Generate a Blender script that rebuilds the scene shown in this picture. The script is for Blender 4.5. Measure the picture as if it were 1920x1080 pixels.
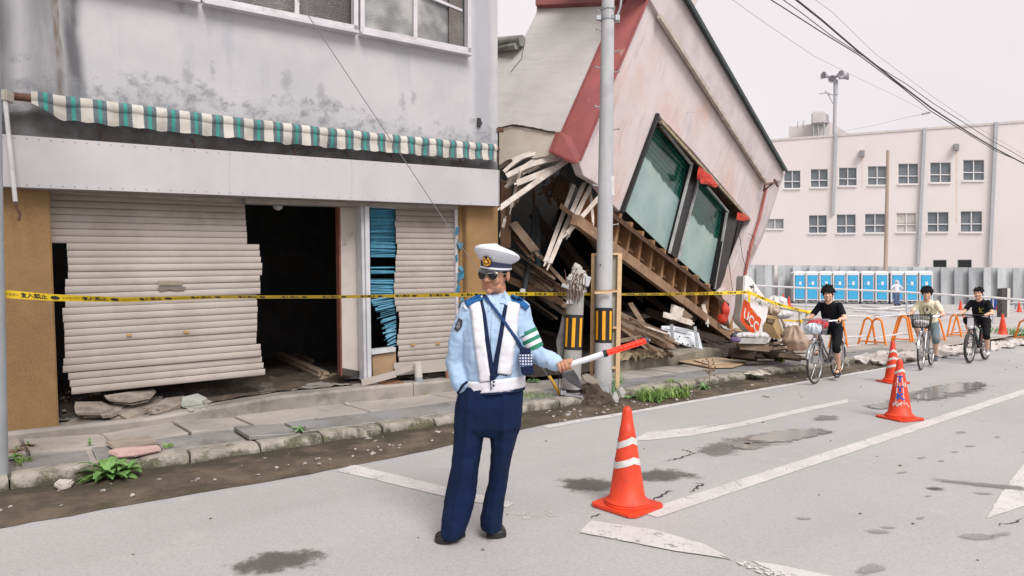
import bpy, bmesh, math, random
from mathutils import Vector, Matrix, noise
from mathutils.bvhtree import BVHTree
for _o in list(bpy.data.objects): bpy.data.objects.remove(_o)
S = bpy.context.scene
COL = S.collection
R = math.radians
# ---------------- camera
CH = 1.5                                   # camera height above the road
cd = bpy.data.cameras.new('camera'); cam = bpy.data.objects.new('camera', cd); COL.objects.link(cam)
cam.location = (0, 0, CH); cam.rotation_euler = (R(90), 0, 0)
cd.sensor_width = 36; cd.lens = 22.5; cd.shift_y = 5/1920; cd.clip_end = 2000; cd.clip_start = .05
S.camera = cam
# ---------------- world, sun, exposure (bright overcast)
W_ = bpy.data.worlds.new('World'); S.world = W_; W_.use_nodes = True
nt = W_.node_tree; nt.nodes.clear()
SUN_EL, SUN_AZ = 48, 155                   # azimuth measured from +y clockwise; sun high and behind the camera
sky = nt.nodes.new('ShaderNodeTexSky'); sky.sky_type = 'NISHITA'; sky.sun_disc = False
sky.sun_elevation = R(SUN_EL); sky.sun_rotation = R(SUN_AZ); sky.dust_density = 6; sky.air_density = 1
bw = nt.nodes.new('ShaderNodeHueSaturation'); bw.inputs['Saturation'].default_value = .10
mx = nt.nodes.new('ShaderNodeMix'); mx.data_type = 'RGBA'; mx.inputs[0].default_value = .93
mx.inputs['B'].default_value = (6.05, 5.68, 5.82, 1)   # high even cloud cover over the sky texture
tc = nt.nodes.new('ShaderNodeTexCoord'); nz = nt.nodes.new('ShaderNodeTexNoise'); nz.inputs['Scale'].default_value = 1.6; nz.inputs['Detail'].default_value = 4
mr = nt.nodes.new('ShaderNodeMapRange'); mr.inputs[1].default_value = .3; mr.inputs[2].default_value = .75; mr.inputs[3].default_value = .95; mr.inputs[4].default_value = 1.05
vm = nt.nodes.new('ShaderNodeVectorMath'); vm.operation = 'SCALE'
bg = nt.nodes.new('ShaderNodeBackground'); bg.inputs[1].default_value = .075
wo = nt.nodes.new('ShaderNodeOutputWorld')
L = nt.links.new
L(sky.outputs[0], bw.inputs['Color']); L(bw.outputs[0], mx.inputs['A']); L(tc.outputs['Generated'], nz.inputs['Vector']); L(nz.outputs[0], mr.inputs[0])
L(mx.outputs['Result'], vm.inputs[0]); L(mr.outputs[0], vm.inputs['Scale']); L(vm.outputs[0], bg.inputs[0]); L(bg.outputs[0], wo.inputs[0])
sl = bpy.data.lights.new('sun', 'SUN'); sl.energy = 1.55; sl.angle = R(28); sl.color = (1, .96, .93)
so = bpy.data.objects.new('sun', sl); COL.objects.link(so)
_d = Vector((math.sin(R(SUN_AZ))*math.cos(R(SUN_EL)), math.cos(R(SUN_AZ))*math.cos(R(SUN_EL)), math.sin(R(SUN_EL))))
so.rotation_euler = _d.to_track_quat('Z', 'Y').to_euler()
S.view_settings.view_transform = 'Standard'; S.view_settings.look = 'None'; S.view_settings.gamma = 1
S.view_settings.exposure = 1.0
S.cycles.max_bounces = 6; S.cycles.diffuse_bounces = 3; S.cycles.glossy_bounces = 3; S.cycles.transparent_max_bounces = 8
S.cycles.use_denoising = True

# ---------------- geometry from the photograph's perspective: rays to real depths
def W(px, py, D): return Vector((D*(px-960)/1200, D, CH - D*(py-545)/1200))
def G(px, py, z=0.0):
    return W(px, py, (CH-z)*1200/(py-545))
def zlot(D): return .008 + max(0, min(1, (D-17)/28))*.6
def GL(px, py):                                  # point on the rising lot surface
    D = 17.0
    while D < 60 and CH - D*(py-545)/1200 > zlot(D): D += .02
    p = W(px, py, D); p.z = zlot(D); return p
SD = Vector((.7888, .6147, 0)); ND = Vector((-.6147, .7888, 0))    # street direction, direction towards the houses
def SN(s, n, z=0): return SD*s + ND*n + Vector((0, 0, z))
GV = Vector((0, -.055, 1))                       # plumb line relative to the sloping street
def rnd(a, b): return random.uniform(a, b)

class Plane:
    def __init__(s, O, U, Vv):
        s.O = Vector(O); s.U = Vector(U).normalized(); s.V = Vector(Vv).normalized()
        s.N = s.U.cross(s.V).normalized()        # towards the camera
    def at(s, px, py, d=0):                      # d = how far behind the plane
        o = Vector((0, 0, CH)); r = Vector(((px-960)/1200, 1, -(py-545)/1200))
        p0 = s.O - s.N*d
        return o + r*((p0-o).dot(s.N)/r.dot(s.N))
    def poly(s, pts, d=0): return [s.at(x, y, d) for x, y in pts]
    def P(s, u, v, d=0): return s.O + s.U*u + s.V*v - s.N*d
    def uv(s, p):
        q = p - s.O; return q.dot(s.U), q.dot(s.V)

# ---------------- mesh builder
class MB:
    def __init__(s): s.v = []; s.f = []; s.mi = []; s.m = 0; s.uvs = {}
    def add(s, vs, fs):
        b = len(s.v); s.v += [Vector(p) for p in vs]
        for f in fs: s.f.append([b+i for i in f]); s.mi.append(s.m)
        return b
    def quad(s, a, b, c, d): s.add([a, b, c, d], [[0, 1, 2, 3]])
    def plate(s, pts, vec):                      # polygon given thickness along vec
        n = len(pts); vec = Vector(vec); pts = [Vector(p) for p in pts]
        s.add(pts + [p+vec for p in pts], [list(range(n)), list(range(2*n-1, n-1, -1))] + [[i, i+n, (i+1) % n+n, (i+1) % n] for i in range(n)])
    def box(s, c, sz, M=None):
        M = M or Matrix(); c = Vector(c); x, y, z = [k/2 for k in sz]
        vs = [c + (M @ Vector((a*x, b*y, e*z))) for e in (-1, 1) for a, b in ((-1, -1), (1, -1), (1, 1), (-1, 1))]
        s.add(vs, [[3, 2, 1, 0], [4, 5, 6, 7], [0, 1, 5, 4], [1, 2, 6, 5], [2, 3, 7, 6], [3, 0, 4, 7]])
    def beam(s, a, b, w, h, up=None, jag=0):       # rectangular bar from a to b
        a = Vector(a); b = Vector(b); t = (b-a).normalized(); up = Vector(up) if up else Vector((0, 0, 1))
        if abs(t.dot(up)) > .97*up.length: up = Vector((0, 1, 0))
        sx = t.cross(up).normalized(); sy = sx.cross(t)
        vs = []
        for k, p in enumerate((a, b)):
            for i, j in ((-1, -1), (1, -1), (1, 1), (-1, 1)):
                vs.append(p + sx*(i*w/2) + sy*(j*h/2) + t*(rnd(-jag, jag) if jag else 0))
        s.add(vs, [[3, 2, 1, 0], [4, 5, 6, 7], [0, 1, 5, 4], [1, 2, 6, 5], [2, 3, 7, 6], [3, 0, 4, 7]])
    def tube(s, pts, r, n=8, cap=True, closed=False):
        pts = [Vector(p) for p in pts]; m = len(pts)
        rs = r if isinstance(r, (list, tuple)) else [r]*m
        b = len(s.v); t0 = (pts[1]-pts[0]).normalized()
        up = Vector((0, 0, 1)) if abs(t0.z) < .9 else Vector((1, 0, 0))
        for i, p in enumerate(pts):
            t = (pts[(i+1) % m]-pts[i-1]) if closed else (pts[min(i+1, m-1)]-pts[max(i-1, 0)])
            t.normalize(); a = t.cross(up)
            if a.length < 1e-4: a = t.orthogonal()
            a.normalize(); c = a.cross(t); up = c
            for k in range(n):
                q = 2*math.pi*k/n; s.v.append(p + a*math.cos(q)*rs[i] + c*math.sin(q)*rs[i])
        for i in range(m if closed else m-1):
            j = (i+1) % m
            for k in range(n):
                s.f.append([b+i*n+k, b+i*n+(k+1) % n, b+j*n+(k+1) % n, b+j*n+k]); s.mi.append(s.m)
        if cap and not closed:
            s.f.append([b+k for k in range(n-1, -1, -1)]); s.mi.append(s.m)
            s.f.append([b+(m-1)*n+k for k in range(n)]); s.mi.append(s.m)
    def rings(s, rr, cap0=True, cap1=True):       # loft between closed rings of equal count
        b = len(s.v); n = len(rr[0])
        for r in rr: s.v += [Vector(p) for p in r]
        for i in range(len(rr)-1):
            for k in range(n):
                s.f.append([b+i*n+k, b+i*n+(k+1) % n, b+(i+1)*n+(k+1) % n, b+(i+1)*n+k]); s.mi.append(s.m)
        if cap0: s.f.append([b+k for k in range(n-1, -1, -1)]); s.mi.append(s.m)
        if cap1: s.f.append([b+(len(rr)-1)*n+k for k in range(n)]); s.mi.append(s.m)
    def lathe(s, prof, c=(0, 0, 0), n=24, sx=1, sy=1, M=None):
        M = M or Matrix(); c = Vector(c)
        s.rings([[c + M @ Vector((r*sx*math.cos(2*math.pi*k/n), r*sy*math.sin(2*math.pi*k/n), z)) for k in range(n)] for r, z in prof])
    def grid(s, fn, nu, nv, closed_u=False):       # fn(i/nu, j/nv)
        b = len(s.v)
        for j in range(nv+1):
            for i in range(nu+1): s.v.append(Vector(fn(i/nu, j/nv)))
        for j in range(nv):
            for i in range(nu):
                a = b+j*(nu+1)+i; s.f.append([a, a+1, a+nu+2, a+nu+1]); s.mi.append(s.m)
    def ball(s, c, r, nu=14, nv=8, M=None):
        M = M or Matrix(); c = Vector(c); r = (r, r, r) if not isinstance(r, (tuple, list)) else r
        b = len(s.v)
        s.rings([[c + M @ Vector((r[0]*math.sin(a)*math.cos(q), r[1]*math.sin(a)*math.sin(q), r[2]*math.cos(a))) for q in [2*math.pi*k/nu for k in range(nu)]] for a in [math.pi*(1-(i+.02)/(nv+.04)) for i in range(nv+1)]])
    def jitter(s, a, sc=3.0, start=0, seed=0):
        for i in range(start, len(s.v)):
            s.v[i] = s.v[i] + noise.noise_vector(s.v[i]*sc + Vector((seed, 0, 0)))*a
    def build(s, name, mat, parent=None, smooth=False, bevel=0, loc=None, uv=None, bevseg=2):
        me = bpy.data.meshes.new(name)
        o0 = parent_world(parent) if parent else Vector(loc) if loc is not None else Vector((0, 0, 0))
        me.from_pydata([v-o0 for v in s.v], [], s.f)
        for m in (mat if isinstance(mat, (list, tuple)) else [mat]): me.materials.append(m)
        if any(s.mi): me.polygons.foreach_set('material_index', s.mi)
        if uv:
            ul = me.uv_layers.new(name='UVMap')
            for lp in me.loops: ul.data[lp.index].uv = uv(s.v[lp.vertex_index])
        me.update()
        bm = bmesh.new(); bm.from_mesh(me); bmesh.ops.recalc_face_normals(bm, faces=bm.faces)
        if bevel:
            bmesh.ops.remove_doubles(bm, verts=bm.verts, dist=1e-5)
            es = [e for e in bm.edges if len(e.link_faces) == 2 and e.calc_face_angle(0) > .5]
            bmesh.ops.bevel(bm, geom=es, offset=bevel, segments=bevseg, affect='EDGES', clamp_overlap=True)
        bm.to_mesh(me); bm.free()
        if smooth:
            me.polygons.foreach_set('use_smooth', [True]*len(me.polygons))
            try: me.set_sharp_from_angle(angle=R(smooth if smooth is not True and smooth > 1 else 40))
            except Exception: pass
        o = bpy.data.objects.new(name, me); COL.objects.link(o)
        if parent: o.parent = parent
        else: o.location = o0
        return o
_PW = {}
def parent_world(p):
    v = Vector(p.location)
    while p.parent: p = p.parent; v += Vector(p.location)
    return v
def tag(o, label=None, cat=None, group=None, kind=None):
    if label: o['label'] = label
    if cat: o['category'] = cat
    if group: o['group'] = group
    if kind: o['kind'] = kind
    return o
def thing(name, label, cat, loc=(0, 0, 0), group=None):
    o = bpy.data.objects.new(name, None); COL.objects.link(o); o.location = loc; o.empty_display_size = .1
    return tag(o, label, cat, group)
def struct(name, mb, mat, **k): return tag(mb.build(name, mat, **k), kind='structure')
def copy_tree(o, parent=None):
    c = o.copy(); COL.objects.link(c)
    if parent: c.parent = parent
    for ch in [x for x in list(S.objects) if x.parent == o]: copy_tree(ch, c)
    return c
def place(o, loc, rz=0, rot=None, sc=None):
    o.location = loc; o.rotation_euler = rot or (0, 0, rz)
    if sc: o.scale = (sc, sc, sc)
    return o

# ---------------- materials
class NT:
    def __init__(s, name, rough=.8, metal=0, spec=.5):
        s.m = bpy.data.materials.new(name); s.m.use_nodes = True; s.t = s.m.node_tree
        s.b = s.t.nodes['Principled BSDF']; s.b.inputs['Roughness'].default_value = rough; s.b.inputs['Metallic'].default_value = metal
        s.b.inputs['Specular IOR Level'].default_value = spec
        s.tc = s.t.nodes.new('ShaderNodeTexCoord'); s.co = s.tc.outputs['Object']
    def uvco(s): return s.tc.outputs['UV']
    def set(s, i, x):
        if hasattr(x, 'is_output') or isinstance(x, bpy.types.NodeSocket): s.t.links.new(x, i)
        else:
            if isinstance(x, (tuple, list)) and len(x) == 3 and i.type == 'RGBA': x = (*x, 1)
            i.default_value = x
    def math(s, op, a, b=0, clamp=False):
        n = s.t.nodes.new('ShaderNodeMath'); n.operation = op; n.use_clamp = clamp
        s.set(n.inputs[0], a); s.set(n.inputs[1], b); return n.outputs[0]
    def noise(s, sc, detail=4, co=None, stretch=None, rough=.6, dist=0):
        n = s.t.nodes.new('ShaderNodeTexNoise'); n.inputs['Scale'].default_value = sc; n.inputs['Detail'].default_value = detail
        n.inputs['Roughness'].default_value = rough; n.inputs['Distortion'].default_value = dist
        c = co or s.co
        if stretch:
            mp = s.t.nodes.new('ShaderNodeMapping'); mp.inputs['Scale'].default_value = stretch; s.t.links.new(c, mp.inputs[0]); c = mp.outputs[0]
        s.t.links.new(c, n.inputs['Vector']); return n.outputs[0]
    def voro(s, sc, co=None, feat='F1', stretch=None):
        n = s.t.nodes.new('ShaderNodeTexVoronoi'); n.inputs['Scale'].default_value = sc; n.feature = feat
        c = co or s.co
        if stretch:
            mp = s.t.nodes.new('ShaderNodeMapping'); mp.inputs['Scale'].default_value = stretch; s.t.links.new(c, mp.inputs[0]); c = mp.outputs[0]
        s.t.links.new(c, n.inputs['Vector']); return n.outputs[0]
    def ramp(s, x, a, b, lo=0, hi=1, smooth=True):
        n = s.t.nodes.new('ShaderNodeMapRange'); n.interpolation_type = 'SMOOTHSTEP' if smooth else 'LINEAR'
        s.set(n.inputs[0], x); n.inputs[1].default_value = a; n.inputs[2].default_value = b; n.inputs[3].default_value = lo; n.inputs[4].default_value = hi
        return n.outputs[0]
    def mix(s, f, a, b, mode='MIX'):
        n = s.t.nodes.new('ShaderNodeMix'); n.data_type = 'RGBA'; n.blend_type = mode
        s.set(n.inputs[0], f); s.set(n.inputs['A'], a); s.set(n.inputs['B'], b); return n.outputs['Result']
    def xyz(s, co=None):
        n = s.t.nodes.new('ShaderNodeSeparateXYZ'); s.t.links.new(co or s.co, n.inputs[0]); return n.outputs
    def color(s, c): s.set(s.b.inputs['Base Color'], c); return s
    def bump(s, h, strength=.3, dist=.01):
        n = s.t.nodes.new('ShaderNodeBump'); n.inputs['Strength'].default_value = strength; n.inputs['Distance'].default_value = dist
        s.set(n.inputs['Height'], h); s.t.links.new(n.outputs[0], s.b.inputs['Normal']); return s
def M(name, c1, c2=None, sc=6, rough=.8, bs=60, bump=.25, bd=.004, metal=0, fine=.08, spec=.5, lo=.35, hi=.65, stretch=None, dirt=None, dsc=2.5, dlo=.52, dhi=.7):
    """two-tone weathered surface: large patches c1/c2, fine speckle, optional dirt colour"""
    n = NT(name, rough, metal, spec); c2 = c2 or tuple(k*.82 for k in c1)
    c = n.mix(n.ramp(n.noise(sc, 5, stretch=stretch), lo, hi), c1, c2)
    if dirt: c = n.mix(n.ramp(n.noise(dsc, 6, rough=.7), dlo, dhi, 0, .85), c, dirt)
    if fine:
        g = n.ramp(n.noise(bs*3, 2), .25, .75, 1-fine, 1+fine, False)
        v = n.t.nodes.new('ShaderNodeVectorMath'); v.operation = 'SCALE'; n.set(v.inputs[0], c); n.set(v.inputs['Scale'], g); c = v.outputs[0]
    n.color(c)
    if bump: n.bump(n.noise(bs, 5, stretch=stretch), bump, bd)
    n.set(n.b.inputs['Roughness'], n.ramp(n.noise(sc*2.3, 3), .3, .7, max(.05, rough-.08), min(1, rough+.08)))
    return n.m
def text_mb(mb, body, size, fn, shear=0, off=0.0, align='CENTER', res=2, sy=1):
    """lettering turned into mesh faces; fn maps flat text (x, y) to the world"""
    c = bpy.data.curves.new('t', 'FONT'); c.body = body; c.size = size; c.align_x = align; c.align_y = 'CENTER'; c.shear = shear; c.offset = off; c.resolution_u = res
    o = bpy.data.objects.new('t', c); COL.objects.link(o); dg = bpy.context.evaluated_depsgraph_get(); dg.update()
    me = bpy.data.meshes.new_from_object(o.evaluated_get(dg))
    mb.add([fn(v.co.x, v.co.y*sy) for v in me.vertices], [list(p.vertices) for p in me.polygons])
    bpy.data.objects.remove(o); bpy.data.curves.remove(c); bpy.data.meshes.remove(me)
def remesh(mb, voxel, smooth=3, fac=.5):
    """fuses overlapping volumes into one continuous skin; returns a new MB"""
    me = bpy.data.meshes.new('r'); me.from_pydata([tuple(v) for v in mb.v], [], mb.f)
    bm = bmesh.new(); bm.from_mesh(me); bmesh.ops.recalc_face_normals(bm, faces=bm.faces); bm.to_mesh(me); bm.free()
    o = bpy.data.objects.new('r', me); COL.objects.link(o)
    m = o.modifiers.new('a', 'REMESH'); m.mode = 'VOXEL'; m.voxel_size = voxel
    if smooth: k = o.modifiers.new('b', 'SMOOTH'); k.iterations = smooth; k.factor = fac
    dg = bpy.context.evaluated_depsgraph_get(); dg.update(); e = bpy.data.meshes.new_from_object(o.evaluated_get(dg))
    r = MB(); r.v = [v.co.copy() for v in e.vertices]; r.f = [list(p.vertices) for p in e.polygons]; r.mi = [0]*len(r.f)
    bpy.data.objects.remove(o); bpy.data.meshes.remove(me); bpy.data.meshes.remove(e)
    return r
def capsule(mb, a, b, ra, rb, n=12, flat=1.0, axis=None):
    """closed tapered limb with round ends; flat squeezes it along axis"""
    a = Vector(a); b = Vector(b); t = (b-a); ln = t.length
    t = t.normalized() if ln > 1e-6 else Vector((0, 0, 1))
    ax = Vector(axis) if axis else Vector((0, 1, 0)); ax = (ax - t*ax.dot(t))
    if ax.length < 1e-3: ax = t.orthogonal()
    ax.normalize(); bx = t.cross(ax)
    rr = []
    for k in range(5): q = math.pi/2*(1-k/4.0+.0001*0) ; rr.append((a - t*ra*math.sin(q), max(.02*ra, ra*math.cos(q))))
    for k in range(5): q = math.pi/2*(k/4.0); rr.append((b + t*rb*math.sin(q), max(.02*rb, rb*math.cos(q))))
    mb.rings([[c + bx*r*math.cos(2*math.pi*i/n) + ax*r*flat*math.sin(2*math.pi*i/n) for i in range(n)] for c, r in rr])
random.seed(7)
# ======================= GROUND =======================
def asphalt():
    n = NT('asphalt', .85)
    p = n.co
    rt = n.t.nodes.new('ShaderNodeMapping'); rt.inputs['Rotation'].default_value = (0, 0, -math.atan2(SD.y, SD.x)); n.t.links.new(p, rt.inputs[0]); along = rt.outputs[0]
    c = n.mix(n.ramp(n.noise(.55, 5), .3, .7), (.40, .395, .395), (.345, .342, .34))
    c = n.mix(n.ramp(n.noise(1.1, 4, along, stretch=(.12, 1.3, 1)), .40, .68, 0, .45), c, (.30, .298, .295))
    c = n.mix(n.ramp(n.noise(2.2, 6, rough=.75), .5, .72, 0, .5), c, (.46, .45, .445))
    c = n.mix(n.ramp(n.noise(9, 5, rough=.75), .52, .75, 0, .35), c, (.29, .28, .275))
    c = n.mix(n.ramp(n.noise(38, 4, rough=.8), .47, .66, 0, .55), c, (.235, .23, .225))
    c = n.mix(n.ramp(n.noise(55, 3, rough=.8), .56, .68, 0, .6), c, (.60, .585, .575))
    c = n.mix(n.ramp(n.noise(17, 5, rough=.8), .58, .72, 0, .35), c, (.22, .215, .21))
    c = n.mix(n.ramp(n.noise(140, 2), .30, .72, 0, .4, False), c, (.52, .50, .49))
    c = n.mix(n.ramp(n.voro(150), .0, .25, .45, 0, False), c, (.12, .118, .115))
    # hairline cracks
    n.color(c); n.bump(n.noise(170, 3), .5, .004); n.set(n.b.inputs['Roughness'], n.ramp(n.noise(1.2, 3), .3, .7, .72, .92))
    return n.m
m_asph = asphalt()
g = MB(); g.quad(SN(-60, -60), SN(400, -60), SN(400, 5.95), SN(-60, 5.95)); struct('road', g, m_asph)
g = MB(); g.quad(SN(-60, 5.9, -.02), SN(400, 5.9, -.02), SN(400, 300, -.02), SN(-60, 300, -.02)); struct('ground', g, M('yard earth', (.20, .17, .14), (.13, .11, .09), sc=1.2, bs=20, bump=.5, bd=.02))
# gutter full of silt beside the kerb
def mud_edge(s): return 5.16 + .07*noise.noise(Vector((s*.9, 3, 0))) + .03*noise.noise(Vector((s*5, 1, 0))) + .24*max(0, min(1, (s-2.5)/2))
def mud():
    n = NT('gutter silt', .8)
    c = n.mix(n.ramp(n.noise(3, 6, rough=.7, stretch=None), .35, .65), (.145, .108, .074), (.065, .050, .033))
    c = n.mix(n.ramp(n.noise(1.1, 5), .5, .62, 0, .6), c, (.045, .040, .020)); xx = n.xyz(); nn_ = n.math('ADD', n.math('MULTIPLY', xx[0], ND.x), n.math('MULTIPLY', xx[1], ND.y)); c = n.mix(n.math('MULTIPLY', n.ramp(n.math('ADD', nn_, n.ramp(n.noise(3, 5), .3, .7, -.12, .12)), 5.62, 5.9), .75), c, (.035, .030, .014))
    c = n.mix(n.ramp(n.noise(90, 3), .55, .75, 0, .35), c, (.24, .20, .16))
    n.color(c); n.bump(n.noise(25, 6, rough=.7), .7, .02); return n.m
m_mud = mud()
g = MB()
def mf(u, v):
    s = -3 + u*26; e = mud_edge(s); nn = e + (6.02-e)*v
    z = .004 + (.028*math.sin(min(1, v*1.15)*math.pi/2)**1 if v > 0 else 0) + (.012*noise.noise(Vector((s*3, nn*5, 0))) if v > 0 else 0)
    return SN(s, nn, max(.003, z))
g.grid(mf, 260, 10); struct('gutter_silt', g, m_mud, smooth=True)
# kerb stones
def kerbmat():
    n = NT('mossy concrete', .9)
    c = n.mix(n.ramp(n.noise(5, 6), .35, .65), (.36, .33, .28), (.24, .22, .18))
    z = n.xyz()[2]
    moss = n.math('MULTIPLY', n.ramp(n.math('ADD', z, n.ramp(n.noise(6, 4), .3, .7, -.07, .07)), .03, .12, 1, 0), .85)
    c = n.mix(moss, c, n.mix(n.ramp(n.noise(14, 4), .4, .6), (.075, .075, .028), (.045, .04, .025)))
    c = n.mix(n.ramp(n.noise(60, 3), .55, .7, 0, .5), c, (.5, .46, .4))
    n.color(c); n.bump(n.noise(38, 5, rough=.7), .9, .012); return n.m
m_kerb = kerbmat()
g = MB(); s = -3.0; k = 0
while s < 15.2:
    ln = .60 + rnd(-.02, .04); dz = rnd(-.018, .012); dn = rnd(-.015, .012); r = .035
    dz += {2: -.02, 7: -.02}.get(k, 0)
    prof = [(6.0, -.02), (5.985, .05), (5.995, .095), (6.03, .122), (6.09, .13), (6.17, .128), (6.18, -.02)]
    rr = []
    for t in (0, .04, .25, .5, .75, .96, 1):
        sh = .022 if t in (0, 1) else 0
        rr.append([SN(s + .008 + t*(ln-.016), 6.09 + (q-6.09)*(1-sh*3) + dn, (z-.05)*(1-sh*2.5) + .05 + dz) for q, z in prof])
    b0 = len(g.v); g.rings(rr); g.jitter(.020, 6, b0, k); s += ln; k += 1
struct('kerb', g, m_kerb, smooth=50)
# sidewalk: loose slabs
def slabmat():
    n = NT('pavement slab', .9)
    c = n.mix(n.ramp(n.noise(1.3, 5), .35, .65), (.40, .365, .33), (.31, .285, .26))
    c = n.mix(n.ramp(n.noise(4, 6, rough=.75), .5, .72, 0, .6), c, (.20, .18, .15))
    c = n.mix(n.ramp(n.noise(110, 3), .5, .7, 0, .35), c, (.5, .46, .42))
    n.color(c); n.bump(n.noise(60, 5, rough=.7), .6, .006); return n.m
m_slab = slabmat(); m_slab2 = M('worn grey slab', (.27, .265, .26), (.19, .185, .18), sc=2, bs=60, bump=.6, bd=.006, dirt=(.12, .10, .075))
g = MB()
g.quad(SN(-4, 6.1, .085), SN(24, 6.1, .085), SN(24, 7.6, .085), SN(-4, 7.6, .085)); g.m = 1
s = -3.3
while s < 15.4:      # front row of long grey slabs
    ln = rnd(.9, 1.3); dz = rnd(-.006, .008)
    if s < 1.8: ln = rnd(.45, .7); dz = rnd(-.02, .02)
    tl = rnd(-.008, .008) if s > 1.8 else rnd(-.03, .03); ga = .006 if s > 1.8 else .02
    g.m = 1
    g.plate([SN(s+ga, 6.19, .118+dz-tl), SN(s+ln-ga, 6.19+rnd(0, .02), .118+dz+tl), SN(s+ln-ga, 6.72, .122+dz+tl), SN(s+ga, 6.72, .122+dz-tl)], (0, 0, -.04)); s += ln
s = -3.0
while s < 15.4:      # rear row
    ln = .62; dz = rnd(-.006, .008); tl = rnd(-.006, .006); ga = .007
    if s < 1.8: tl *= 4; ga = .015
    g.m = 0
    g.plate([SN(s+ga, 6.745, .122+dz-tl), SN(s+ln-ga, 6.745, .122+dz+tl), SN(s+ln-ga-.05, 7.45, .125+dz+tl), SN(s+ga-.05, 7.45, .125+dz-tl)], (0, 0, -.04)); s += ln
struct('sidewalk', g, [m_slab, m_slab2], bevel=.004, bevseg=1)
# lot behind the barricades
m_lot = M('lot paving', (.46, .435, .42), (.40, .38, .365), sc=.35, bs=40, bump=.3, bd=.006, dirt=(.24, .22, .2), dsc=.5, dlo=.55, dhi=.8)
g = MB()
def lf(u, v):
    s = 13 + u*110; nn = 6.25 + v*60; p = SN(s, nn); p.z = zlot(p.y); 
    return p
g.grid(lf, 60, 60); struct('lot_ground', g, m_lot, smooth=True)
g = MB(); g.grid(lambda u, v: SN(14.9+u*30, 5.4+.08*noise.noise(Vector((u*60, 0, 0)))+v*1.1, .005+v*.02+.012*noise.noise(Vector((u*80, v*4, 2)))*v), 120, 6)
struct('lot_edge_soil', g, M('sandy verge', (.27, .23, .19), (.19, .16, .13), sc=2, bs=30, bump=.6, bd=.015), smooth=True)
# ---- markings
def paint():
    n = NT('road paint', .7)
    c = n.mix(n.ramp(n.noise(3, 5), .3, .7), (.63, .605, .595), (.53, .51, .50))
    n.color(c)
    w = n.math('MAXIMUM', n.ramp(n.noise(45, 5, rough=.8), .58, .66), n.math('MULTIPLY', n.ramp(n.noise(7, 6, rough=.8), .57, .66), n.ramp(n.noise(60, 3), .3, .5)))
    n.t.nodes['Principled BSDF'].inputs['Alpha'].default_value = 1
    n.set(n.b.inputs['Alpha'], n.math('SUBTRACT', 1, n.math('MULTIPLY', w, .85)))
    n.bump(n.noise(150, 3), .4, .003); return n.m
m_paint = paint()
def worn():
    n = NT('worn road paint', .75); n.color((.60, .575, .555))
    w = n.ramp(n.math('ADD', n.noise(3.5, 6, rough=.75), n.ramp(n.noise(40, 3), .3, .7, -.13, .13)), .40, .50)
    n.set(n.b.inputs['Alpha'], n.math('SUBTRACT', 1, n.math('MULTIPLY', w, .95))); return n.m
m_worn = worn()
def strip(name, pts, mat, z=.004):
    g = MB(); fine = []
    for a, b in zip(pts, pts[1:]+pts[:1]):
        k = max(1, int((b-a).length/.06))
        for t in range(k): q = a.lerp(b, t/k); fine.append(q + Vector((noise.noise(q*9)*.010, noise.noise(q*9+Vector((5, 0, 0)))*.010, z)))
    g.add(fine, [list(range(len(fine)))]); return struct(name, g, mat)
def line(name, s0, s1, n0, w, mat, wob=0, step=.5):
    g = MB(); k = max(2, int((s1-s0)/step))
    g.grid(lambda u, v: SN(s0+u*(s1-s0), n0+v*w+wob*noise.noise(Vector((u*k*.7, v*9, 0))), .004), k, 1); return struct(name, g, mat)
line('centre_line', 3.35, 60, 2.74, .15, m_paint)
line('edge_line', 4.6, 60, 5.26, .11, m_paint, .02)
strip('stop_line', [G(632, 884), G(662, 872), G(800, 905), G(964, 944), G(950, 952), G(860, 938), G(760, 914), G(690, 897)], m_paint)
strip('stop_line', [G(965, 965), G(1025, 957), G(1045, 968), G(985, 975)], m_worn, .004)
strip('stop_line', [G(1085, 1000), G(1110, 978), G(1230, 996), G(1320, 1022), G(1375, 1052), G(1250, 1032), G(1150, 1012)], m_paint, .008)
strip('stop_line', [G(1330, 1036), G(1420, 1060), G(1560, 1100), G(1500, 1110)], m_worn, .008)
strip('stop_line', [G(1410, 1052), G(1450, 1058), G(1580, 1085), G(1500, 1100)], m_paint, .004)
strip('lane_arrow', [G(1180, 828), G(1214, 811), G(1290, 803), G(1360, 794), G(1300, 806), G(1385, 793), G(1470, 773), G(1588, 749), G(1592, 755), G(1480, 779), G(1390, 800), G(1300, 817), G(1215, 826)], m_paint)
strip('direction_arrow', [G(1850, 973), G(1878, 925), G(1925, 862), G(1990, 850), G(2020, 905), G(1925, 948)], m_paint)
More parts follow.
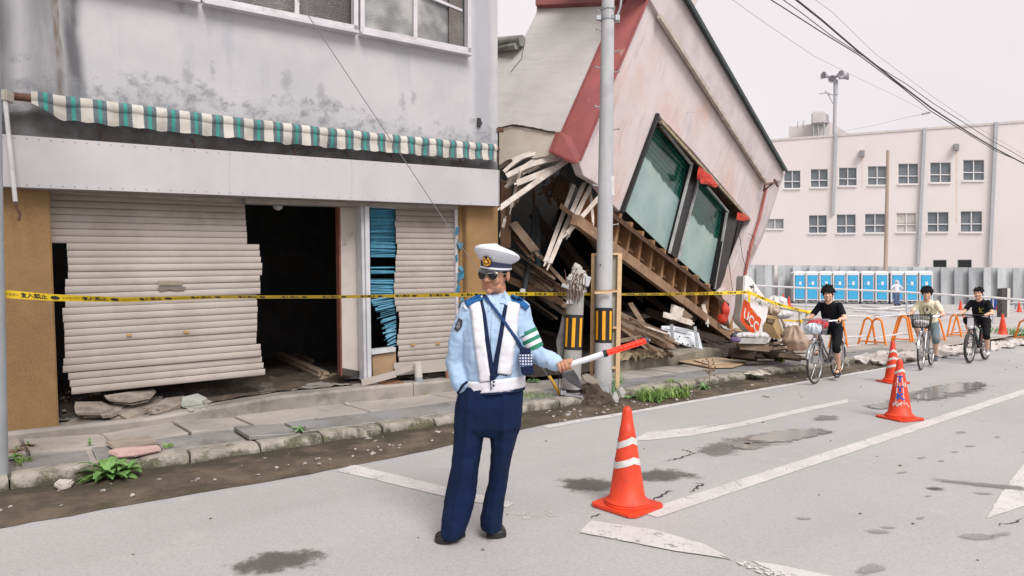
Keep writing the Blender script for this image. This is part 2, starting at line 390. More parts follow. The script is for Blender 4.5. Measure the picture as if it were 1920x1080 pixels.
# ---- damp patches, potholes and puddles
def damp(dark, edge=1):
    n = NT('damp asphalt', .45)
    c = n.mix(n.ramp(n.noise(120, 3), .35, .7, 0, .6), dark, tuple(min(1, k*2.4) for k in dark))
    n.color(c); uvx = n.xyz(n.uvco()); r = n.math('SQRT', n.math('ADD', n.math('POWER', uvx[0], 2), n.math('POWER', uvx[1], 2)))
    a = n.ramp(n.math('ADD', r, n.ramp(n.noise(3.2, 7, rough=.8), .3, .7, -.30, .30)), .38, .80, .72, 0)
    n.set(n.b.inputs['Alpha'], a); n.bump(n.noise(150, 3), .6, .004); return n.m
m_damp = damp((.085, .08, .072)); m_damp2 = damp((.15, .145, .14)); m_damp3 = damp((.23, .225, .22))
def patch(name, c, rx, ry, ang, mat, z=.006):
    """soft edged oval lying on the road: rx along the street"""
    g = MB(); cc = c.copy(); a = SD*math.cos(ang)+ND*math.sin(ang); b = ND*math.cos(ang)-SD*math.sin(ang)
    cc.z = z; g.quad(cc-a*rx-b*ry, cc+a*rx-b*ry, cc+a*rx+b*ry, cc-a*rx+b*ry)
    o = g.build(name, mat); tag(o, kind='structure')
    ul = o.data.uv_layers.new(name='UVMap')
    cor = {0: (-1, -1), 1: (1, -1), 2: (1, 1), 3: (-1, 1)}
    for lp in o.data.loops: ul.data[lp.index].uv = cor[lp.vertex_index]
    return o
patch('damp_patch', G(530, 1052), .38, .20, -.5, m_damp)
patch('pothole', G(1110, 909), .36, .26, -.55, m_damp)
patch('pothole', G(1238, 892), .40, .24, -.6, m_damp, .0075)
patch('damp_patch', G(1430, 825), 1.05, .30, -.12, m_damp2)
patch('damp_patch', G(1345, 848), .36, .24, 0, m_damp2, .0075)
patch('damp_patch', G(1545, 784), .35, .18, 0, m_damp2)
patch('damp_patch', G(1655, 762), .45, .22, 0, m_damp2)
patch('damp_patch', G(1765, 738), 1.9, .42, -.05, m_damp2)
for px, py, r in ((1690, 887, .09), (1765, 865, .06), (1728, 859, .06), (1790, 848, .05), (1802, 811, .09), (1820, 837, .08), (1870, 820, .05), (1741, 931, .05), (1752, 918, .07), (1843, 926, .08), (1727, 972, .07), (1646, 998, .09), (1665, 990, .05), (1835, 1008, .10), (1880, 1002, .09), (1507, 973, .05), (1754, 916, .1), (1630, 1070, .14)):
    patch('damp_patch', G(px, py), r*rnd(1, 1.6), r*rnd(.35, .7), rnd(-.8, .2), m_damp3)
def water():
    n = NT('puddle water', .12, 0, .6); n.color((.24, .24, .24)); n.bump(n.noise(9, 2), .03, .01)
    uvx = n.xyz(n.uvco()); r = n.math('SQRT', n.math('ADD', n.math('POWER', uvx[0], 2), n.math('POWER', uvx[1], 2)))
    n.set(n.b.inputs['Alpha'], n.ramp(n.math('ADD', r, n.ramp(n.noise(5, 6, rough=.75), .3, .7, -.22, .22)), .66, .78, 1, 0)); return n.m
m_water = water()
patch('puddle', G(1478, 818), .80, .24, -.14, m_water, .0095)
patch('puddle', G(1402, 836), .30, .16, 0, m_water, .0095)
patch('puddle', G(1790, 728), 1.3, .34, -.06, m_water, .0095)
patch('puddle', G(1745, 743), .6, .22, 0, m_water, .011)
patch('puddle', G(1655, 762), .36, .17, 0, m_water, .0095)
patch('damp_patch', G(1845, 910), .5, .1, -1.1, m_damp2)
# cracks in the asphalt
m_crack = M('crack fill', (.07, .065, .06), (.04, .038, .035))
def crack(pts, w=.012):
    g = MB(); ps = [G(*p, z=.005) for p in pts]; fine = []
    for a, b in zip(ps, ps[1:]):
        for t in range(6): fine.append(a.lerp(b, t/6) + Vector((rnd(-.012, .012), rnd(-.02, .02), 0)))
    L_ = []; R_ = []
    for i, p in enumerate(fine):
        t = (fine[min(i+1, len(fine)-1)]-fine[max(0, i-1)]).normalized(); q = Vector((-t.y, t.x, 0))*w*.6*rnd(.3, 1)*math.sin(math.pi*(i+.5)/len(fine))
        L_.append(p+q); R_.append(p-q)
    for i in range(len(fine)-1): g.quad(L_[i], L_[i+1], R_[i+1], R_[i])
    struct('road_crack', g, m_crack)
crack([(1248, 864), (1275, 858), (1292, 852), (1310, 846)], .03); crack([(1213, 944), (1235, 932), (1255, 918), (1262, 922)], .02); crack([(1295, 902), (1318, 908), (1300, 918), (1290, 925)], .02)
crack([(1108, 970), (1120, 966), (1130, 962)], .015)
crack([(1275, 842), (1290, 845), (1300, 850)], .02); crack([(1870, 985), (1900, 978), (1925, 970)], .012)
g = MB()
for i in range(260):      # grit and crumbs in the gutter
    s = rnd(-1, 14); nn = rnd(5.3, 6.02); r = rnd(.006, .02) * (1.6 if random.random() < .1 else 1)
    b0 = len(g.v); g.ball(SN(s, nn, .025), (r, r*rnd(.6, 1), r*.6), 6, 4); g.jitter(r*.4, 40, b0)
tag(g.build('gutter_grit', M('pale grit', (.45, .42, .38), (.25, .22, .2), sc=30)), 'small pale stones and crumbs scattered along the silty gutter', 'grit', kind='stuff')
g = MB()
for i in range(140):
    c = SN(rnd(-1, 22), rnd(-2, 5.1), .004); r = rnd(.006, .016)
    b0 = len(g.v); g.ball(c, (r, r*rnd(.6, 1), r*.5), 6, 4)
tag(g.build('road_grit', M('dark grit', (.08, .07, .06), (.2, .18, .16), sc=30)), 'tiny dark crumbs scattered over the road surface', 'grit', kind='stuff')
random.seed(11)
# ======================= NEAR SHOP BUILDING =======================
O1 = SN(0, 7.47); B1 = Plane(O1, (1540, 1200, 95), GV); IN1 = -B1.N
shop = thing('shop_building', 'old grey shop building with torn shutters and an open dark shopfront behind the tape', 'building', SN(2, 7.9, .1))
def wallmat():
    n = NT('grimy render', .85); u, v, _ = n.xyz(n.uvco()); uv = n.uvco()
    c = n.mix(n.ramp(n.noise(1.2, 6, uv), .35, .7), (.50, .493, .505), (.43, .428, .44))
    c = n.mix(n.ramp(n.noise(1.6, 6, uv, stretch=(2.2, .35, 1), rough=.65), .5, .74, 0, .65), c, (.36, .365, .40))
    # long dark run-off stains at the left end, with a rust streak
    un = n.math('ADD', u, n.ramp(n.noise(2.2, 4, uv, stretch=(.3, .25, 1)), .3, .7, -.035, .035))
    def band(a, b, s=.11): return n.math('MULTIPLY', n.ramp(un, a-s, a+s), n.ramp(un, b-s, b+s, 1, 0))
    fade = n.ramp(n.noise(3, 5, uv, stretch=(2.5, .5, 1)), .25, .6, .55, 1)
    U = lambda px, py: B1.uv(B1.at(px, py))[0]
    st = n.math('MAXIMUM', band(-9, U(20, 100)), n.math('MAXIMUM', n.math('MULTIPLY', band(U(48, 100), U(112, 100)), .6), band(U(118, 120), U(150, 120), .05)))
    c = n.mix(n.math('MULTIPLY', n.math('MULTIPLY', st, fade), .95), c, (.095, .098, .108))
    c = n.mix(n.math('MULTIPLY', band(U(100, 100), U(112, 100), .02), n.ramp(n.noise(4, 4, uv, stretch=(4, .6, 1)), .35, .6)), c, (.15, .105, .075))
    c = n.mix(n.math('MULTIPLY', band(U(890, 150), U(920, 150), .05), .55), c, (.30, .31, .35))
    # mildew above the awning and the sooty ledge below it
    lo = B1.uv(B1.at(500, 215))[1]
    h = n.math('ADD', v, n.ramp(n.noise(2.4, 6, uv, rough=.7), .3, .7, -.30, .22))
    c = n.mix(n.math('MULTIPLY', n.ramp(h, lo-.02, lo+.16, 1, 0), n.ramp(n.noise(7, 5, uv, rough=.7), .4, .65, .15, .85)), c, (.20, .21, .225))
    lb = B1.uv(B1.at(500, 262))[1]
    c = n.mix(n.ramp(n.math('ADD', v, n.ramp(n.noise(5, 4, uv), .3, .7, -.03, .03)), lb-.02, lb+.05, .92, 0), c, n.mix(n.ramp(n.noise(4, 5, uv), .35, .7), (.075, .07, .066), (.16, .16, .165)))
    for px, py, r in ((352, 142, .07), (398, 130, .05), (538, 152, .08), (602, 175, .07), (340, 10, .05), (755, 190, .06), (775, 182, .05)):
        uu, vv = B1.uv(B1.at(px, py))
        d = n.math('SQRT', n.math('ADD', n.math('POWER', n.math('MULTIPLY', n.math('SUBTRACT', u, uu), 1.4), 2), n.math('POWER', n.math('MULTIPLY', n.math('SUBTRACT', v, vv), .7), 2)))
        d = n.math('ADD', d, n.ramp(n.noise(14, 4, uv), .3, .7, -.03, .03))
        c = n.mix(n.ramp(d, r*.3, r*1.5, .6, 0), c, (.25, .255, .27))
    g = n.ramp(n.noise(180, 2), .3, .7, .93, 1.06, False); vv = n.t.nodes.new('ShaderNodeVectorMath'); vv.operation = 'SCALE'; n.set(vv.inputs[0], c); n.set(vv.inputs['Scale'], g)
    n.color(vv.outputs[0]); n.bump(n.math('ADD', n.noise(90, 4), n.math('MULTIPLY', n.noise(6, 5), 1.5)), .35, .006); return n.m
m_wall = wallmat()
uv1 = lambda p: B1.uv(p)
wb = lambda x: 25+.195*(x-480)                                     # window foot line in the facade
ft = lambda x: 251+.0745*x*1.0 if x < 480 else 286.8+.0706*(x-480) # top of the white fascia
fb = lambda x: 349.5+.0385*x if x < 480 else 368+.0405*(x-480)
g = MB()
xs = [-620, -300, 0, 240, 480, 700, 882]
for a, b in zip(xs, xs[1:]): g.plate(B1.poly([(a, wb(a)), (b, wb(b)), (b, ft(b)+14), (a, ft(a)+14)]), IN1*.22)
g.plate(B1.poly([(882, -900), (933, -900), (933, ft(933)+14), (882, ft(882)+14)]), IN1*.22)
g.plate(B1.poly([(-620, -1300), (882, -900), (882, -430), (-620, -1000)]), IN1*.22)
e0 = B1.at(933, -900); e1 = B1.at(933, 700); g.plate([e0+IN1*.22, e1+IN1*.22, e1+IN1*7, e0+IN1*7], -B1.U*.12)
g.build('wall', m_wall, shop, uv=uv1)
# dark room behind the upper windows
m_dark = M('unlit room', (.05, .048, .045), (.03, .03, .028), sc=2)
g = MB()
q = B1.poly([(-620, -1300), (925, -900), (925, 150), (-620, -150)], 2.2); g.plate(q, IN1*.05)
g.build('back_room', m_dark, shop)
# upper windows
m_alu = M('dull aluminium', (.62, .60, .62), (.52, .50, .52), sc=3, rough=.45, bs=80, bump=.08, metal=.15, dirt=(.40, .36, .33), dlo=.58)
def glassmat(name, dark, light, frost):
    n = NT(name, .12, 0, .6); u, v, _ = n.xyz(n.uvco())
    n.color(n.mix(n.ramp(n.noise(1.3, 3, n.uvco()), .4, .65), dark, light)); 
    if frost: n.bump(n.voro(55, n.uvco()), .5, .01); n.set(n.b.inputs['Roughness'], .32)
    return n.m
m_gl1 = glassmat('dusty glass', (.075, .07, .066), (.15, .14, .135), True); m_gl2 = glassmat('patterned glass', (.16, .165, .165), (.42, .42, .41), True)
m_gl3 = glassmat('brown curtain glass', (.12, .10, .085), (.2, .18, .16), True)
def bar1(mb, x0, y0, x1, y1, w, d, t):                            # bar in the facade between two pixels
    mb.beam(B1.at(x0, y0, d+t/2), B1.at(x1, y1, d+t/2), w, t, up=B1.N)
def beamN(mb, a, b, w, t): mb.beam(a, b, t, w, up=B1.N) if False else mb.beam(a, b, w, t, up=B1.N)
for wi, (xa, xb, mids) in enumerate((( -600, -270, (-430,)), (-262, 30, (-120,)), (38, 372, (205,)), (380, 668, (556,)), (674, 880, (778,)))):
    wfr = None
    g = MB(); top = lambda x: wb(x)-(.74*(2200-x)*.55)
    def seg(x0, x1, yo0, yo1, w, d=.02, t=.09): g.beam(B1.at(x0, yo0, d), B1.at(x1, yo1, d), w, t, up=B1.N)
    seg(xa, xb, wb(xa)+1, wb(xb)+1, .035, -.045, .16); seg(xa, xb, wb(xa)-7, wb(xb)-7, .06, .03)
    for x in (xa+3, xb-3): seg(x, x, wb(x), wb(x)-900, .055, .03)
    fr = g.build('window_frame', m_alu, shop)
    g = MB()
    for m in mids:
        g.beam(B1.at(m, wb(m)-6, .06), B1.at(m, wb(m)-900, .06), .05, .04, up=B1.N)
    if wi == 4: g.beam(B1.at(790, wb(790)-97, .09), B1.at(866, wb(866)-80, .09), .035, .03, up=B1.N)
    g.build('mullion', m_alu, fr)
    ps = [xa] + list(mids) + [xb]
    for k, (a, b) in enumerate(zip(ps, ps[1:])):
        g = MB(); g.plate(B1.poly([(a+4, wb(a)-6), (b-4, wb(b)-6), (b-4, wb(b)-900), (a+4, wb(a)-900)], .09+.03*(k % 2)), IN1*.006)
        g.build('pane', m_gl2 if wi == 4 else m_gl1, fr, uv=uv1)
g = MB(); g.plate(B1.poly([(842, -300), (867, -300), (867, 88), (842, 83)], .085), IN1*.003); g.build('curtain_edge', m_gl3, shop, uv=uv1)
# fascia boards
def fascia():
    n = NT('white fascia', .5); c = n.mix(n.ramp(n.noise(1.5, 5), .35, .7), (.50, .484, .495), (.44, .425, .435))
    c = n.mix(n.ramp(n.noise(10, 5, rough=.8), .66, .74, 0, .4), c, (.34, .30, .29)); n.color(c); n.bump(n.noise(3, 3), .12, .02); return n.m
m_fas = fascia()
g = MB(); F = -.16
xs = [-620, -200, 5, 430, 660, 935]
for k, (a, b) in enumerate(zip(xs, xs[1:])):
    e = .12
    g.plate(B1.poly([(a+e, ft(a)), (b-e, ft(b)), (b-e, fb(b)), (a+e, fb(a))], F - (.0015 if k % 2 else 0)), IN1*.012)
g.build('fascia_board', m_fas, shop)
g = MB(); g.m = 0
g.plate(B1.poly([(-620, ft(-620)+3), (934, ft(934)+2), (934, ft(934)+5), (-620, ft(-620)+7)], F+.014), IN1*.25)
g.plate(B1.poly([(-620, fb(-620)-6), (934, fb(934)-4), (934, fb(934)+1), (-620, fb(-620)+2)], F+.014), IN1*.40)
g.plate([B1.at(935, ft(935), F), B1.at(935, fb(935), F), B1.at(935, fb(935), F)+IN1*.3, B1.at(935, ft(935), F)+IN1*.3], B1.U*.02)
g.build('fascia_frame', M('brown trim', (.26, .22, .20), (.18, .15, .13), sc=4), shop)
m_riv = M('rivet', (.25, .23, .23))
for k in range(44):
    x = -40+k*22.5
    for yy in (ft(x)+5, fb(x)-5): g = MB(); g.box(B1.at(x, yy, F-.003), (.008, .008, .004)); g.build('rivet', m_riv, shop)
# ledge stains and hooks under the awning
m_rust = M('rust', (.16, .075, .045), (.09, .045, .03), sc=15, bump=.5)
for x in (190, 363, 551, 650, 735, 865):
    g = MB(); y = ft(x); a = B1.at(x-3, y-16, -.01); b = B1.at(x+3, y-1, -.05); g.tube([a, a.lerp(b, .5)-IN1*.01, b], .008, 6); g.build('awning_hook', m_rust, shop)
# awning: rolled canopy tube with hanging valance
awn = thing('awning', 'rolled up green and white striped awning along the grey shop wall', 'awning', B1.at(500, 230, -.12))
A0 = B1.at(58, 184, -.12); A1 = B1.at(928, 279, -.12)
def stripemat():
    n = NT('striped canvas', .9); u = n.xyz(n.uvco())[0]; f = n.math('FRACT', n.math('ADD', u, 0)); 
    d = n.math('ABSOLUTE', n.math('SUBTRACT', f, .5))
    nzz = n.noise(30, 4)
    c = n.mix(n.ramp(n.noise(2, 4), .4, .7), (.56, .53, .48), (.46, .43, .385))
    c = n.mix(n.ramp(n.noise(.9, 3), .60, .70, 0, .55), c, (.44, .27, .12)); c = n.mix(n.ramp(n.noise(5, 6, rough=.75), .45, .7, 0, .5), c, (.30, .27, .22))
    dk = n.mix(n.ramp(nzz, .4, .6), (.085, .115, .13), (.12, .15, .17)); gr = n.mix(n.ramp(n.noise(40, 3, n.uvco(), stretch=(3, .2, 1)), .4, .6), (.03, .225, .19), (.06, .30, .265))
    c = n.mix(n.ramp(d, .26, .275, 1, 0), c, dk); c = n.mix(n.ramp(d, .06, .09, 1, 0), c, gr)
    n.color(c); n.bump(n.noise(140, 3), .3, .004); return n.m
m_str = stripemat(); ALEN = (A1-A0).length; NS = 25.0
tax = (A1-A0).normalized(); ub = lambda p: ((p-A0).dot(tax)/ALEN*NS, p.z)
g = MB()
def af(t): return A0.lerp(A1, t) + Vector((0, 0, -.03*math.sin(t*math.pi)))
NP = 120
g.tube([af(i/NP) + Vector((0, 0, .006*noise.noise(Vector((i*.3, 0, 0))))) for i in range(NP+1)], [.062+.006*noise.noise(Vector((i*.2, 5, 0))) for i in range(NP+1)], 12)
g.build('roll', m_str, awn, smooth=True, uv=ub)
g = MB()
def vf(u, v):
    p = af(u); drop = .175 - .008*abs(math.sin(u*NS*math.pi)) + .014*noise.noise(Vector((u*40, 2, 0)))
    edge = min(1, u*22); drop *= (.35+.65*edge)
    if u < .03: pass
    return p + B1.N*(.045 + .02*math.sin(u*NS*2*math.pi*.5+1)*v + .03*noise.noise(Vector((u*25, v*1.5, 0)))*v) - B1.V*(drop*v+.0)
g.grid(vf, 440, 8); g.build('valance', m_str, awn, smooth=True, uv=ub)
g = MB(); g.tube([B1.at(2, 178, -.12), A0+tax*.1], .035, 10); g.build('roller_end', m_rust, awn, smooth=True)
g = MB(); p = A1; g.tube([p-tax*.03, p+tax*.06], .04, 10); g.tube([p+tax*.05, p+tax*.05-B1.V*.22], .012, 6); g.beam(p+tax*.04, p+tax*.05+IN1*.12+B1.V*.04, .03, .03)
g.build('end_bracket', m_rust, awn)
g = MB(); m_pipe = M('pale pipe', (.62, .62, .62), (.5, .5, .5), sc=6, rough=.4)
a = B1.at(9, 182, -.2); b = B1.at(29, 378, -.22); g.tube([a, b], .018, 8); g.build('crank_rod', m_pipe, awn, smooth=True)
g = MB(); g.tube([b, b-B1.V*.03, b-B1.V*.12+B1.U*.03, b-B1.V*.17+B1.U*.015], .012, 6); g.build('crank_hook', m_rust, awn, smooth=True)
g = MB(); g.box(B1.at(9, 181, -.17), (.10, .1, .1)); g.build('gear_box', M('beige metal', (.45, .42, .36)), awn, bevel=.01)
# small pipe stub and junction near the wall end
g = MB(); c = B1.at(898, 231, 0); g.tube([c-IN1*.03, c+IN1*.02], .035, 12); g.tube([B1.at(898, 222, -.005), B1.at(897, 238, -.005)], .03, 8); g.build('pipe_stub', M('black hole', (.03, .03, .03)), shop)
g = MB(); g.box(B1.at(938, 244, -.02), (.1, .06, .05)); g.build('wall_bracket', m_rust, shop)
# piers
m_ochre = None
def ochre():
    n = NT('ochre render', .9); c = n.mix(n.ramp(n.noise(2.2, 6), .35, .7), (.285, .165, .068), (.22, .125, .05))
    c = n.mix(n.ramp(n.noise(1.1, 6, rough=.7), .52, .7, 0, .6), c, (.19, .115, .055)); c = n.mix(n.ramp(n.noise(150, 2), .35, .75, 0, .5), c, (.44, .29, .14))
    n.color(c); n.bump(n.noise(130, 4), .8, .006); return n.m
m_ochre = ochre()
def pier(pts, d, th):
    g = MB(); g.plate(B1.poly(pts, d), IN1*th); g.build('pier', m_ochre, shop, bevel=.012)
pier([(-620, 330), (93, 352), (111, 806), (-620, 960)], 0, .45)
pier([(874, 384), (934, 386), (936, 690), (877, 712)], 0, .5)
pier([(860, 384), (876, 384), (879, 706), (862, 712)], .10, .4)
# plinth / sill step
g = MB(); m_step = M('worn concrete step', (.34, .31, .28), (.24, .22, .20), sc=2.5, bs=50, bump=.6, bd=.008, dirt=(.13, .12, .10), dsc=1.5)
def zs(s): t = max(0, min(1, (s-1.0)/1.5)); return .212+.088*t*t*(3-2*t)-.03*max(0, min(1, (s-4)/1.5))
for a, b in ((-.6, 4.12), (4.13, 5.6)):
    k = 14; g.rings([[SN(a+(b-a)*i/k, q, (.08 if dz is None else zs(a+(b-a)*i/k)+dz)) for q, dz in ((7.395, None), (7.385, -.03), (7.41, 0), (8.35, 0), (8.35, None))] for i in range(k+1)])
g.jitter(.012, 4); g.build('step', m_step, shop, smooth=35)
g = MB(); m_dirt = M('shop dirt floor', (.11, .08, .058), (.06, .045, .035), sc=3, bs=30, bump=.9, bd=.02, dirt=(.16, .13, .1), dsc=8)
g.grid(lambda u, v: SN(-1.6+u*6.9, 7.62+v*3.6, zs(-1.6+u*6.9)+.012+.05*noise.noise(Vector((u*14, v*9, 0)))+.03*noise.noise(Vector((u*50, v*30, 0)))), 90, 40)
g.build('floor', m_dirt, shop, smooth=True)
g = MB()     # interior shell
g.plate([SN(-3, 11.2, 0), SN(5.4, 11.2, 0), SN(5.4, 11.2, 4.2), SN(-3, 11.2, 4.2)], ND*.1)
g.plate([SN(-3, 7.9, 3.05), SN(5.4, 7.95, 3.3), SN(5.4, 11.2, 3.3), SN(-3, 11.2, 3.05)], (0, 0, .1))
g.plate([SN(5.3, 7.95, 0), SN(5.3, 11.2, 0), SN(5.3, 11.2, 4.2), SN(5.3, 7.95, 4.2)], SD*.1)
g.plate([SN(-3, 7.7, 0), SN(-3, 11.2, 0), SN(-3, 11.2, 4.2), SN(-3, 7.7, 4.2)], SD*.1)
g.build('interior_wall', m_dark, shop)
# shutter header and box
g = MB(); g.plate(B1.poly([(92, 352), (690, 380), (690, 385), (460, 381), (92, 361)], .12), IN1*.2); g.plate(B1.poly([(460, 372), (860, 386), (858, 392), (460, 381)], .05), IN1*.25)
g.build('lintel', M('shaded beige metal', (.34, .30, .26), (.25, .22, .19), sc=5), shop)
# shutters
def shutmat(dirt):
    n = NT('shutter enamel', .5); u, v, _ = n.xyz(n.uvco()); uv = n.uvco()
    c = n.mix(n.ramp(n.noise(2, 5), .35, .7), (.44, .395, .36), (.38, .335, .30))
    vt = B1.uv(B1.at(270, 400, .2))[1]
    c = n.mix(n.math('MULTIPLY', n.ramp(n.math('ADD', v, n.ramp(n.noise(2, 4), .3, .7, -.05, .05)), vt-.15, vt+.08, 0, 1), .75), c, (.19, .15, .115))  # darker top: recess shade under the fascia put into the colour
    c = n.mix(n.ramp(n.noise(1.5, 6, uv, rough=.7), .48, .72, 0, .45), c, (.30, .26, .225))
    c = n.mix(n.ramp(n.noise(9, 6, rough=.8), .64, .72, 0, .7), c, (.30, .22, .16))
    n.color(c); n.bump(n.noise(6, 3), .12, .01); return n.m
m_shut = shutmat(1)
def slat(g, xl, yl0, yl1, xr, yr0, yr1, d, dl=0, dr=0):
    """one curved slat from left to right edge; three-step bulging profile with a rolled joint"""
    prof = [(0, .011), (.03, .0), (.09, -.002), (.5, -.0038), (.92, -.003), (.96, .0), (.972, .012), (1.0, .012)]
    k = 14 if abs(xr-xl) > 200 else 6
    rr = []
    for i in range(k+1):
        t = i/k; x = xl+(xr-xl)*t; y0 = yl0+(yr0-yl0)*t; y1 = yl1+(yr1-yl1)*t; dd = d + dl*(1-t)+dr*t
        rr.append([B1.at(x, y0+(y1-y0)*a, dd+b) for a, b in prof])
    for i in range(k):
        b = len(g.v); g.v += rr[i]+rr[i+1]; m = len(prof)
        for q in range(m-1): g.f.append([b+q, b+q+1, b+m+q+1, b+m+q]); g.mi.append(g.m)
sh1 = MB(); NL = 28
def s1x(k):
    l = [93.5, 94, 94, 94.5, 95, 95, 95, 125, 126, 127, 128, 127.5, 122.5, 122, 122.5, 122.5, 117, 118, 120, 121, 121, 121.5, 122, 119, 118, 128, 131, 134][k]
    r = [459, 459.5, 460, 461, 462, 463, 463, 486, 487, 489, 491.5, 491, 487, 488, 488, 481, 482, 483, 482, 482, 482, 481, 480.5, 488.5, 489.5, 491, 494, 497][k]
    return l, r
yl = lambda k: 361+379.0*(k/28)**1.0 + (0 if k < 7 else 0); yr = lambda k: 376.5+326.5*(k/28)
for k in range(NL):
    l, r = s1x(k)
    j = 0 if k < 7 else rnd(-.008, .008)
    y0l, y1l, y0r, y1r = yl(k), yl(k+1), yr(k), yr(k+1)
    slat(sh1, l, y0l, y1l, r, y0r, y1r, .2+j, 0, rnd(-.012, .012) if k > 6 else 0)
sh = thing('x', None, None); bpy.data.objects.remove(sh)
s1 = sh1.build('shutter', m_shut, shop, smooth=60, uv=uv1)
s1['label'] = 'wide beige roller shutter with slats slipped sideways'
g = MB(); g.plate(B1.poly([(297, 527), (342, 527), (342, 534), (297, 534)], .17), B1.N*.006); g.build('letter_slot', M('tarnished metal', (.30, .25, .18), rough=.5), s1)
g = MB(); g.add(B1.poly([(295, 540), (300, 538), (349, 538), (345, 544), (330, 545), (318, 543), (300, 546)], .178), [[0, 1, 2, 3, 4, 5, 6]]); g.build('peeled_patch', M('peeled patch', (.20, .165, .13)), s1)
for px, py in ((242, 628), (349, 622)):
    g = MB(); g.plate(B1.poly([(px-5, py-2), (px+5, py-2), (px+5, py+2), (px-5, py+2)], .178), B1.N*.008); g.build('catch', M('brassy catch', (.5, .3, .1)), s1)
sh2 = MB()
def s2(k):
    y0 = 383+297*(k/28)
    l = 743-2*math.sin(k*.55)+ (3 if k > 18 else 0)+rnd(-1, 1) - (2 if 8 < k < 18 else 0); r = 853+4*(k/28)+rnd(-1.2, 1.2)
    if k > 24: l += 3
    return l, y0, r
for k in range(28):
    l, y0, r = s2(k); y1 = 383+297*((k+1)/28); yrr = lambda q: 387+284*(q/28)
    slat(sh2, l, y0, y1, r, yrr(k), yrr(k+1), .16+rnd(-.006, .006), 0, 0)
s2o = sh2.build('shutter', m_shut, shop, smooth=60, uv=uv1); s2o['label'] = 'narrow beige roller shutter left of the right pier'
for px, py in ((774, 646), (821, 644)):
    g = MB(); g.plate(B1.poly([(px-4, py-1.5), (px+4, py-1.5), (px+4, py+1.5), (px-4, py+1.5)], .138), B1.N*.008); g.build('catch', M('brassy catch', (.5, .3, .1)), s2o)
# side rail right of the narrow shutter, frames, partition, panels
g = MB(); g.plate(B1.poly([(853, 386), (860, 386), (862, 690), (857, 690)], .12), IN1*.08); g.build('shutter_rail', m_alu, shop)
m_frame = M('blue white aluminium', (.56, .57, .60), (.47, .48, .50), sc=4, rough=.4, bump=.08)
g = MB(); g.plate(B1.poly([(684, 380), (692.5, 380), (697, 712), (690, 714)], .06), IN1*.1)
g.plate(B1.poly([(677, 382), (683.5, 381), (689, 714), (683, 715)], .10), IN1*.14)
g.build('door_frame', m_frame, shop, bevel=.004)
g = MB(); g.plate(B1.poly([(638, 386), (677, 388), (681, 708), (642, 703)], .32), IN1*.05); pd = g.build('door', M('grubby cream door', (.52, .475, .43), (.44, .40, .36), sc=2, dirt=(.28, .24, .21), dsc=4, dlo=.6), shop)
g = MB(); g.plate(B1.poly([(634.5, 384), (638, 384), (642, 706), (639, 704)], .31), IN1*.10); g.build('door_edge', M('red brown edge', (.22, .07, .04), (.14, .05, .03), sc=6), pd)
g = MB(); g.plate(B1.poly([(642, 690), (681, 697), (681, 708), (642, 703)], .31), IN1*.01); g.build('kick_strip', M('dark kick strip', (.06, .05, .045)), pd)
g = MB(); g.plate(B1.poly([(698, 667), (742, 660), (744, 706), (700, 708)], .14), IN1*.04); g.build('lower_panel', M('tan board', (.36, .24, .14), (.30, .20, .12), sc=5), shop)
g = MB(); g.plate(B1.poly([(696, 656), (742, 651), (742, 659), (697, 665)], .10), IN1*.1); g.build('window_sill', m_frame, shop); g = MB(); g.plate(B1.poly([(692, 384), (744, 387), (744, 391), (692, 388)], .10), IN1*.1); g.build('window_head', m_frame, shop)
# blue venetian blind, slats sagging and broken
m_blind = M('blue blind', (.07, .27, .40), (.05, .20, .30), sc=9, rough=.5, bump=.05)
bl = MB(); y = 390
random.seed(4)
while y < 652:
    t = (y-390)/262
    gap = 476 < y < 506 and random.random() < .75 or 512 < y < 528 and random.random() < .7
    if not gap:
        xl = 694+rnd(0, 1); xr = 741; dy = rnd(-1, 1)
        if y > 556: xl = 697 + (y-556)*.32 + rnd(-3, 8); dy = rnd(-5, -1); xr = 742
        if y > 640 and random.random() < .4: y += 3; continue
        a = B1.at(xl, y+(0 if y < 556 else 5), .22+rnd(-.02, .02)); b = B1.at(xr, y+dy, .22+rnd(-.02, .02))
        bl.beam(a, b, .004 if random.random() < .3 else .018, .024, up=B1.N+B1.V*.6)
    y += 2.4 if y < 470 else 3.1
bl.build('venetian_blind', m_blind, shop)
bl = MB()
for px, py, ln, an in ((856, 440, 14, 1.4), (858, 452, 16, -1.2), (860, 466, 12, 1.0), (857, 490, 12, 1.7), (861, 500, 10, -.8), (858, 515, 14, .4), (863, 522, 13, .7), (857, 548, 14, 1.3), (864, 560, 16, -.3), (860, 576, 12, 1.2), (860, 530, 14, 1.5)):
    a = B1.at(px, py, .10); b = B1.at(px+math.cos(an)*ln, py-math.sin(an)*ln, .06); bl = MB(); bl.beam(a, b, .05, .003, up=B1.N+B1.U*rnd(-.6, .6)); bl.build('blind_scrap', m_blind, shop)
# lamp on the ceiling inside
g = MB(); c = B1.at(521, 387, .5); g.ball(c, (.06, .06, .05), 12, 8); g.tube([c+Vector((0, 0, .03)), c+Vector((0, 0, .12))], .03, 8); g.build('ceiling_lamp', M('lamp housing', (.5, .48, .45), rough=.3), shop, smooth=True)
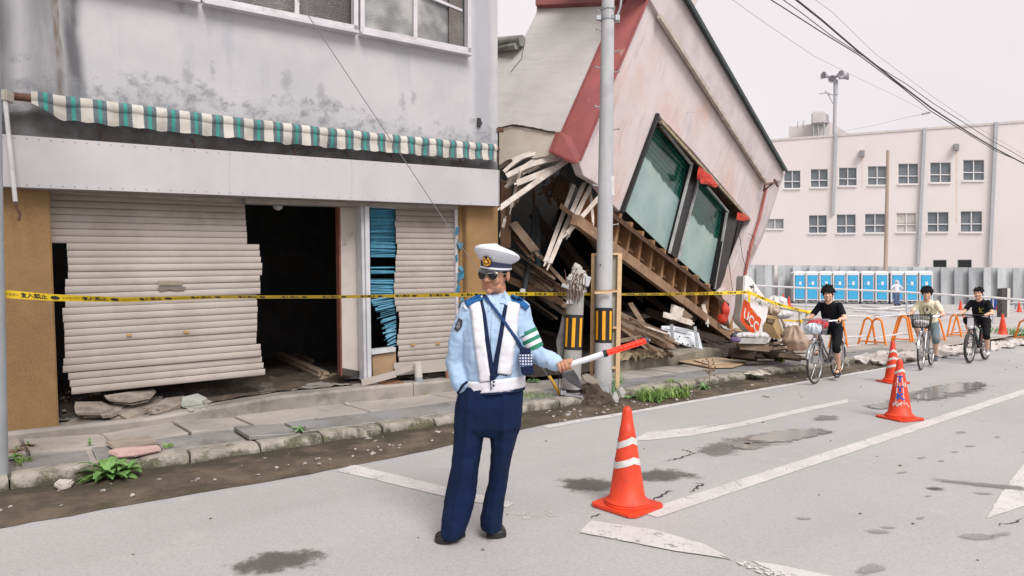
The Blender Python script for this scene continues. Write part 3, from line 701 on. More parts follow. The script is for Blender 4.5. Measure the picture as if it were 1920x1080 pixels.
# fallen slats, downpipe, rusty block and broken plinth under the narrow shutter
g = MB(); g.beam(B1.at(678, 718, .02), B1.at(742, 701, .02), .085, .012, up=B1.N); g.beam(B1.at(742, 699, .03), B1.at(775, 688, .02), .07, .015, up=B1.N)
tag(g.build('fallen_slat', m_shut, None, loc=B1.at(700, 712)), 'loose beige shutter slat lying on the step under the blue blind', 'slat')
g = MB()
for k in range(3): g.beam(B1.at(738+k*2, 686+k*6.5, .12), B1.at(856, 676+k*6.2, .10), .075, .014, up=B1.N)
tag(g.build('slat_bundle', m_shut, None, loc=B1.at(800, 690)), 'stack of crumpled slats fallen beneath the narrow shutter', 'slats')
g = MB(); a = B1.at(783, 680, -.02); b = B1.at(786, 722, -.02); g.tube([a, a.lerp(b, .62)], .052, 14); g.m = 1; g.tube([a.lerp(b, .62), b], .053, 14)
tag(g.build('plastic_pipe', [M('cream pipe', (.55, .52, .47)), M('grey pipe', (.34, .36, .38))], None, smooth=True, loc=b), 'short cream and grey pipe standing under the narrow shutter', 'pipe')
g = MB(); g.plate(B1.poly([(717, 722), (759, 716), (759, 736), (718, 741)], -.03), IN1*.2); tag(g.build('rusty_block', M('rusty iron', (.24, .11, .05), (.15, .075, .04), sc=8, bump=.6), None, loc=B1.at(738, 738), bevel=.01), 'rusty brown block set in the broken plinth beside the pipe', 'block')
g = MB(); b0 = 0; g.box(B1.at(852, 702, .08), (.22, .2, .16)); g.jitter(.03, 9); tag(g.build('red_stone', M('reddish stone', (.25, .12, .08), (.18, .1, .07), sc=9, bump=.5), None, bevel=.02, loc=B1.at(852, 712)), 'reddish brown stone under the right end of the narrow shutter', 'stone')
# timbers on the shop floor
m_tim = M('dusty timber', (.42, .31, .23), (.30, .22, .16), sc=4, bs=40, bump=.4, stretch=(1, 1, 5), dirt=(.35, .3, .25), dlo=.6)
def timbers(name, lab, a, b, rows):
    g = MB(); 
    for i in range(rows[0]):
        for j in range(rows[1]):
            off = Vector((.085*i, -.05*i, .045*j)) + Vector((rnd(-.02, .02), 0, 0)); g.beam(Vector(a)+off, Vector(b)+off, .08, .04, jag=.02)
    tag(g.build(name, m_tim, None, loc=b), lab, 'timber')
def gin(px, py, z=.28): return G(px, py, z)
timbers('timber_stack', 'long stack of sawn timbers pointing out of the dark doorway', gin(500, 662, .34), gin(602, 712), (2, 3))
timbers('timber_stack', 'shorter timber stack deeper inside the dark doorway', gin(512, 652, .40), gin(585, 682, .30), (1, 2))
g = MB(); g.beam(gin(600, 712, .30), gin(628, 701, .34), .06, .02); tag(g.build('wood_offcut', M('pale offcut', (.5, .4, .27)), None, loc=gin(610, 710)), 'pale wood offcut beside the end of the long timber stack', 'offcut')
g = MB(); g.beam(gin(497, 706, .30), gin(524, 712, .30), .05, .02); tag(g.build('wood_offcut', M('grey offcut', (.35, .34, .32)), None, loc=gin(510, 710)), 'thin grey offcut on the dirt near the shutter corner', 'offcut')
# broken stone slabs under the wide shutter
m_rock = M('split slate', (.30, .255, .21), (.17, .14, .115), sc=7, bs=30, bump=.7, bd=.01, dirt=(.4, .37, .33), dlo=.6)
rk = [(( 112, 797), (152, 778), (192, 772), (188, 788), (150, 795), (125, 800), .0, 'lowest brown slab against the foot of the ochre pier'),
      ((140, 752), (190, 752), (214, 764), (190, 773), (142, 774), (140, 764), .05, 'cracked dark slab lying over the lowest one'),
      ((190, 758), (236, 752), (226, 768), (206, 779), (188, 778), (190, 768), .02, 'small tilted slab left of the long pointed one'),
      ((218, 774), (268, 745), (304, 742), (306, 752), (272, 770), (238, 785), .03, 'long pointed slab in the middle of the heap'),
      ((276, 770), (310, 746), (345, 742), (343, 756), (316, 768), (286, 772), .05, 'rounded tan slab right of the long pointed one'),
      ((342, 745), (370, 738), (388, 746), (380, 756), (355, 761), (341, 760), .06, 'pale greenish slab at the right end of the heap'),
      ((195, 741), (240, 735), (290, 730), (280, 742), (240, 750), (200, 748), .12, 'flat slab wedged right under the shutter edge')]
for r in rk:
    ym = max(y for _, y in r[:6]); dd0 = -.03+max(0, (785-ym)/50)*.16
    pts = [B1.at(x, y, dd0+(ym-y)*.010) for x, y in r[:6]]
    g = MB(); g.plate(pts, (.01, .02, -.035)); c = sum(pts, Vector())/6
    g.jitter(.012, 8)
    for q in range(2):
        dv = Vector((rnd(-.05, .05), rnd(.01, .05), -.028*(q+1))); b0 = len(g.v); g.plate([c+(p-c)*rnd(.75, 1.05)+dv for p in pts], (.005, .012, -.014))
    g.jitter(.010, 14)
    tag(g.build('stone_slab', m_rock if r[6] != .06 else M('pale slate', (.36, .38, .34), (.28, .29, .26), sc=5), None, bevel=.003, loc=c), r[7], 'stone slab', 'broken slabs heaped under the wide shutter')
g = MB(); g.grid(lambda u, v: B1.at(112+u*400, 800-u*62-v*(52-24*u)*1.0, .20+v*.5)+Vector((0, 0, -.05+.07*abs(noise.noise(Vector((u*22, v*4, 0)))))), 70, 8); tag(g.build('rubble_bed', M('dark rubble', (.12, .10, .08), (.07, .055, .045), sc=14, bs=30, bump=1, bd=.03, dirt=(.24, .2, .17), dsc=16), smooth=True), 'dark earthy rubble packed under the wide shutter', 'rubble', kind='stuff')
g = MB()
for i in range(90):
    px = rnd(118, 480); py = rnd(735, 770) if px < 390 else rnd(712, 735); r = rnd(.01, .04); b0 = len(g.v); g.ball(G(px, py, .28), (r, r*.8, r*.6), 7, 5); g.jitter(r*.5, 25, b0, i)
tag(g.build('rubble', M('rubble', (.22, .19, .16), (.36, .33, .3), sc=14, bump=.5)), 'loose crumbs of rubble on the step below the wide shutter', 'rubble', kind='stuff')
random.seed(23)
# ======================= COLLAPSED LEANING HOUSE =======================
HU = Vector((879, 1200, -421)).normalized(); HV = Vector((.327, .1115, 1)); HV = (HV - HU*HV.dot(HU)).normalized()
HQ = W(1370, 635, 16.5); B2 = Plane(HQ, HU, HV); IN2 = -B2.N                # IN2 points into the house
house = thing('leaning_house', 'pink rendered two storey house leaning over its crushed ground floor', 'house', G(1370, 640, .1))
def pinkmat():
    n = NT('pink render', .88); u, v, _ = n.xyz(n.uvco()); uv = n.uvco()
    c = n.mix(n.ramp(n.noise(.8, 6, uv, rough=.65), .38, .66), (.66, .58, .575), (.58, .505, .505))
    c = n.mix(n.ramp(n.noise(.75, 5, uv, stretch=(1.1, .8, 1)), .46, .7, 0, .75), c, (.61, .42, .35))
    c = n.mix(n.ramp(n.noise(2.2, 6, uv, stretch=(3, .35, 1), rough=.7), .52, .72, 0, .6), c, (.34, .275, .275))
    c = n.mix(n.ramp(n.noise(3, 6, uv, rough=.75), .58, .72, 0, .7), c, (.66, .60, .58))
    e = n.voro(.5, uv, 'DISTANCE_TO_EDGE', stretch=(1, .6, 1)); c = n.mix(n.math('MULTIPLY', n.ramp(e, 0, .003, .4, 0, False), n.ramp(n.noise(1.5, 2, uv), .5, .6)), c, (.22, .15, .13))
    n.color(c); n.bump(n.math('ADD', n.noise(110, 4), n.math('MULTIPLY', n.noise(5, 5), 2)), .35, .006); return n.m
m_pink = pinkmat(); uv2 = lambda p: B2.uv(p)
m_pinkd = M('grey pink fascia', (.60, .525, .53), (.52, .45, .46), sc=2, bs=90, dirt=(.50, .42, .42), dsc=2, stretch=(1, 1, 1))
P2 = B2.poly
TH = IN2*.16
g = MB()     # wall pieces around the window opening
g.plate(P2([(1213, 0), (1233, 212), (1163, 398), (1150, 385), (1122, 347), (1108, 338), (1094, 330), (1085, 305), (1152, 143)]), TH)
g.plate(P2([(1213, 0), (1330, -220), (1400, -180), (1300, 20), (1300, 285), (1240, 222), (1233, 212)]), TH)
g.plate(P2([(1300, 20), (1437, 342), (1408, 412), (1300, 285)]), TH)
g.plate(P2([(1408, 412), (1437, 342), (1400, 515), (1384, 560), (1368, 610), (1352, 548), (1360, 540)]), TH)
wl = g.build('front_wall', m_pink, house, uv=uv2, bevel=.01)
g = MB()     # upper band outside the moulding and its thin dark roof edge
ob = P2([(1200, -95), (1275, -25), (1474, 320), (1468, 338), (1437, 344), (1235, 28), (1170, -85)], -.07); g.plate(ob, TH*1.2)
g.build('eave_band', m_pinkd, house, bevel=.01)
g = MB(); g.beam(B2.at(1236, 30, -.10), B2.at(1437, 343, -.10), .07, .07, up=B2.N)
g.build('moulding', M('cream moulding', (.55, .48, .42), (.42, .36, .32), sc=5, dirt=(.3, .24, .2)), house)
g = MB(); a = B2.at(1210, -140, -.16); b = B2.at(1475, 321, -.16)
g.beam(a, b, .04, .075, up=HV); g.plate([a, b, b+IN2*1.5, a+IN2*1.5], HV*.05)
g.build('roof_edge', M('green black roof metal', (.03, .05, .052), (.02, .032, .034), sc=8, rough=.5), house)
# right return wall with its red pipe and bracket
g = MB(); g.plate([B2.at(1437, 342, .0), B2.at(1468, 335, .0), B2.at(1432, 440, .3), B2.at(1402, 492, .4), B2.at(1399, 515, .1)], IN2*1.5)
g.build('corner_return', m_pinkd, house, bevel=.01)
g = MB(); g.tube([B2.at(1437, 352, -.05), B2.at(1424, 410, -.05), B2.at(1408, 460, -.04), B2.at(1400, 500, -.05), B2.at(1392, 540, -.02)], .035, 8)
g.build('red_drain', M('faded red paint', (.42, .13, .11), (.33, .12, .10), sc=8), house, smooth=True)
g = MB(); p = [B2.at(1432, 358, -.1), B2.at(1434, 346, -.2), B2.at(1450, 343, -.3), B2.at(1456, 340, -.32)]
g.tube(p, .028, 6); g.tube([p[0], p[2]], .02, 6); g.tube([B2.at(1452, 337, -.3), B2.at(1458, 349, -.3)], .03, 6); g.build('iron_bracket', m_rust, house)
g = MB()
for pts in ([(1404, 438), (1416, 446), (1413, 456), (1404, 470)], [(1380, 410), (1388, 450), (1392, 480), (1401, 512)], [(1366, 490), (1370, 520), (1375, 555)]):
    g.tube([B2.at(x, y, -.06) for x, y in pts], .007, 5)
g.build('loose_wire', M('black cable', (.05, .04, .04)), house)
g = MB(); g.plate(P2([(1402, 470), (1412, 455), (1419, 462), (1414, 480), (1405, 486)], -.02), IN2*.1); g.build('broken_corner', M('broken plaster', (.45, .36, .34), (.3, .24, .22), sc=15), house)
# window: deep reveal, two glass sheets, black posts
m_bk = M('black frame', (.012, .011, .013), (.007, .007, .008), sc=5, rough=.4); m_wood = M('raw brown timber', (.36, .19, .085), (.24, .125, .06), sc=5, bs=30, bump=.5, bd=.006, stretch=(1, 1, 1), dirt=(.45, .32, .20), dsc=4)
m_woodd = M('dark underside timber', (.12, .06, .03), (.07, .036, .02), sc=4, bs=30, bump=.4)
m_orange = M('orange stained ply', (.48, .20, .07), (.28, .12, .045), sc=3, bs=30, bump=.4, stretch=(1, 1, 1))
wc = {'A': (1233, 212), 'B': (1407, 412), 'C': (1358, 548), 'D': (1167, 396)}
g = MB(); A_, B_ = B2.at(*wc['A']), B2.at(*wc['B'])
g.plate([B2.at(1252, 236), B_, B_+IN2*.42, B2.at(1252, 236)+IN2*.42], HV*.03); g.build('reveal', M('torn brown reveal', (.13, .07, .04), (.06, .035, .025), sc=6, bs=20, bump=.8, bd=.02), house)
g = MB(); g.beam(B2.at(1240, 228, -.012), B2.at(1407, 414, -.012), .05, .04, up=B2.N); g.jitter(.012, 5); g.build('reveal_edge', M('pale torn edge', (.42, .37, .26), (.28, .22, .14), sc=8), house)
g = MB(); g.beam(B2.at(1233, 214, -.03), B2.at(1165, 398, -.03), .055, .08, up=B2.N); g.build('window_frame', m_bk, house)
def glass2():
    n = NT('green blind glass', .08, 0, .7); u, v, _ = n.xyz(n.uvco()); uv = n.uvco()
    return n, u, v, uv
def mkglass(px0, py0, px1, py1, bot):
    """green blind above, pale reflection and faint curtain shape painted into the colour below; line from pixel 0 to pixel 1 parts them"""
    n, u, v, uv = glass2()
    (u0, v0), (u1, v1) = B2.uv(B2.at(px0, py0, .25)), B2.uv(B2.at(px1, py1, .25))
    k = (v1-v0)/(u1-u0)
    d = n.math('SUBTRACT', n.math('SUBTRACT', v, v0), n.math('MULTIPLY', n.math('SUBTRACT', u, u0), k))
    d = n.math('ADD', d, n.ramp(n.noise(1.3, 2, uv), .3, .7, -.06, .06))
    fr = n.math('FRACT', n.math('MULTIPLY', v, 11)); 
    bl = n.mix(n.ramp(n.math('ABSOLUTE', n.math('SUBTRACT', fr, .5)), .30, .42, 0, 1), (.005, .095, .065), (.002, .022, .018))
    bl = n.mix(n.ramp(n.noise(1.5, 3, uv), .4, .7, 0, .8), bl, (.002, .02, .018))
    low = n.mix(n.ramp(n.noise(1.3, 5, uv), .35, .65), (.34, .47, .45), (.26, .385, .37))
    low = n.mix(n.ramp(n.noise(.9, 4, uv), .52, .7, 0, .4), low, (.42, .46, .38))
    low = n.mix(n.ramp(n.noise(5, 6, uv, rough=.7), .62, .7, 0, .35), low, (.16, .29, .31))
    n.color(n.mix(n.ramp(d, -.03, .03), low, bl)); n.set(n.b.inputs['Roughness'], n.ramp(d, -.03, .03, .35, .12)); return n.m
for k, (pts, l0, l1, fr) in enumerate((([(1236, 222), (1300, 300), (1254, 474), (1173, 396)], (1205, 290), (1285, 390), 0), ([(1312, 330), (1367, 398), (1340, 545), (1275, 488)], (1293, 402), (1362, 465), 0))):
    g = MB(); g.plate(P2(pts, .25), IN2*.01); gl = g.build('glass', mkglass(*l0, *l1, 0), house, uv=uv2)
    gl['label'] = ['left glass sheet of the tilted window with a green blind', 'right glass sheet of the tilted window with a green blind'][k]
m_steel = M('window bead', (.55, .58, .56), (.4, .4, .4), sc=4, rough=.35)
g = MB(); g.plate(P2([(1302, 292), (1318, 312), (1274, 490), (1256, 474)], .16), IN2*.12); g.build('window_post', m_bk, house)
g = MB(); g.plate(P2([(1366, 396), (1384, 410), (1352, 548), (1338, 540)], .12), IN2*.16); g.build('window_post', m_bk, house)
g = MB()
for a, b in (((1298, 305), (1255, 475)), ((1311, 332), (1272, 486)), ((1363, 398), (1339, 542)), ((1240, 236), (1296, 308)), ((1326, 350), (1365, 397))):
    g.beam(B2.at(*a, .14), B2.at(*b, .14), .03, .05, up=B2.N)
g.build('window_bead', m_steel, house)
# red torn cloth under the reveal
m_red = M('red cloth', (.62, .05, .02), (.45, .03, .015), sc=8, bs=40, bump=.5, rough=.6)
def rag(name, pts, d, parent, mat, amp=.05):
    q = P2(pts, d); c = sum(q, Vector())/len(q); g = MB(); rr = []
    for t in (1, .66, .33): rr.append([c+(p-c)*t + B2.N*(amp*noise.noise(p*7*t)+ .04*(1-t)) for p in q])
    b = len(g.v); g.v += sum(rr, []); n_ = len(q)
    for i in range(2):
        for k in range(n_): g.f.append([b+i*n_+k, b+i*n_+(k+1) % n_, b+(i+1)*n_+(k+1) % n_, b+(i+1)*n_+k]); g.mi.append(0)
    g.f.append([b+2*n_+k for k in range(n_)]); g.mi.append(0)
    o = g.build(name, mat, parent); mo = o.modifiers.new('s', 'SOLIDIFY'); mo.thickness = .01; return o
rag('red_cloth', [(1312, 312), (1324, 318), (1338, 330), (1344, 345), (1335, 349), (1318, 342), (1308, 336), (1309, 325)], -.02, house, m_red)
rag('red_cloth', [(1309, 328), (1325, 336), (1346, 346), (1340, 352), (1326, 346), (1312, 344)], -.08, house, m_red)
rag('red_cloth', [(1383, 398), (1395, 401), (1405, 410), (1395, 415), (1380, 412)], -.02, house, m_red)
# floor edge below the front wall: ledge, studs, boards and the long bottom beam
TOP = ((1142, 392), (1368, 570)); BOT = ((1078, 412), (1372, 634))
def lp(L_, t, d=0): return B2.at(L_[0][0]+(L_[1][0]-L_[0][0])*t, L_[0][1]+(L_[1][1]-L_[0][1])*t, d)
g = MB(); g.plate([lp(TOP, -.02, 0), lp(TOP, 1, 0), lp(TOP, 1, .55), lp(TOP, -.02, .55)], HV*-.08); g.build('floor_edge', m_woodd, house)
g = MB(); g.plate([lp(TOP, -.2, .5), lp(TOP, 1.02, .5), lp(BOT, 1.01, .5), lp(BOT, .0, .5)], IN2*.03); g.build('floor_boarding', m_orange, house)
for i in range(11):
    t = .04+i*.093; t2 = t*.80+.19
    a = lp(TOP, t, .30); b = lp(BOT, t2-.012, .28)
    g = MB(); g.beam(a, b, .09, .30, up=B2.N); g.build('joist', m_wood, house)
    g = MB(); c = a.lerp(b, .72)+HU*.14; g.beam(c-HU*.03, c+HU*.32, .06, .07, up=B2.N); g.build('noggin', m_wood, house)
g = MB(); g.beam(lp(BOT, .0, .04), lp(BOT, 1.0, .04), .17, .14, up=B2.N); g.jitter(.006, 3); g.build('bottom_beam', M('weathered beam', (.36, .23, .14), (.25, .15, .09), sc=3, bs=25, bump=.5, dirt=(.4, .3, .2), dsc=3, dlo=.6), house)
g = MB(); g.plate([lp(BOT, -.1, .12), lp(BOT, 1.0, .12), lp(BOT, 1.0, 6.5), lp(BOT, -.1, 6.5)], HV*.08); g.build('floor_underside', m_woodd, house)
g = MB(); g.plate(P2([(1338, 560), (1366, 572), (1372, 640), (1350, 640), (1336, 615)], .35), IN2*.4); g.build('end_post', m_wood, house)
# grey side wall seen over the gap, with its red metal edging
E0 = B2.at(1085, 305); E1 = B2.at(1213, 0); SIDE = Plane(E0, -IN2, (E1-E0)); Wv = IN2
class Pl2(Plane):
    def __init__(s, O, a, b):
        s.O = Vector(O); s.U = a.normalized(); s.N = a.cross(b).normalized()
        s.V = s.N.cross(s.U).normalized()
SP = Pl2(E0, IN2, E1-E0)
if SP.N.y > 0: SP.N = -SP.N
uvs = lambda p: SP.uv(p)
def greymat():
    n = NT('grey rough cast', .9); u, v, _ = n.xyz(n.uvco()); uv = n.uvco()
    c = n.mix(n.ramp(n.noise(1.2, 5, uv), .35, .7), (.68, .65, .625), (.60, .57, .545))
    c = n.mix(n.ramp(n.noise(4, 5, uv, stretch=(.4, 2.5, 1)), .45, .7, 0, .4), c, (.50, .47, .45))
    n.color(c); n.bump(n.noise(70, 4), .6, .012); return n.m
m_grey = greymat(); m_beige = M('beige board', (.60, .53, .45), (.52, .45, .37), sc=2, bs=60, bump=.3)
sp = lambda pts, d=0: [SP.at(x, y, d) for x, y in pts]
ins = -SP.N
g = MB(); g.plate(sp([(1006, 24), (980, 76), (925, 84), (905, 236), (938, 238), (960, 233), (985, 236), (1010, 241), (1030, 246), (1052, 248), (1160, 10), (1166, -60), (1010, -60)]), ins*.12)
g.build('side_wall', m_grey, house, uv=uvs)
g = MB(); g.plate(sp([(905, 240), (935, 241), (962, 236), (985, 239), (1012, 244), (1050, 250), (1037, 290), (1000, 297), (985, 292), (950, 300), (905, 330)], .03), ins*.1)
g.build('side_wall_lower', m_beige, house, uv=uvs)
g = MB(); g.plate(sp([(1004, -14), (1175, -22), (1170, 2), (1004, 9)], -.10), ins*.2); g.build('ridge_cap', M('dull red metal', (.30, .085, .075), (.24, .07, .065), sc=4, rough=.5), house)
m_rtrim = M('red trim', (.40, .115, .105), (.33, .10, .095), sc=3, bs=90, bump=.3, rough=.7, dirt=(.47, .25, .22), dlo=.6)
g = MB(); g.plate([SP.at(1172, -14, -.05), B2.at(1219, -14, -.03), B2.at(1152, 143, -.03), B2.at(1090, 292, -.03), B2.at(1083, 304, -.03), SP.at(1043, 280, -.05), SP.at(1109, 130, -.05)], IN2*.1+ins*.03); g.build('corner_trim', m_rtrim, house, bevel=.012)
g = MB(); g.plate([SP.at(1051, 246, -.08), B2.at(1104, 272, -.06), B2.at(1083, 307, -.06), SP.at(1037, 284, -.08)], IN2*.12+ins*.03); g.build('trim_collar', m_rtrim, house, bevel=.008)
g = MB(); g.tube([B2.at(1216, -4, -.05), B2.at(1152, 146, -.05), B2.at(1088, 300, -.05)], .022, 6); g.build('trim_bead', M('dark red bead', (.30, .08, .08)), house)
g = MB()     # gutter end between the two buildings
a = SP.at(930, 80, -.12); b = SP.at(979, 76, -.12)
g.tube([a, b], .10, 12); g.tube([a+Vector((0, 0, -.12)), b+Vector((-.1, 0, -.1))], .06, 10); g.build('gutter', M('grey green gutter', (.33, .34, .30), (.2, .2, .17), sc=5), house, smooth=True)
g = MB()
for pts in ([(982, 85), (978, 110), (965, 125), (958, 135)], [(935, 241), (945, 238), (965, 234), (985, 237), (1010, 242), (1040, 247)], ):
    ps = sp(pts, -.01); fine = []
    for p, q in zip(ps, ps[1:]):
        for t in range(5): fine.append(p.lerp(q, t/5)+SP.V*rnd(-.015, .015))
    fine.append(ps[-1]); g = MB(); g.tube(fine, .010 if len(pts) > 4 else .005, 5); g.build('wall_crack', M('crack shadow', (.08, .05, .04)), house)
# rest of the upper storey (closes the box behind the walls)
g = MB(); r0 = SP.at(1006, -40); 
g.plate([B2.at(1300, 20)+IN2*.5, B2.at(1437, 342)+IN2*.5, B2.at(1400, 515)+IN2*.5, lp(TOP, .95, .5), lp(TOP, 0, .5), B2.at(1100, 330)+IN2*.5, B2.at(1213, 0)+IN2*.5], IN2*.05)
g.build('inner_wall', m_dark, house)
g = MB(); g.plate([SP.at(1004, -20), B2.at(1213, -30), B2.at(1340, -230), SP.at(1040, -260)], ins*.3); g.build('upper_wall', m_grey, house, uv=uvs)
# ----- crushed ground floor: dark cavity closed behind by walls
m_black = M('shaded cavity wall', (.010, .008, .007), (.006, .005, .004), sc=3)  # colour blackened to carry the deep shade of the cavity
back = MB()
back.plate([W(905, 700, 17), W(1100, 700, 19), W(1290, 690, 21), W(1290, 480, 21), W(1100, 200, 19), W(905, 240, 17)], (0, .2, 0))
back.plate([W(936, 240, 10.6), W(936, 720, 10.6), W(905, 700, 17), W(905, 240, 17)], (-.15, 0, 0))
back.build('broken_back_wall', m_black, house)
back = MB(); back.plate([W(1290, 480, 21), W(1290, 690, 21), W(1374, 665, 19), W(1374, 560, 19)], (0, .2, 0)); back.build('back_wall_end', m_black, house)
g = MB(); m_bark = M('debris soil', (.06, .045, .034), (.035, .026, .02), sc=4, bs=20, bump=.9, bd=.03, dirt=(.13, .10, .075), dsc=7)
def df(u, v):
    s = 5.6+u*9.4; nn = 7.7+v*7.5
    return SN(s, nn, .12+.10*v+.16*abs(noise.noise(Vector((s*1.1, nn*1.1, 0))))*min(1, v*6+.3)+.08*noise.noise(Vector((s*4, nn*4, 0))))
g.grid(df, 80, 50); tag(g.build('debris_ground', m_bark, smooth=True), kind='structure')
# timber wreckage, each piece a thing
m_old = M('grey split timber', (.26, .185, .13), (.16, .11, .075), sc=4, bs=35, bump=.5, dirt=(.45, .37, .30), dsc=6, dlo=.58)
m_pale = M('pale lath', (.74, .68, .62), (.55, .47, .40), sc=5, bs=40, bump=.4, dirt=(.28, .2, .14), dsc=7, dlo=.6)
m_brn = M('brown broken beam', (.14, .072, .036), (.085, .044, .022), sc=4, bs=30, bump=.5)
m_dkb = M('dark brown board', (.055, .034, .022), (.03, .018, .012), sc=4, bs=30, bump=.4)  # brown lowered so the boards hold the shade under the house
def board(a, b, w, t, mat, lab, name='broken_board', grp=None, cat='board', bend=0, jag=.05, up=None):
    a, b = W(*a), W(*b); g = MB()
    if bend:
        k = 8; n_ = (b-a).cross(Vector((0, 1, 0))).normalized()
        pts = [a.lerp(b, i/k) + n_*bend*math.sin(math.pi*i/k) for i in range(k+1)]
        for p, q in zip(pts, pts[1:]): g.beam(p, q+(q-p)*.03, w, t, up=up or (0, -1, .2))
    else:
        g.beam(a, b, w, t, up=up or (0, -1, .2), jag=jag)
        # splintered tip
        tt = (b-a).normalized(); g.beam(b-tt*.02, b+tt*rnd(.04, .12), w*.35, t*.6, up=up or (0, -1, .2))
    tag(g.build(name, mat, None, loc=a), lab, cat, grp or 'broken timbers of the collapsed house')
pl = [((1036, 289, 10.6), (945, 322, 10.5), .06, .03, 'curved lath just under the red corner collar', -.12), ((1042, 290, 10.6), (952, 343, 10.5), .06, .03, 'second curved lath arching left from the red collar', -.10),
      ((1052, 296, 10.5), (950, 330, 10.4), .085, .03, 'wide pale lath running level below the red collar', -.05), ((1035, 318, 10.5), (971, 343, 10.4), .10, .03, 'short pale lath with printed marks under the level one', 0),
      ((1064, 300, 10.5), (938, 390, 10.2), .085, .04, 'longest pale lath reaching down left to the white fascia corner', 0),
      ((1060, 318, 11.2), (1047, 306, 11.2), .07, .03, 'tiny lath stub beside the red collar', 0), ((1084, 325, 11), (1024, 488, 10.2), .07, .05, 'leftmost of the long pale laths hanging down', 0),
      ((1096, 342, 10.9), (1030, 496, 10.1), .07, .05, 'second of the long pale laths hanging down', 0), ((1107, 352, 10.8), (1062, 436, 10.5), .07, .04, 'third pale lath hanging beside the pole', 0),
      ((1101, 362, 10.8), (1066, 440, 10.4), .06, .04, 'thin grey lath hanging between two pale ones', 0), ((1121, 373, 10.3), (1064, 437, 10.3), .07, .04, 'short lath slanting from the pole to the hanging laths', 0),
      ((1107, 360, 11), (1112, 415, 10.8), .045, .045, 'thin upright stick hanging by the pole', 0), ((1080, 300, 11.2), (1076, 322, 11.2), .11, .04, 'small square block hanging below the trim', 0)]
pl += [((1046, 284, 10.7), (960, 300, 10.6), .05, .03, 'thin lath bending along the foot of the beige wall', -.06), ((1030, 300, 10.7), (948, 352, 10.6), .06, .03, 'lath ending beside the brown upright post', -.05), ((1000, 292, 10.8), (960, 312, 10.7), .04, .03, 'short lath above the printed one', -.03),
       ((975, 322, 10.4), (958, 392, 10.6), .05, .03, 'lath hanging down beside the grey post end', 0), ((1012, 312, 10.6), (990, 322, 10.5), .04, .03, 'stub of lath crossing the level one', 0)]
for a, b, w, t, lab, be in pl: board(a, b, w, t, m_pale, lab, 'lath', bend=be, cat='lath')
g = MB()
pls = [((1058, 325, 11.6), (1043, 370, 11.4), .16), ((1068, 322, 11.6), (1054, 378, 11.4), .12), ((1044, 342, 11.6), (1018, 360, 11.5), .10), ((1035, 352, 11.7), (1050, 385, 11.5), .07), ((1020, 352, 11.8), (1032, 380, 11.6), .06)]
for i, (a, b, w) in enumerate(pls): board(a, b, w, .05, m_brn, ['broad brown splinter under the red collar', 'brown splinter right of the broad one', 'short brown splinter pointing left', 'narrow brown splinter crossing the broad one', 'smallest brown splinter hanging left'][i], 'splinter', cat='splinter')
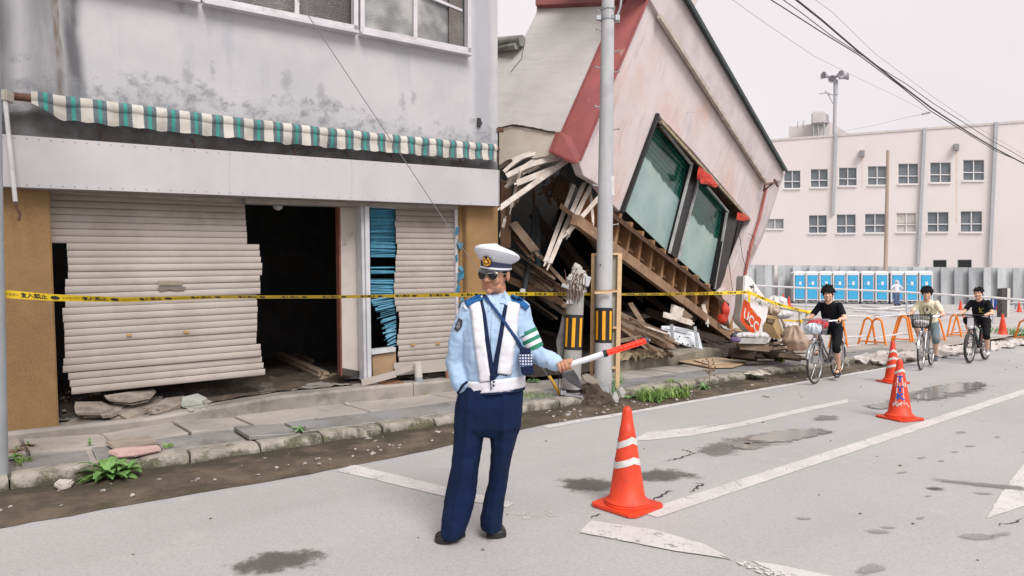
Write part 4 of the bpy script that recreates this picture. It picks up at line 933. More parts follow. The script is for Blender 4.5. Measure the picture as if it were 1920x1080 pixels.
bl_ = [((950, 345, 11), (949, 470, 10.9), .16, .12, m_brn, 'upright brown post at the edge of the grey shop'), ((975, 345, 11.1), (966, 380, 11), .12, .10, m_old, 'short grey post end above the brown upright post'),
       ((944, 340, 10.8), (941, 560, 10.6), .07, .07, m_brn, 'thin rusty brown post against the shop corner'), ((962, 420, 10.9), (1003, 472, 10.7), .14, .12, m_old, 'split grey beam slanting down right of the brown post'),
       ((958, 436, 11), (996, 482, 10.7), .09, .05, m_brn, 'narrow board under the split grey beam'), ((996, 462, 11.2), (1062, 535, 10.5), .06, .06, m_old, 'long thin stick slanting down to the broken stump'),
       ((938, 445, 10.7), (946, 415, 10.7), .05, .03, m_pale, 'small white stick by the shop corner'), ((1008, 395, 11.5), (1000, 470, 11.2), .10, .02, m_dkb, 'black tarred strip hanging in the dark gap'),
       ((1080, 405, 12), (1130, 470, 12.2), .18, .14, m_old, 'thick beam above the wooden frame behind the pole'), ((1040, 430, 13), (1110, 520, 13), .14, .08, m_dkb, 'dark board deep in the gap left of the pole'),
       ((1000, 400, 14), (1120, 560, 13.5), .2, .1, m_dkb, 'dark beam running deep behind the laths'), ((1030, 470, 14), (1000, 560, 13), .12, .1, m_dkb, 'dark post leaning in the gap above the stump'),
       ((945, 520, 11.2), (1052, 566, 10.8), .12, .03, m_brn, 'brown plank lying low left of the stump'), ((960, 500, 11.5), (1058, 572, 11), .10, .03, m_old, 'grey plank lying above the low brown one'),
       ((990, 500, 11.8), (1060, 548, 11.4), .12, .03, m_brn, 'plank just behind the top of the stump'), ((980, 530, 11.3), (1065, 590, 11), .12, .04, m_dkb, 'dark plank behind the tape left of the stump'),
       ((1005, 512, 11.6), (1062, 560, 11.2), .05, .03, m_old, 'thin strip among the planks by the stump'), ((1010, 525, 11.5), (1060, 575, 11.1), .04, .03, m_pale, 'pale strip among the planks by the stump'),
       ((1160, 588, 11.5), (1262, 640, 11.2), .10, .02, m_old, 'upper board of the fan of planks right of the pole'), ((1160, 596, 11.4), (1256, 644, 11.1), .09, .02, m_brn, 'second board of the fan right of the pole'),
       ((1160, 603, 11.3), (1260, 650, 11.0), .07, .02, m_old, 'third board of the fan right of the pole'), ((1160, 610, 11.3), (1250, 652, 10.9), .05, .02, m_brn, 'lowest board of the fan right of the pole'),
       ((1182, 570, 12.4), (1208, 612, 11.4), .10, .04, m_old, 'loose stick standing on the fan of planks'), ((1170, 520, 14), (1200, 560, 13.5), .14, .05, m_dkb, 'dark board hanging under the floor beam'),
       ((1200, 545, 14.5), (1330, 640, 15), .14, .06, m_dkb, 'long dark board parallel to the floor beam'), ((1245, 590, 13.5), (1295, 605, 13.8), .12, .03, m_pale, 'pale broken panel strip above the white sheet metal'),
       ((1258, 583, 13.6), (1275, 590, 13.6), .3, .03, m_pale, 'pale square of board under the floor beam'), ((1275, 588, 13.8), (1290, 600, 13.8), .26, .03, m_old, 'grey square of board under the floor beam'),
       ((1212, 645, 10.9), (1240, 668, 10.6), .06, .03, m_old, 'short stick lying on the torn sacking'), ((1265, 610, 12), (1258, 642, 11.6), .07, .03, m_brn, 'brown stick leaning on the white sheet metal'),
       ((1325, 565, 15.2), (1300, 600, 15), .10, .03, m_old, 'loose crossed lath on the floor joists'), ((1318, 568, 15.0), (1326, 605, 15), .09, .03, m_pale, 'pale lath hanging near the low end of the beam'),
       ((1160, 640, 11), (1200, 632, 11), .07, .02, m_old, 'flat stick behind the glowing red baton'), ((1128, 600, 11.6), (1165, 632, 11.3), .07, .03, m_old, 'board end between the stump and the pole')]
for a, b, w, t, m, lab in bl_: board(a, b, w, t, m, lab)
random.seed(77)
ordw = ['first', 'second', 'third', 'fourth', 'fifth', 'sixth', 'seventh', 'eighth', 'ninth', 'tenth', 'eleventh', 'twelfth', 'thirteenth', 'fourteenth', 'fifteenth', 'sixteenth']
for i in range(16):   # fan of thin laths behind the officer and the stump
    x0, y0 = 955+i*2.2+rnd(-6, 6), 470+i*6.0+rnd(-5, 5); x1, y1 = 1045+rnd(-12, 18), 520+i*5.2+rnd(-5, 5); D = 10.9+i*.04+rnd(0, .35)
    board((x0, y0, D+.3), (x1, y1, D-.3), rnd(.025, .06), .02, (m_old, m_brn, m_old, m_dkb)[i % 4], ordw[i]+' thin lath from the top in the fan left of the stump', 'thin_lath', 'fan of thin laths left of the stump', cat='lath', bend=rnd(-.03, .03))
for i in range(14):   # second fan right of the pole
    x0, y0 = 1158+rnd(-2, 4), 584+i*2.6+rnd(-2, 2); x1, y1 = 1232+rnd(-20, 30), 622+i*2.8+rnd(-3, 4)
    board((x0, y0, 11.7-i*.03), (x1, y1, 11.1-i*.03+rnd(-.1, .1)), rnd(.02, .05), .014, (m_old, m_brn, m_pale, m_old)[i % 4] if i % 5 else m_brn, ordw[i]+' thin lath from the top in the fan right of the pole', 'thin_lath', 'fan of thin laths right of the pole', cat='lath', bend=rnd(-.03, .03))
for i in range(12):   # short splinters poking out under the red collar
    x0, y0 = 968+i*9+rnd(-4, 4), 318+rnd(-6, 30); a_ = rnd(.6, 2.2); l_ = rnd(18, 48)
    board((x0, y0, 11.9), (x0+math.cos(a_)*l_*(-1 if i % 3 == 0 else 1)*.6, y0+math.sin(a_)*l_, 11.7), rnd(.03, .06), .02, (m_brn, m_old, m_brn)[i % 3], ordw[i]+' splinter from the left under the red collar', 'splinter', 'splinters bristling under the red collar', cat='splinter')
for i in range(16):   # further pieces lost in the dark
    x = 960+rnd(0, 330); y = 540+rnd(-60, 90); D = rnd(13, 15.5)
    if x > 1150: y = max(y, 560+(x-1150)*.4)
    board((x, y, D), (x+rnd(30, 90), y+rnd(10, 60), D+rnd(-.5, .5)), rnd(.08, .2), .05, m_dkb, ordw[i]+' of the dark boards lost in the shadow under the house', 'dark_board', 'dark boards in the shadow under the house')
g = MB(); a = W(1002, 395, 11.4); g.tube([a, W(1000, 440, 11.3), W(990, 500, 11), W(978, 575, 10.8)], .045, 8); g.tube([W(1007, 398, 11.4), W(1009, 500, 11.2)], .05, 8); g.tube([W(998, 392, 11.4), W(1004, 388, 11.4), W(1010, 398, 11.4)], .03, 6)
tag(g.build('drain_hose', M('black pipe', (.025, .032, .034), (.04, .045, .045), rough=.5), smooth=True), 'black bent pipe hanging in the gap beside the shop corner', 'pipe')
g = MB(); g.tube([W(1008, 470, 11), W(1009, 499, 11)], .055, 8); tag(g.build('pipe_sleeve', M('dark green pipe', (.02, .06, .06)), smooth=True, loc=W(1009, 480, 11)), 'dark green sleeve on the black bent pipe', 'sleeve'); g = MB(); g.tube([W(980, 543, 10.75), W(979, 552, 10.72)], .05, 8); tag(g.build('pipe_band', M('white band', (.7, .7, .66)), smooth=True, loc=W(980, 547, 10.7)), 'white band near the foot of the black bent pipe', 'band')
random.seed(31)
# ======================= POLES =======================
m_conc = M('pole concrete', (.47, .47, .475), (.38, .385, .395), sc=3, bs=120, bump=.4, bd=.003, dirt=(.33, .33, .34), dsc=2, stretch=(1, 1, .3))
m_yel = M('reflective amber', (.86, .40, .01), (.80, .35, .01), sc=12, rough=.35, bs=300, bump=.1, fine=.03); m_blk = M('black rubber', (.010, .010, .010), (.018, .017, .017), sc=9, rough=.6)
m_galv = M('galvanised steel', (.42, .44, .46), (.32, .33, .35), sc=12, rough=.4, metal=.5, bs=80, bump=.1)
PB = W(1130, 738, 8.75); PB.z = .05; PT = W(1140, 0, 8.9)
def pax(t): return PB.lerp(PT, t)
pole = thing('utility_pole', 'tall pale concrete pole with a black and amber band in front of the leaning house', 'utility pole', PB)
def prad(z): return .122-.0062*z
def pz(z): return pax((z-PB.z)/(PT.z-PB.z))
g = MB(); g.tube([pz(z) for z in (.0, 1, 2, 3, 4, 5, 6, 8, 10)], [prad(z) for z in (.0, 1, 2, 3, 4, 5, 6, 8, 10)], 28); g.build('shaft', m_conc, pole, smooth=True)
def sleeve(c0, c1, r, parent, ang0, n=3):
    g = MB(); g.tube([c0, c1], r+.004, 24); bd = g.build('band', m_blk, parent, smooth=True)
    ax = (c1-c0)
    for k in range(n+4):
        a = R(ang0 + k*49); g = MB(); q0 = c0+ax*.09; q1 = c0+ax*.91; ps = []
        for j in range(4):
            t = a + R(20)*j/3; o = Vector((math.cos(t), math.sin(t), 0))*(r+.0075); ps.append((q0+o, q1+o))
        for (a0, a1), (b0, b1) in zip(ps, ps[1:]): g.quad(a0, b0, b1, a1)
        g.build('stripe', m_yel, bd, smooth=True)
def zof(py, D): return CH - D*(py-545)/1200
sleeve(pz(zof(642, 8.8)), pz(zof(577, 8.8)), prad(1), pole, -156)
for py, sd in ((22, -1), (42, 1), (57, -1), (98, 1), (129, -1), (137, 1), (203, -1), (245, 1), (351, -1), (424, 1)):
    z = zof(py, 8.85); c = pz(z); d = Vector((sd, -.25, .1)).normalized(); g = MB(); g.tube([c+d*prad(z)*.8, c+d*(prad(z)+.07)], .009, 6); g.tube([c+d*(prad(z)+.065), c+d*(prad(z)+.08)], .016, 6); g.build('step_bolt', m_galv, pole)
for py, h in ((33, .05), (16, .015)):
    z = zof(py, 8.85); c = pz(z); g = MB(); g.tube([c-Vector((0, 0, h/2)), c+Vector((0, 0, h/2))], prad(z)+.012, 20); 
    if h > .02: g.box(c+Vector((-.13, -.03, 0)), (.06, .05, .06)); g.box(c+Vector((.13, -.03, 0)), (.06, .05, .07)); g.tube([c+Vector((.12, -.03, 0)), c+Vector((.17, -.02, .15)), c+Vector((.22, 0, .5))], .016, 6)
    g.build('clamp', m_galv, pole)
g = MB(); z = zof(350, 8.85); c = pz(z)+Vector((.085, -.075, 0)); g.plate([c+Vector((-.02, 0, -.13)), c+Vector((.03, .03, -.13)), c+Vector((.03, .03, .13)), c+Vector((-.02, 0, .13))], (0, -.004, 0)); g.build('number_tag', M('pale tag', (.6, .6, .58)), pole)
g = MB(); c = pz(zof(497, 8.75))+Vector((-.07, -prad(1.8)*.88, 0)); g.tube([c, c+Vector((0, .004, 0))+Vector((0, -.012, 0))], .011, 8); g.build('bolt_hole', m_blk, pole)
# broken stump beside it
SB = W(1070, 748, 8.45); SB.z = .0; ST = W(1079, 548, 8.45)
stump = thing('broken_pole_stump', 'snapped concrete pole stump with bare rusty rods and a black and amber band', 'pole stump', SB)
def sx(t): return SB.lerp(ST, t)
g = MB(); rr = []
for i in range(15):
    t = -.06+i/14*1.08; r = .122-.008*t; rr.append([sx(t)+Vector((math.cos(q)*r, math.sin(q)*r, 0)) for q in [2*math.pi*k/28 for k in range(28)]])
g.rings(rr); g.build('shaft', M('grey concrete', (.36, .355, .34), (.27, .265, .255), sc=4, bs=90, bump=.5, bd=.006, dirt=(.45, .43, .40), dlo=.6), stump, smooth=True)
def p8(x, y, D=8.45): return W(x, y, D)
g = MB(); g.rings([[p8(1080, 548)+Vector((math.cos(q)*.112, math.sin(q)*.10, 0)) for q in [2*math.pi*k/12 for k in range(12)]],
                  [p8(1081, 530)+Vector((math.cos(q)*.125, math.sin(q)*.08, 0)) for q in [2*math.pi*k/12 for k in range(12)]],
                  [p8(1084, 512)+Vector((math.cos(q)*.115, math.sin(q)*.06, 0)) for q in [2*math.pi*k/12 for k in range(12)]],
                  [p8(1081, 500)+Vector((math.cos(q)*.07, math.sin(q)*.04, 0)) for q in [2*math.pi*k/12 for k in range(12)]],
                  [p8(1081, 494)+Vector((math.cos(q)*.02, math.sin(q)*.02, 0)) for q in [2*math.pi*k/12 for k in range(12)]]])
g = (lambda r: r)(remesh(g, .014, 1)); g.jitter(.035, 9); g.jitter(.02, 28); g.jitter(.008, 70)
g.build('broken_head', M('broken pale concrete', (.56, .54, .50), (.38, .36, .33), sc=12, bs=50, bump=.9, bd=.02), stump)
g = MB(); b0 = 0; m_flk = M('pale flake', (.55, .55, .54), (.4, .42, .44), sc=9)
for c_, z_ in (((1060, 537, 8.3), (.10, .08, .05)), ((1099, 527, 8.4), (.10, .09, .14)), ((1069, 566, 8.33), (.08, .02, .05))): g = MB(); g.box(p8(*c_), z_, Matrix.Rotation(.3, 3, 'Y')); g.jitter(.02, 15); g.build('concrete_flake', m_flk, stump, bevel=.008)
for i in range(13):
    x = 1067+i*2.2+rnd(-2, 2); y0 = 548+rnd(0, 22); g = MB(); pts = [p8(x, y0, 8.31)]
    for k in range(1, 5): pts.append(p8(x+rnd(-4, 5)*k*.6, y0-k*rnd(8, 14), 8.31-.02*k+rnd(-.02, .02)))
    g.tube(pts, .0055, 5); g.build('rusty_rod', m_rust, stump)
sleeve(sx((zof(656, 8.4)-SB.z)/(ST.z-SB.z)), sx((zof(590, 8.4)-SB.z)/(ST.z-SB.z)), .115, stump, -156)
g = MB(); g.tube([sx(.08), sx(.10)], .126, 20); g.tube([sx(.115), sx(.14)], .124, 20); g.build('ring', m_blk, stump)
g = MB(); g.beam(p8(1053, 738, 8.28), p8(1093, 744, 8.28), .03, .03); g.box(p8(1056, 736, 8.27), (.07, .05, .05)); g.build('clamp', m_galv, stump)
g = MB(); ps = [p8(1055, 592, 8.5), p8(1050, 620, 8.5), p8(1043, 640, 8.5), p8(1046, 668, 8.5), p8(1056, 672, 8.5), p8(1062, 600, 8.5)]; g.plate(ps, (0, .05, 0)); g.jitter(.02, 12); g.build('torn_casing', M('grey casing', (.17, .17, .165), (.1, .1, .1), sc=8, bump=.6), stump)
g = MB(); g.tube([p8(1049, 698, 8.3), p8(1046, 725, 8.3), p8(1049, 745, 8.3)], .006, 5); g.tube([p8(1053, 698, 8.3), p8(1052, 725, 8.3), p8(1050, 745, 8.3)], .006, 5); g.build('hanging_wire', m_blk, stump)
g = MB(); g.plate([p8(1053, 702, 8.2), p8(1075, 693, 8.2), p8(1084, 706, 8.2), p8(1091, 724, 8.2), p8(1093, 731, 8.2), p8(1082, 726, 8.2), p8(1066, 716, 8.2)], (0, .012, 0)); tag(g.build('rubber_flap', M('charcoal rubber', (.045, .045, .05), (.07, .07, .075), sc=9, bs=90, bump=.5), stump, bevel=.003))
# guy wire and its yellow guard
g = MB(); ga = W(1052, 742, 8.5); ga.z = .1; gb = W(520, -58, 6.2); g.tube([ga.lerp(gb, t/12) for t in range(13)], .0045, 6)
tag(g.build('guy_wire', M('steel wire', (.22, .22, .22), rough=.4), None, loc=ga), 'thin steel guy wire running down across the grey shop to the stump', 'wire')
g = MB(); g.tube([ga, W(1030, 706, 8.4)], .022, 10); tag(g.build('wire_guard', M('yellow plastic', (.75, .42, .03), (.6, .33, .03), rough=.5), None, smooth=True, loc=ga), 'yellow guard tube leaning left of the broken stump', 'tube')
# grey pole at the left edge
g = MB(); lb = G(-17, 893, .12); g.tube([lb, lb+Vector((-.10, 0, 6))], [.105, .09], 24); tag(g.build('steel_pole', M('grey painted pole', (.36, .38, .40), (.30, .32, .34), sc=3), None, smooth=True, loc=lb), 'grey pole standing at the very left edge of the pavement', 'pole')
# timber framed board behind the pole
fr = thing('framed_board', 'back of a wooden framed board leaning behind the pale concrete pole', 'board', W(1156, 733, 9.0))
m_pine = M('fresh pine', (.68, .48, .28), (.60, .41, .23), sc=3, bs=60, bump=.25, stretch=(1, 1, 3), dirt=(.45, .3, .17), dlo=.62)
DF = 9.0
g = MB(); g.plate([W(1113, 479, DF+.03), W(1160, 479, DF+.03), W(1157, 688, DF+.03), W(1112, 688, DF+.03)], (0, .012, 0)); g.build('panel', M('grey green plywood', (.34, .33, .25), (.28, .27, .21), sc=4, bs=90), fr)
for a, b, w in (((1112, 475), (1109, 706), .045), ((1162, 475), (1157, 733), .06)):
    g = MB(); g.beam(W(*a, DF), W(*b, DF), w, .045, up=(0, -1, 0)); g.build('post', m_pine, fr, bevel=.003)
for y in (477, 547, 615, 690): g = MB(); g.beam(W(1114, y, DF), W(1158, y-1, DF), .03, .04, up=(0, -1, 0)); g.build('rail', m_pine, fr)
g = MB(); c = pz(zof(543, 8.8)); g.tube([c+Vector((math.cos(t)*.135, math.sin(t)*.135, .02*math.sin(t*1+.5))) for t in [2*math.pi*k/20 for k in range(20)]], .009, 6, closed=True); g.build('strap', M('tan strap', (.42, .24, .10)), fr)
g = MB(); g.beam(W(1115, 549, 8.62), W(1148, 548, 8.62), .03, .02, up=(0, -1, 0)); g.build('front_lath', m_pine, fr)
# earth mound, stones and rubble at the foot
def mound(name, c, rx, ry, h, mat, lab, cat, seed=0, amp=.05):
    g = MB(); c = Vector(c); b0 = 0
    g.grid(lambda u, v: c + Vector((rx*v*math.cos(2*math.pi*u), ry*v*math.sin(2*math.pi*u), h*(1-v*v)**1.0 - (.03 if v == 1 else 0))), 48, 18)
    g.jitter(amp, 7, 0, seed); g.jitter(amp*.5, 22, 0, seed); return tag(g.build(name, mat, None, smooth=True, loc=c), lab, cat)
m_soil = M('dark soil', (.085, .06, .042), (.05, .036, .026), sc=9, bs=25, bump=1, bd=.03, dirt=(.22, .18, .14), dsc=12, dlo=.6)
mound('soil_mound', W(1112, 757, 8.5), .30, .30, .26, m_soil, 'clump of dark torn soil between the stump and the pole', 'soil', 2, .06)
mound('soil_mound', W(1118, 757, 8.9), .42, .3, .30, m_soil, 'paler heap of soil behind the dark clump at the pole foot', 'soil', 5)
def stone(pts, th, mat, lab, name='paving_stone', j=.012, cat='stone', grp=None):
    g = MB(); g.plate(pts, th); g.jitter(j, 11); c = sum(pts, Vector())/len(pts); tag(g.build(name, mat, None, bevel=.012, loc=c), lab, cat, grp)
m_pst = M('pale stone', (.50, .49, .47), (.38, .37, .36), sc=9, bs=60, bump=.5)
stone([W(x, y, 8.1) for x, y in ((1152, 735), (1158, 738), (1161, 748), (1159, 757), (1153, 756), (1148, 747))], (0, .06, .01), m_pst, 'upright oval pale stone left of the board foot')
stone([W(x, y, 8.35) for x, y in ((1162, 727), (1170, 728), (1174, 738), (1168, 748), (1163, 743), (1159, 733))], (0, .08, .01), m_pst, 'larger pale stone leaning against the board foot')
stone([W(x, y, 8.6) for x, y in ((1092, 708), (1104, 705), (1123, 716), (1124, 724), (1108, 722), (1095, 716))], (0, .16, .02), M('soiled slab', (.34, .30, .24), (.24, .21, .17), sc=8, bump=.6), 'soiled slab lying on top of the dark soil clump')
# ======================= plinth, sacking, sheet metal, boards in front of the house =======================
g = MB(); pr = [(-.0, -.05), (-.02, .17), (.03, .22), (.32, .22), (.35, -.05)]
pa, pb = G(1158, 698, .12), G(1352, 670, .12); dd = (pb-pa).normalized(); nn = Vector((-dd.y, dd.x, 0))
g.rings([[pa.lerp(pb, i/20)+nn*(q+.02)+Vector((0, 0, z))*(1 if i < 19 else .8) for q, z in pr] for i in range(21)]); g.jitter(.02, 5); g.jitter(.01, 20)
tag(g.build('concrete_plinth', M('mossy plinth', (.28, .25, .20), (.20, .18, .14), sc=4, bs=40, bump=.7, bd=.012, dirt=(.38, .35, .29), dlo=.6), None, smooth=50, loc=pa), 'cracked concrete footing of the collapsed house along the pavement', 'footing')
def cloth(name, c, w, d, h, mat, lab, cat, seed, amp=.10, rot=0, n=36):
    c = Vector(c); g = MB(); Mr = Matrix.Rotation(rot, 3, 'Z')
    def f(u, v):
        x = (u-.5)*w; y = (v-.5)*d; e = min(u, 1-u, v, 1-v)*2
        z = h*min(1, e*2.2)**.6 + amp*abs(noise.noise(Vector((x*7+seed, y*5, seed)))) + amp*.4*noise.noise(Vector((x*22, y*9+seed, 1)))
        return c + Mr @ Vector((x+amp*.6*noise.noise(Vector((y*9, seed, x*3))), y+amp*.6*noise.noise(Vector((x*9, 3, seed))), z))
    g.grid(f, n, n); o = g.build(name, mat, None, smooth=True, loc=c); mo = o.modifiers.new('t', 'SOLIDIFY'); mo.thickness = .006; return tag(o, lab, cat)
m_sack = M('torn sacking', (.36, .28, .17), (.24, .18, .11), sc=5, bs=60, bump=.6, dirt=(.48, .40, .28), dlo=.55)
cloth('sacking', pa.lerp(pb, .16)+nn*.15+Vector((0, 0, .16)), 1.0, .55, .10, m_sack, 'torn brown sacking bunched on the footing behind the glowing baton', 'sacking', 3, .16, math.atan2(dd.y, dd.x))
cloth('sacking', pa.lerp(pb, .36)+nn*.12+Vector((0, 0, .17)), .6, .5, .08, m_sack, 'second bunch of brown sacking nearer the white sheet metal', 'sacking', 9, .13, math.atan2(dd.y, dd.x))
for i in range(12):
    t = rnd(0, .45); c = pa.lerp(pb, t)+nn*rnd(-.06, .25)+Vector((0, 0, rnd(.2, .34))); e = Vector((rnd(-1, 1), rnd(-.5, .3), rnd(-.5, .1))).normalized()*rnd(.12, .3)
    g = MB(); g.beam(c, c+e, rnd(.02, .06), .012); tag(g.build('wood_scrap', m_old if i % 2 else m_pale, None, loc=c), ordw[i]+' of the wood scraps strewn on the brown sacking', 'wood scrap', 'wood scraps strewn over the sacking')
sm = thing('sheet_metal_panel', 'white pressed metal panel lying against the footing under the house', 'metal panel', W(1275, 652, 11.3))
DS = 11.3; m_wmet = M('white enamelled steel', (.56, .58, .61), (.46, .49, .53), sc=5, rough=.4, bump=.1, dirt=(.28, .26, .25), dsc=9, dlo=.62)
g = MB(); g.plate([W(1240, 611, DS+.2), W(1262, 611, DS+.2), W(1290, 617, DS+.2), W(1310, 624, DS+.2), W(1318, 655, DS), W(1290, 650, DS), W(1262, 640, DS), W(1240, 636, DS)], (0, .03, .0)); g.build('sheet', m_wmet, sm, bevel=.004)
g = MB()
for x, y in ((1269, 642), (1280, 644), (1290, 646), (1300, 648), (1243, 632), (1274, 631)): g.tube([W(x, y, DS+.03), W(x, y, DS-.01)], .014, 8)
g.build('hole', m_blk, sm)
g = MB()
for a, b in (((1266, 615), (1300, 622)), ((1266, 618), (1290, 623)), ((1246, 617), (1258, 618)), ((1246, 627), (1258, 628)), ((1282, 632), (1292, 633)), ((1295, 637), (1307, 640))): g.beam(W(*a, DS+.1), W(*b, DS+.1), .012, .02, up=(0, -1, 0))
g.build('slot', M('shadow slot', (.10, .10, .11)), sm)
g = MB(); g.beam(W(1259, 608, DS-.06), W(1261, 638, DS-.06), .05, .03, up=(0, -1, 0)); g.build('bracket', m_galv, sm); g = MB(); g.beam(W(1303, 612, DS-.06), W(1308, 652, DS-.1), .05, .02, up=(0, -1, 0)); g.build('bracket', m_galv, sm)
g = MB(); hp = G(1340, 682, .135)
g.plate([G(1270, 679, .14), G(1345, 670, .14), G(1400, 682, .14), G(1374, 689, .14), G(1330, 690, .14)], (0, 0, .02)); g.jitter(.01, 3)
tag(g.build('plywood_sheet', M('weathered ply', (.50, .36, .23), (.40, .28, .17), sc=2, bs=50, bump=.3, dirt=(.27, .15, .08), dsc=2.5, dlo=.55), None, loc=hp), 'thin brown plywood sheet lying flat on the pavement', 'plywood')
g = MB(); g.plate([G(1300, 676, .17), G(1350, 672, .165), G(1400, 678, .15), G(1330, 684, .17)], (0, 0, .012)); g.jitter(.012, 3); tag(g.build('plywood_sheet', M('pale ply', (.56, .44, .32), (.47, .36, .25), sc=2, bs=50), None, loc=hp), 'paler sheet lying on top of the brown plywood', 'plywood')
g = MB(); g.plate([G(1372, 672, .13), G(1450, 671, .13), G(1462, 679, .13), G(1400, 684, .13)], (0, 0, .012)); tag(g.build('flat_board', M('pale board', (.46, .43, .40), (.38, .35, .33)), None, loc=G(1420, 680, .13)), 'pale flat board on the pavement right of the plywood', 'board')
# flagstones on the near pavement
stone([G(195, 832, .13), G(278, 820, .13), G(300, 834, .13), G(212, 845, .13)], (0, 0, .025), M('tan flag', (.34, .29, .23), (.26, .22, .18), sc=6, bump=.5), 'tan loose flagstone behind the pink one', 'flagstone', .006, 'flagstone')
stone([G(200, 852, .135), G(225, 847, .135), G(298, 841, .135), G(302, 847, .135), G(255, 857, .135), G(220, 860, .135)], (0, 0, .035), M('pink stone', (.56, .40, .36), (.48, .33, .30), sc=8, bump=.3), 'flat pink stone strip on the kerb behind the leafy weed', 'flagstone', .006, 'flagstone')
stone([G(100, 914, .03), G(110, 907, .03), G(140, 908, .03), G(133, 917, .03), G(112, 922, .03)], (0, 0, .04), M('whitish tile', (.56, .52, .46), (.45, .41, .36)), 'small whitish tile lying in the silt below the leafy weed', 'tile', .006, 'tile')
for i, (x, y) in enumerate(((915, 777), (650, 757), (660, 746), (1065, 778), (820, 812), (690, 823), (1438, 742), (1410, 722), (1275, 733))):
    g = MB(); c = G(x, y, .02 if y > 760 or x > 1200 else .14); g.box(c, (rnd(.05, .1), rnd(.03, .06), .015), Matrix.Rotation(rnd(0, 3), 3, 'Z')); g.jitter(.012, 20); tag(g.build('stone_chip', m_pst, None, loc=c), ['pale chip in the silt right behind the officer waist', 'pale paint chip on the pavement left of the wide doorway', 'pale chip against the step left of the officer', 'pale chip in the silt left of the soil clump', 'pale chip in the silt behind the officer', 'pale chip on the joint left of the officer', 'pale chip in the silt by the white rag', 'pale chip on the kerb by the white rag', 'pale chip in the silt by the second grass clump'][i], 'stone chip', 'pale chips scattered along kerb and pavement')
# white rag hanging over the kerb
cloth('white_rag', G(1418, 702, .11), .34, .30, .03, M('dirty white cloth', (.55, .52, .46), (.38, .34, .28), sc=9), 'dirty white rag draped over the far kerb stones', 'rag', 5, .05, .6, 20)
# ======================= fallen shop sign and rubbish =======================
DSG = 12.2
sign = thing('light_box_sign', 'white light box sign with red lettering fallen on its corner', 'sign', W(1416, 634, DSG))
def sg(x, y, D=DSG): return W(1340+x/6, 500+y/6, D)
face = [(330, 98), (392, 104), (420, 135), (600, 395), (607, 440), (600, 520), (548, 740), (520, 752), (478, 796), (455, 800), (300, 640), (284, 600), (286, 560), (310, 430)]
g = MB(); g.plate([sg(x, y) for x, y in face], (0, .42, .0)); g.build('case', M('cream white plastic', (.86, .85, .83), (.78, .76, .74), sc=4, rough=.4, bump=.05, dirt=(.42, .40, .37), dlo=.6), sign, bevel=.02)
m_sred = M('orange red print', (.72, .085, .015), (.66, .07, .012), sc=8, rough=.4, bump=.03, fine=.03)
g = MB(); g.plate([sg(x, y, DSG-.004) for x, y in ((330, 366), (345, 372), (405, 432), (400, 448), (520, 580), (526, 600), (482, 775), (462, 795), (448, 790), (312, 640), (292, 605), (290, 570), (322, 400))], (0, .003, 0)); g.build('red_field', m_sred, sign)
hx = Vector((.655, .755)); vy = Vector((.17, -.985))
def tm(cx, cy, k=1.0, D=DSG-.008): return lambda x, y: sg(cx+(hx.x*x+vy.x*y)*k, cy+(hx.y*x+vy.y*y)*k, D)
m_swh = M('white lettering', (.75, .73, .70), rough=.4)
g = MB(); text_mb(g, 'UCC', 118, tm(410, 612), off=2.5, sy=1.35); g.build('lettering', m_swh, sign)
g = MB(); text_mb(g, 'COFFEE', 30, tm(462, 522), off=.8); g.build('lettering', m_swh, sign)
g = MB(); text_mb(g, 'COFFEE', 34, lambda x, y: sg(388+y*.95-x*.05, 360+x*.95, DSG-.008), off=.8); g.build('lettering', m_sred, sign)
g = MB()     # brushed black characters, partly rubbed off
for cx, cy in ((425, 215), (455, 275), (478, 340), (505, 405)):
    for k in range(9):
        a = rnd(0, 3.14); l = rnd(8, 20); x, y = cx+rnd(-18, 18), cy+rnd(-26, 26); f = 1 if cy < 240 else .45
        p = sg(x, y, DSG-.006); q = sg(x+math.cos(a)*l, y+math.sin(a)*l, DSG-.006); g.beam(p, q, .016*f+.004, .003, up=(0, -1, 0))
g.build('brush_lettering', M('faded black ink', (.09, .09, .09), (.2, .2, .2), sc=20), sign)
g = MB(); g.add([sg(x, y, DSG-.012) for x, y in ((338, 582), (352, 584), (408, 655), (380, 652), (345, 615))], [[0, 1, 2, 3, 4]]); g.build('hole', m_brn, sign)
# caution tape
def tape_mat():
    return M('yellow tape', (.86, .62, .03), (.80, .55, .02), sc=10, rough=.35, bs=120, bump=.05, fine=.03)
m_tape = tape_mat(); m_ink = M('black print', (.03, .03, .025), rough=.5)
tp = thing('caution_tape', 'yellow no entry tape stretched across both ruined houses', 'barrier tape', W(300, 557, 5.4))
keys = [(-20, 549, 4.85, 16, 0), (100, 558, 5.05, 13, .2), (235, 562, 5.3, 9.0, .6), (400, 557, 5.75, 6.0, 1.0), (640, 556.5, 6.5, 5.5, 1.1), (850, 553, 7.25, 7, .7), (960, 551, 7.75, 7.5, .3), (1075, 551.5, 8.75, 5, .9), (1165, 552, 9.4, 4.5, 1.0), (1300, 551, 11.2, 5, .8), (1404, 548, 12.12, 7.5, .1)]
def tape_at(t):
    k = min(len(keys)-2, int(t)); f = t-k; a, b = keys[k], keys[k+1]
    f2 = f; v = [a[i]+(b[i]-a[i])*f2 for i in range(5)]; return v
ta = []
for i in range(201):
    t = i/200*(len(keys)-1)*.99999; x, y, D, w, tw = tape_at(t); c = W(x, y, D); hw = .031
    vis = min(1, (w/2*D/1200)/hw); up = Vector((0, -math.sqrt(max(0, 1-vis*vis)), vis)); ta.append((c, up*hw))
g = MB(); b = 0
for c, u in ta: g.v += [c-u, c+u]
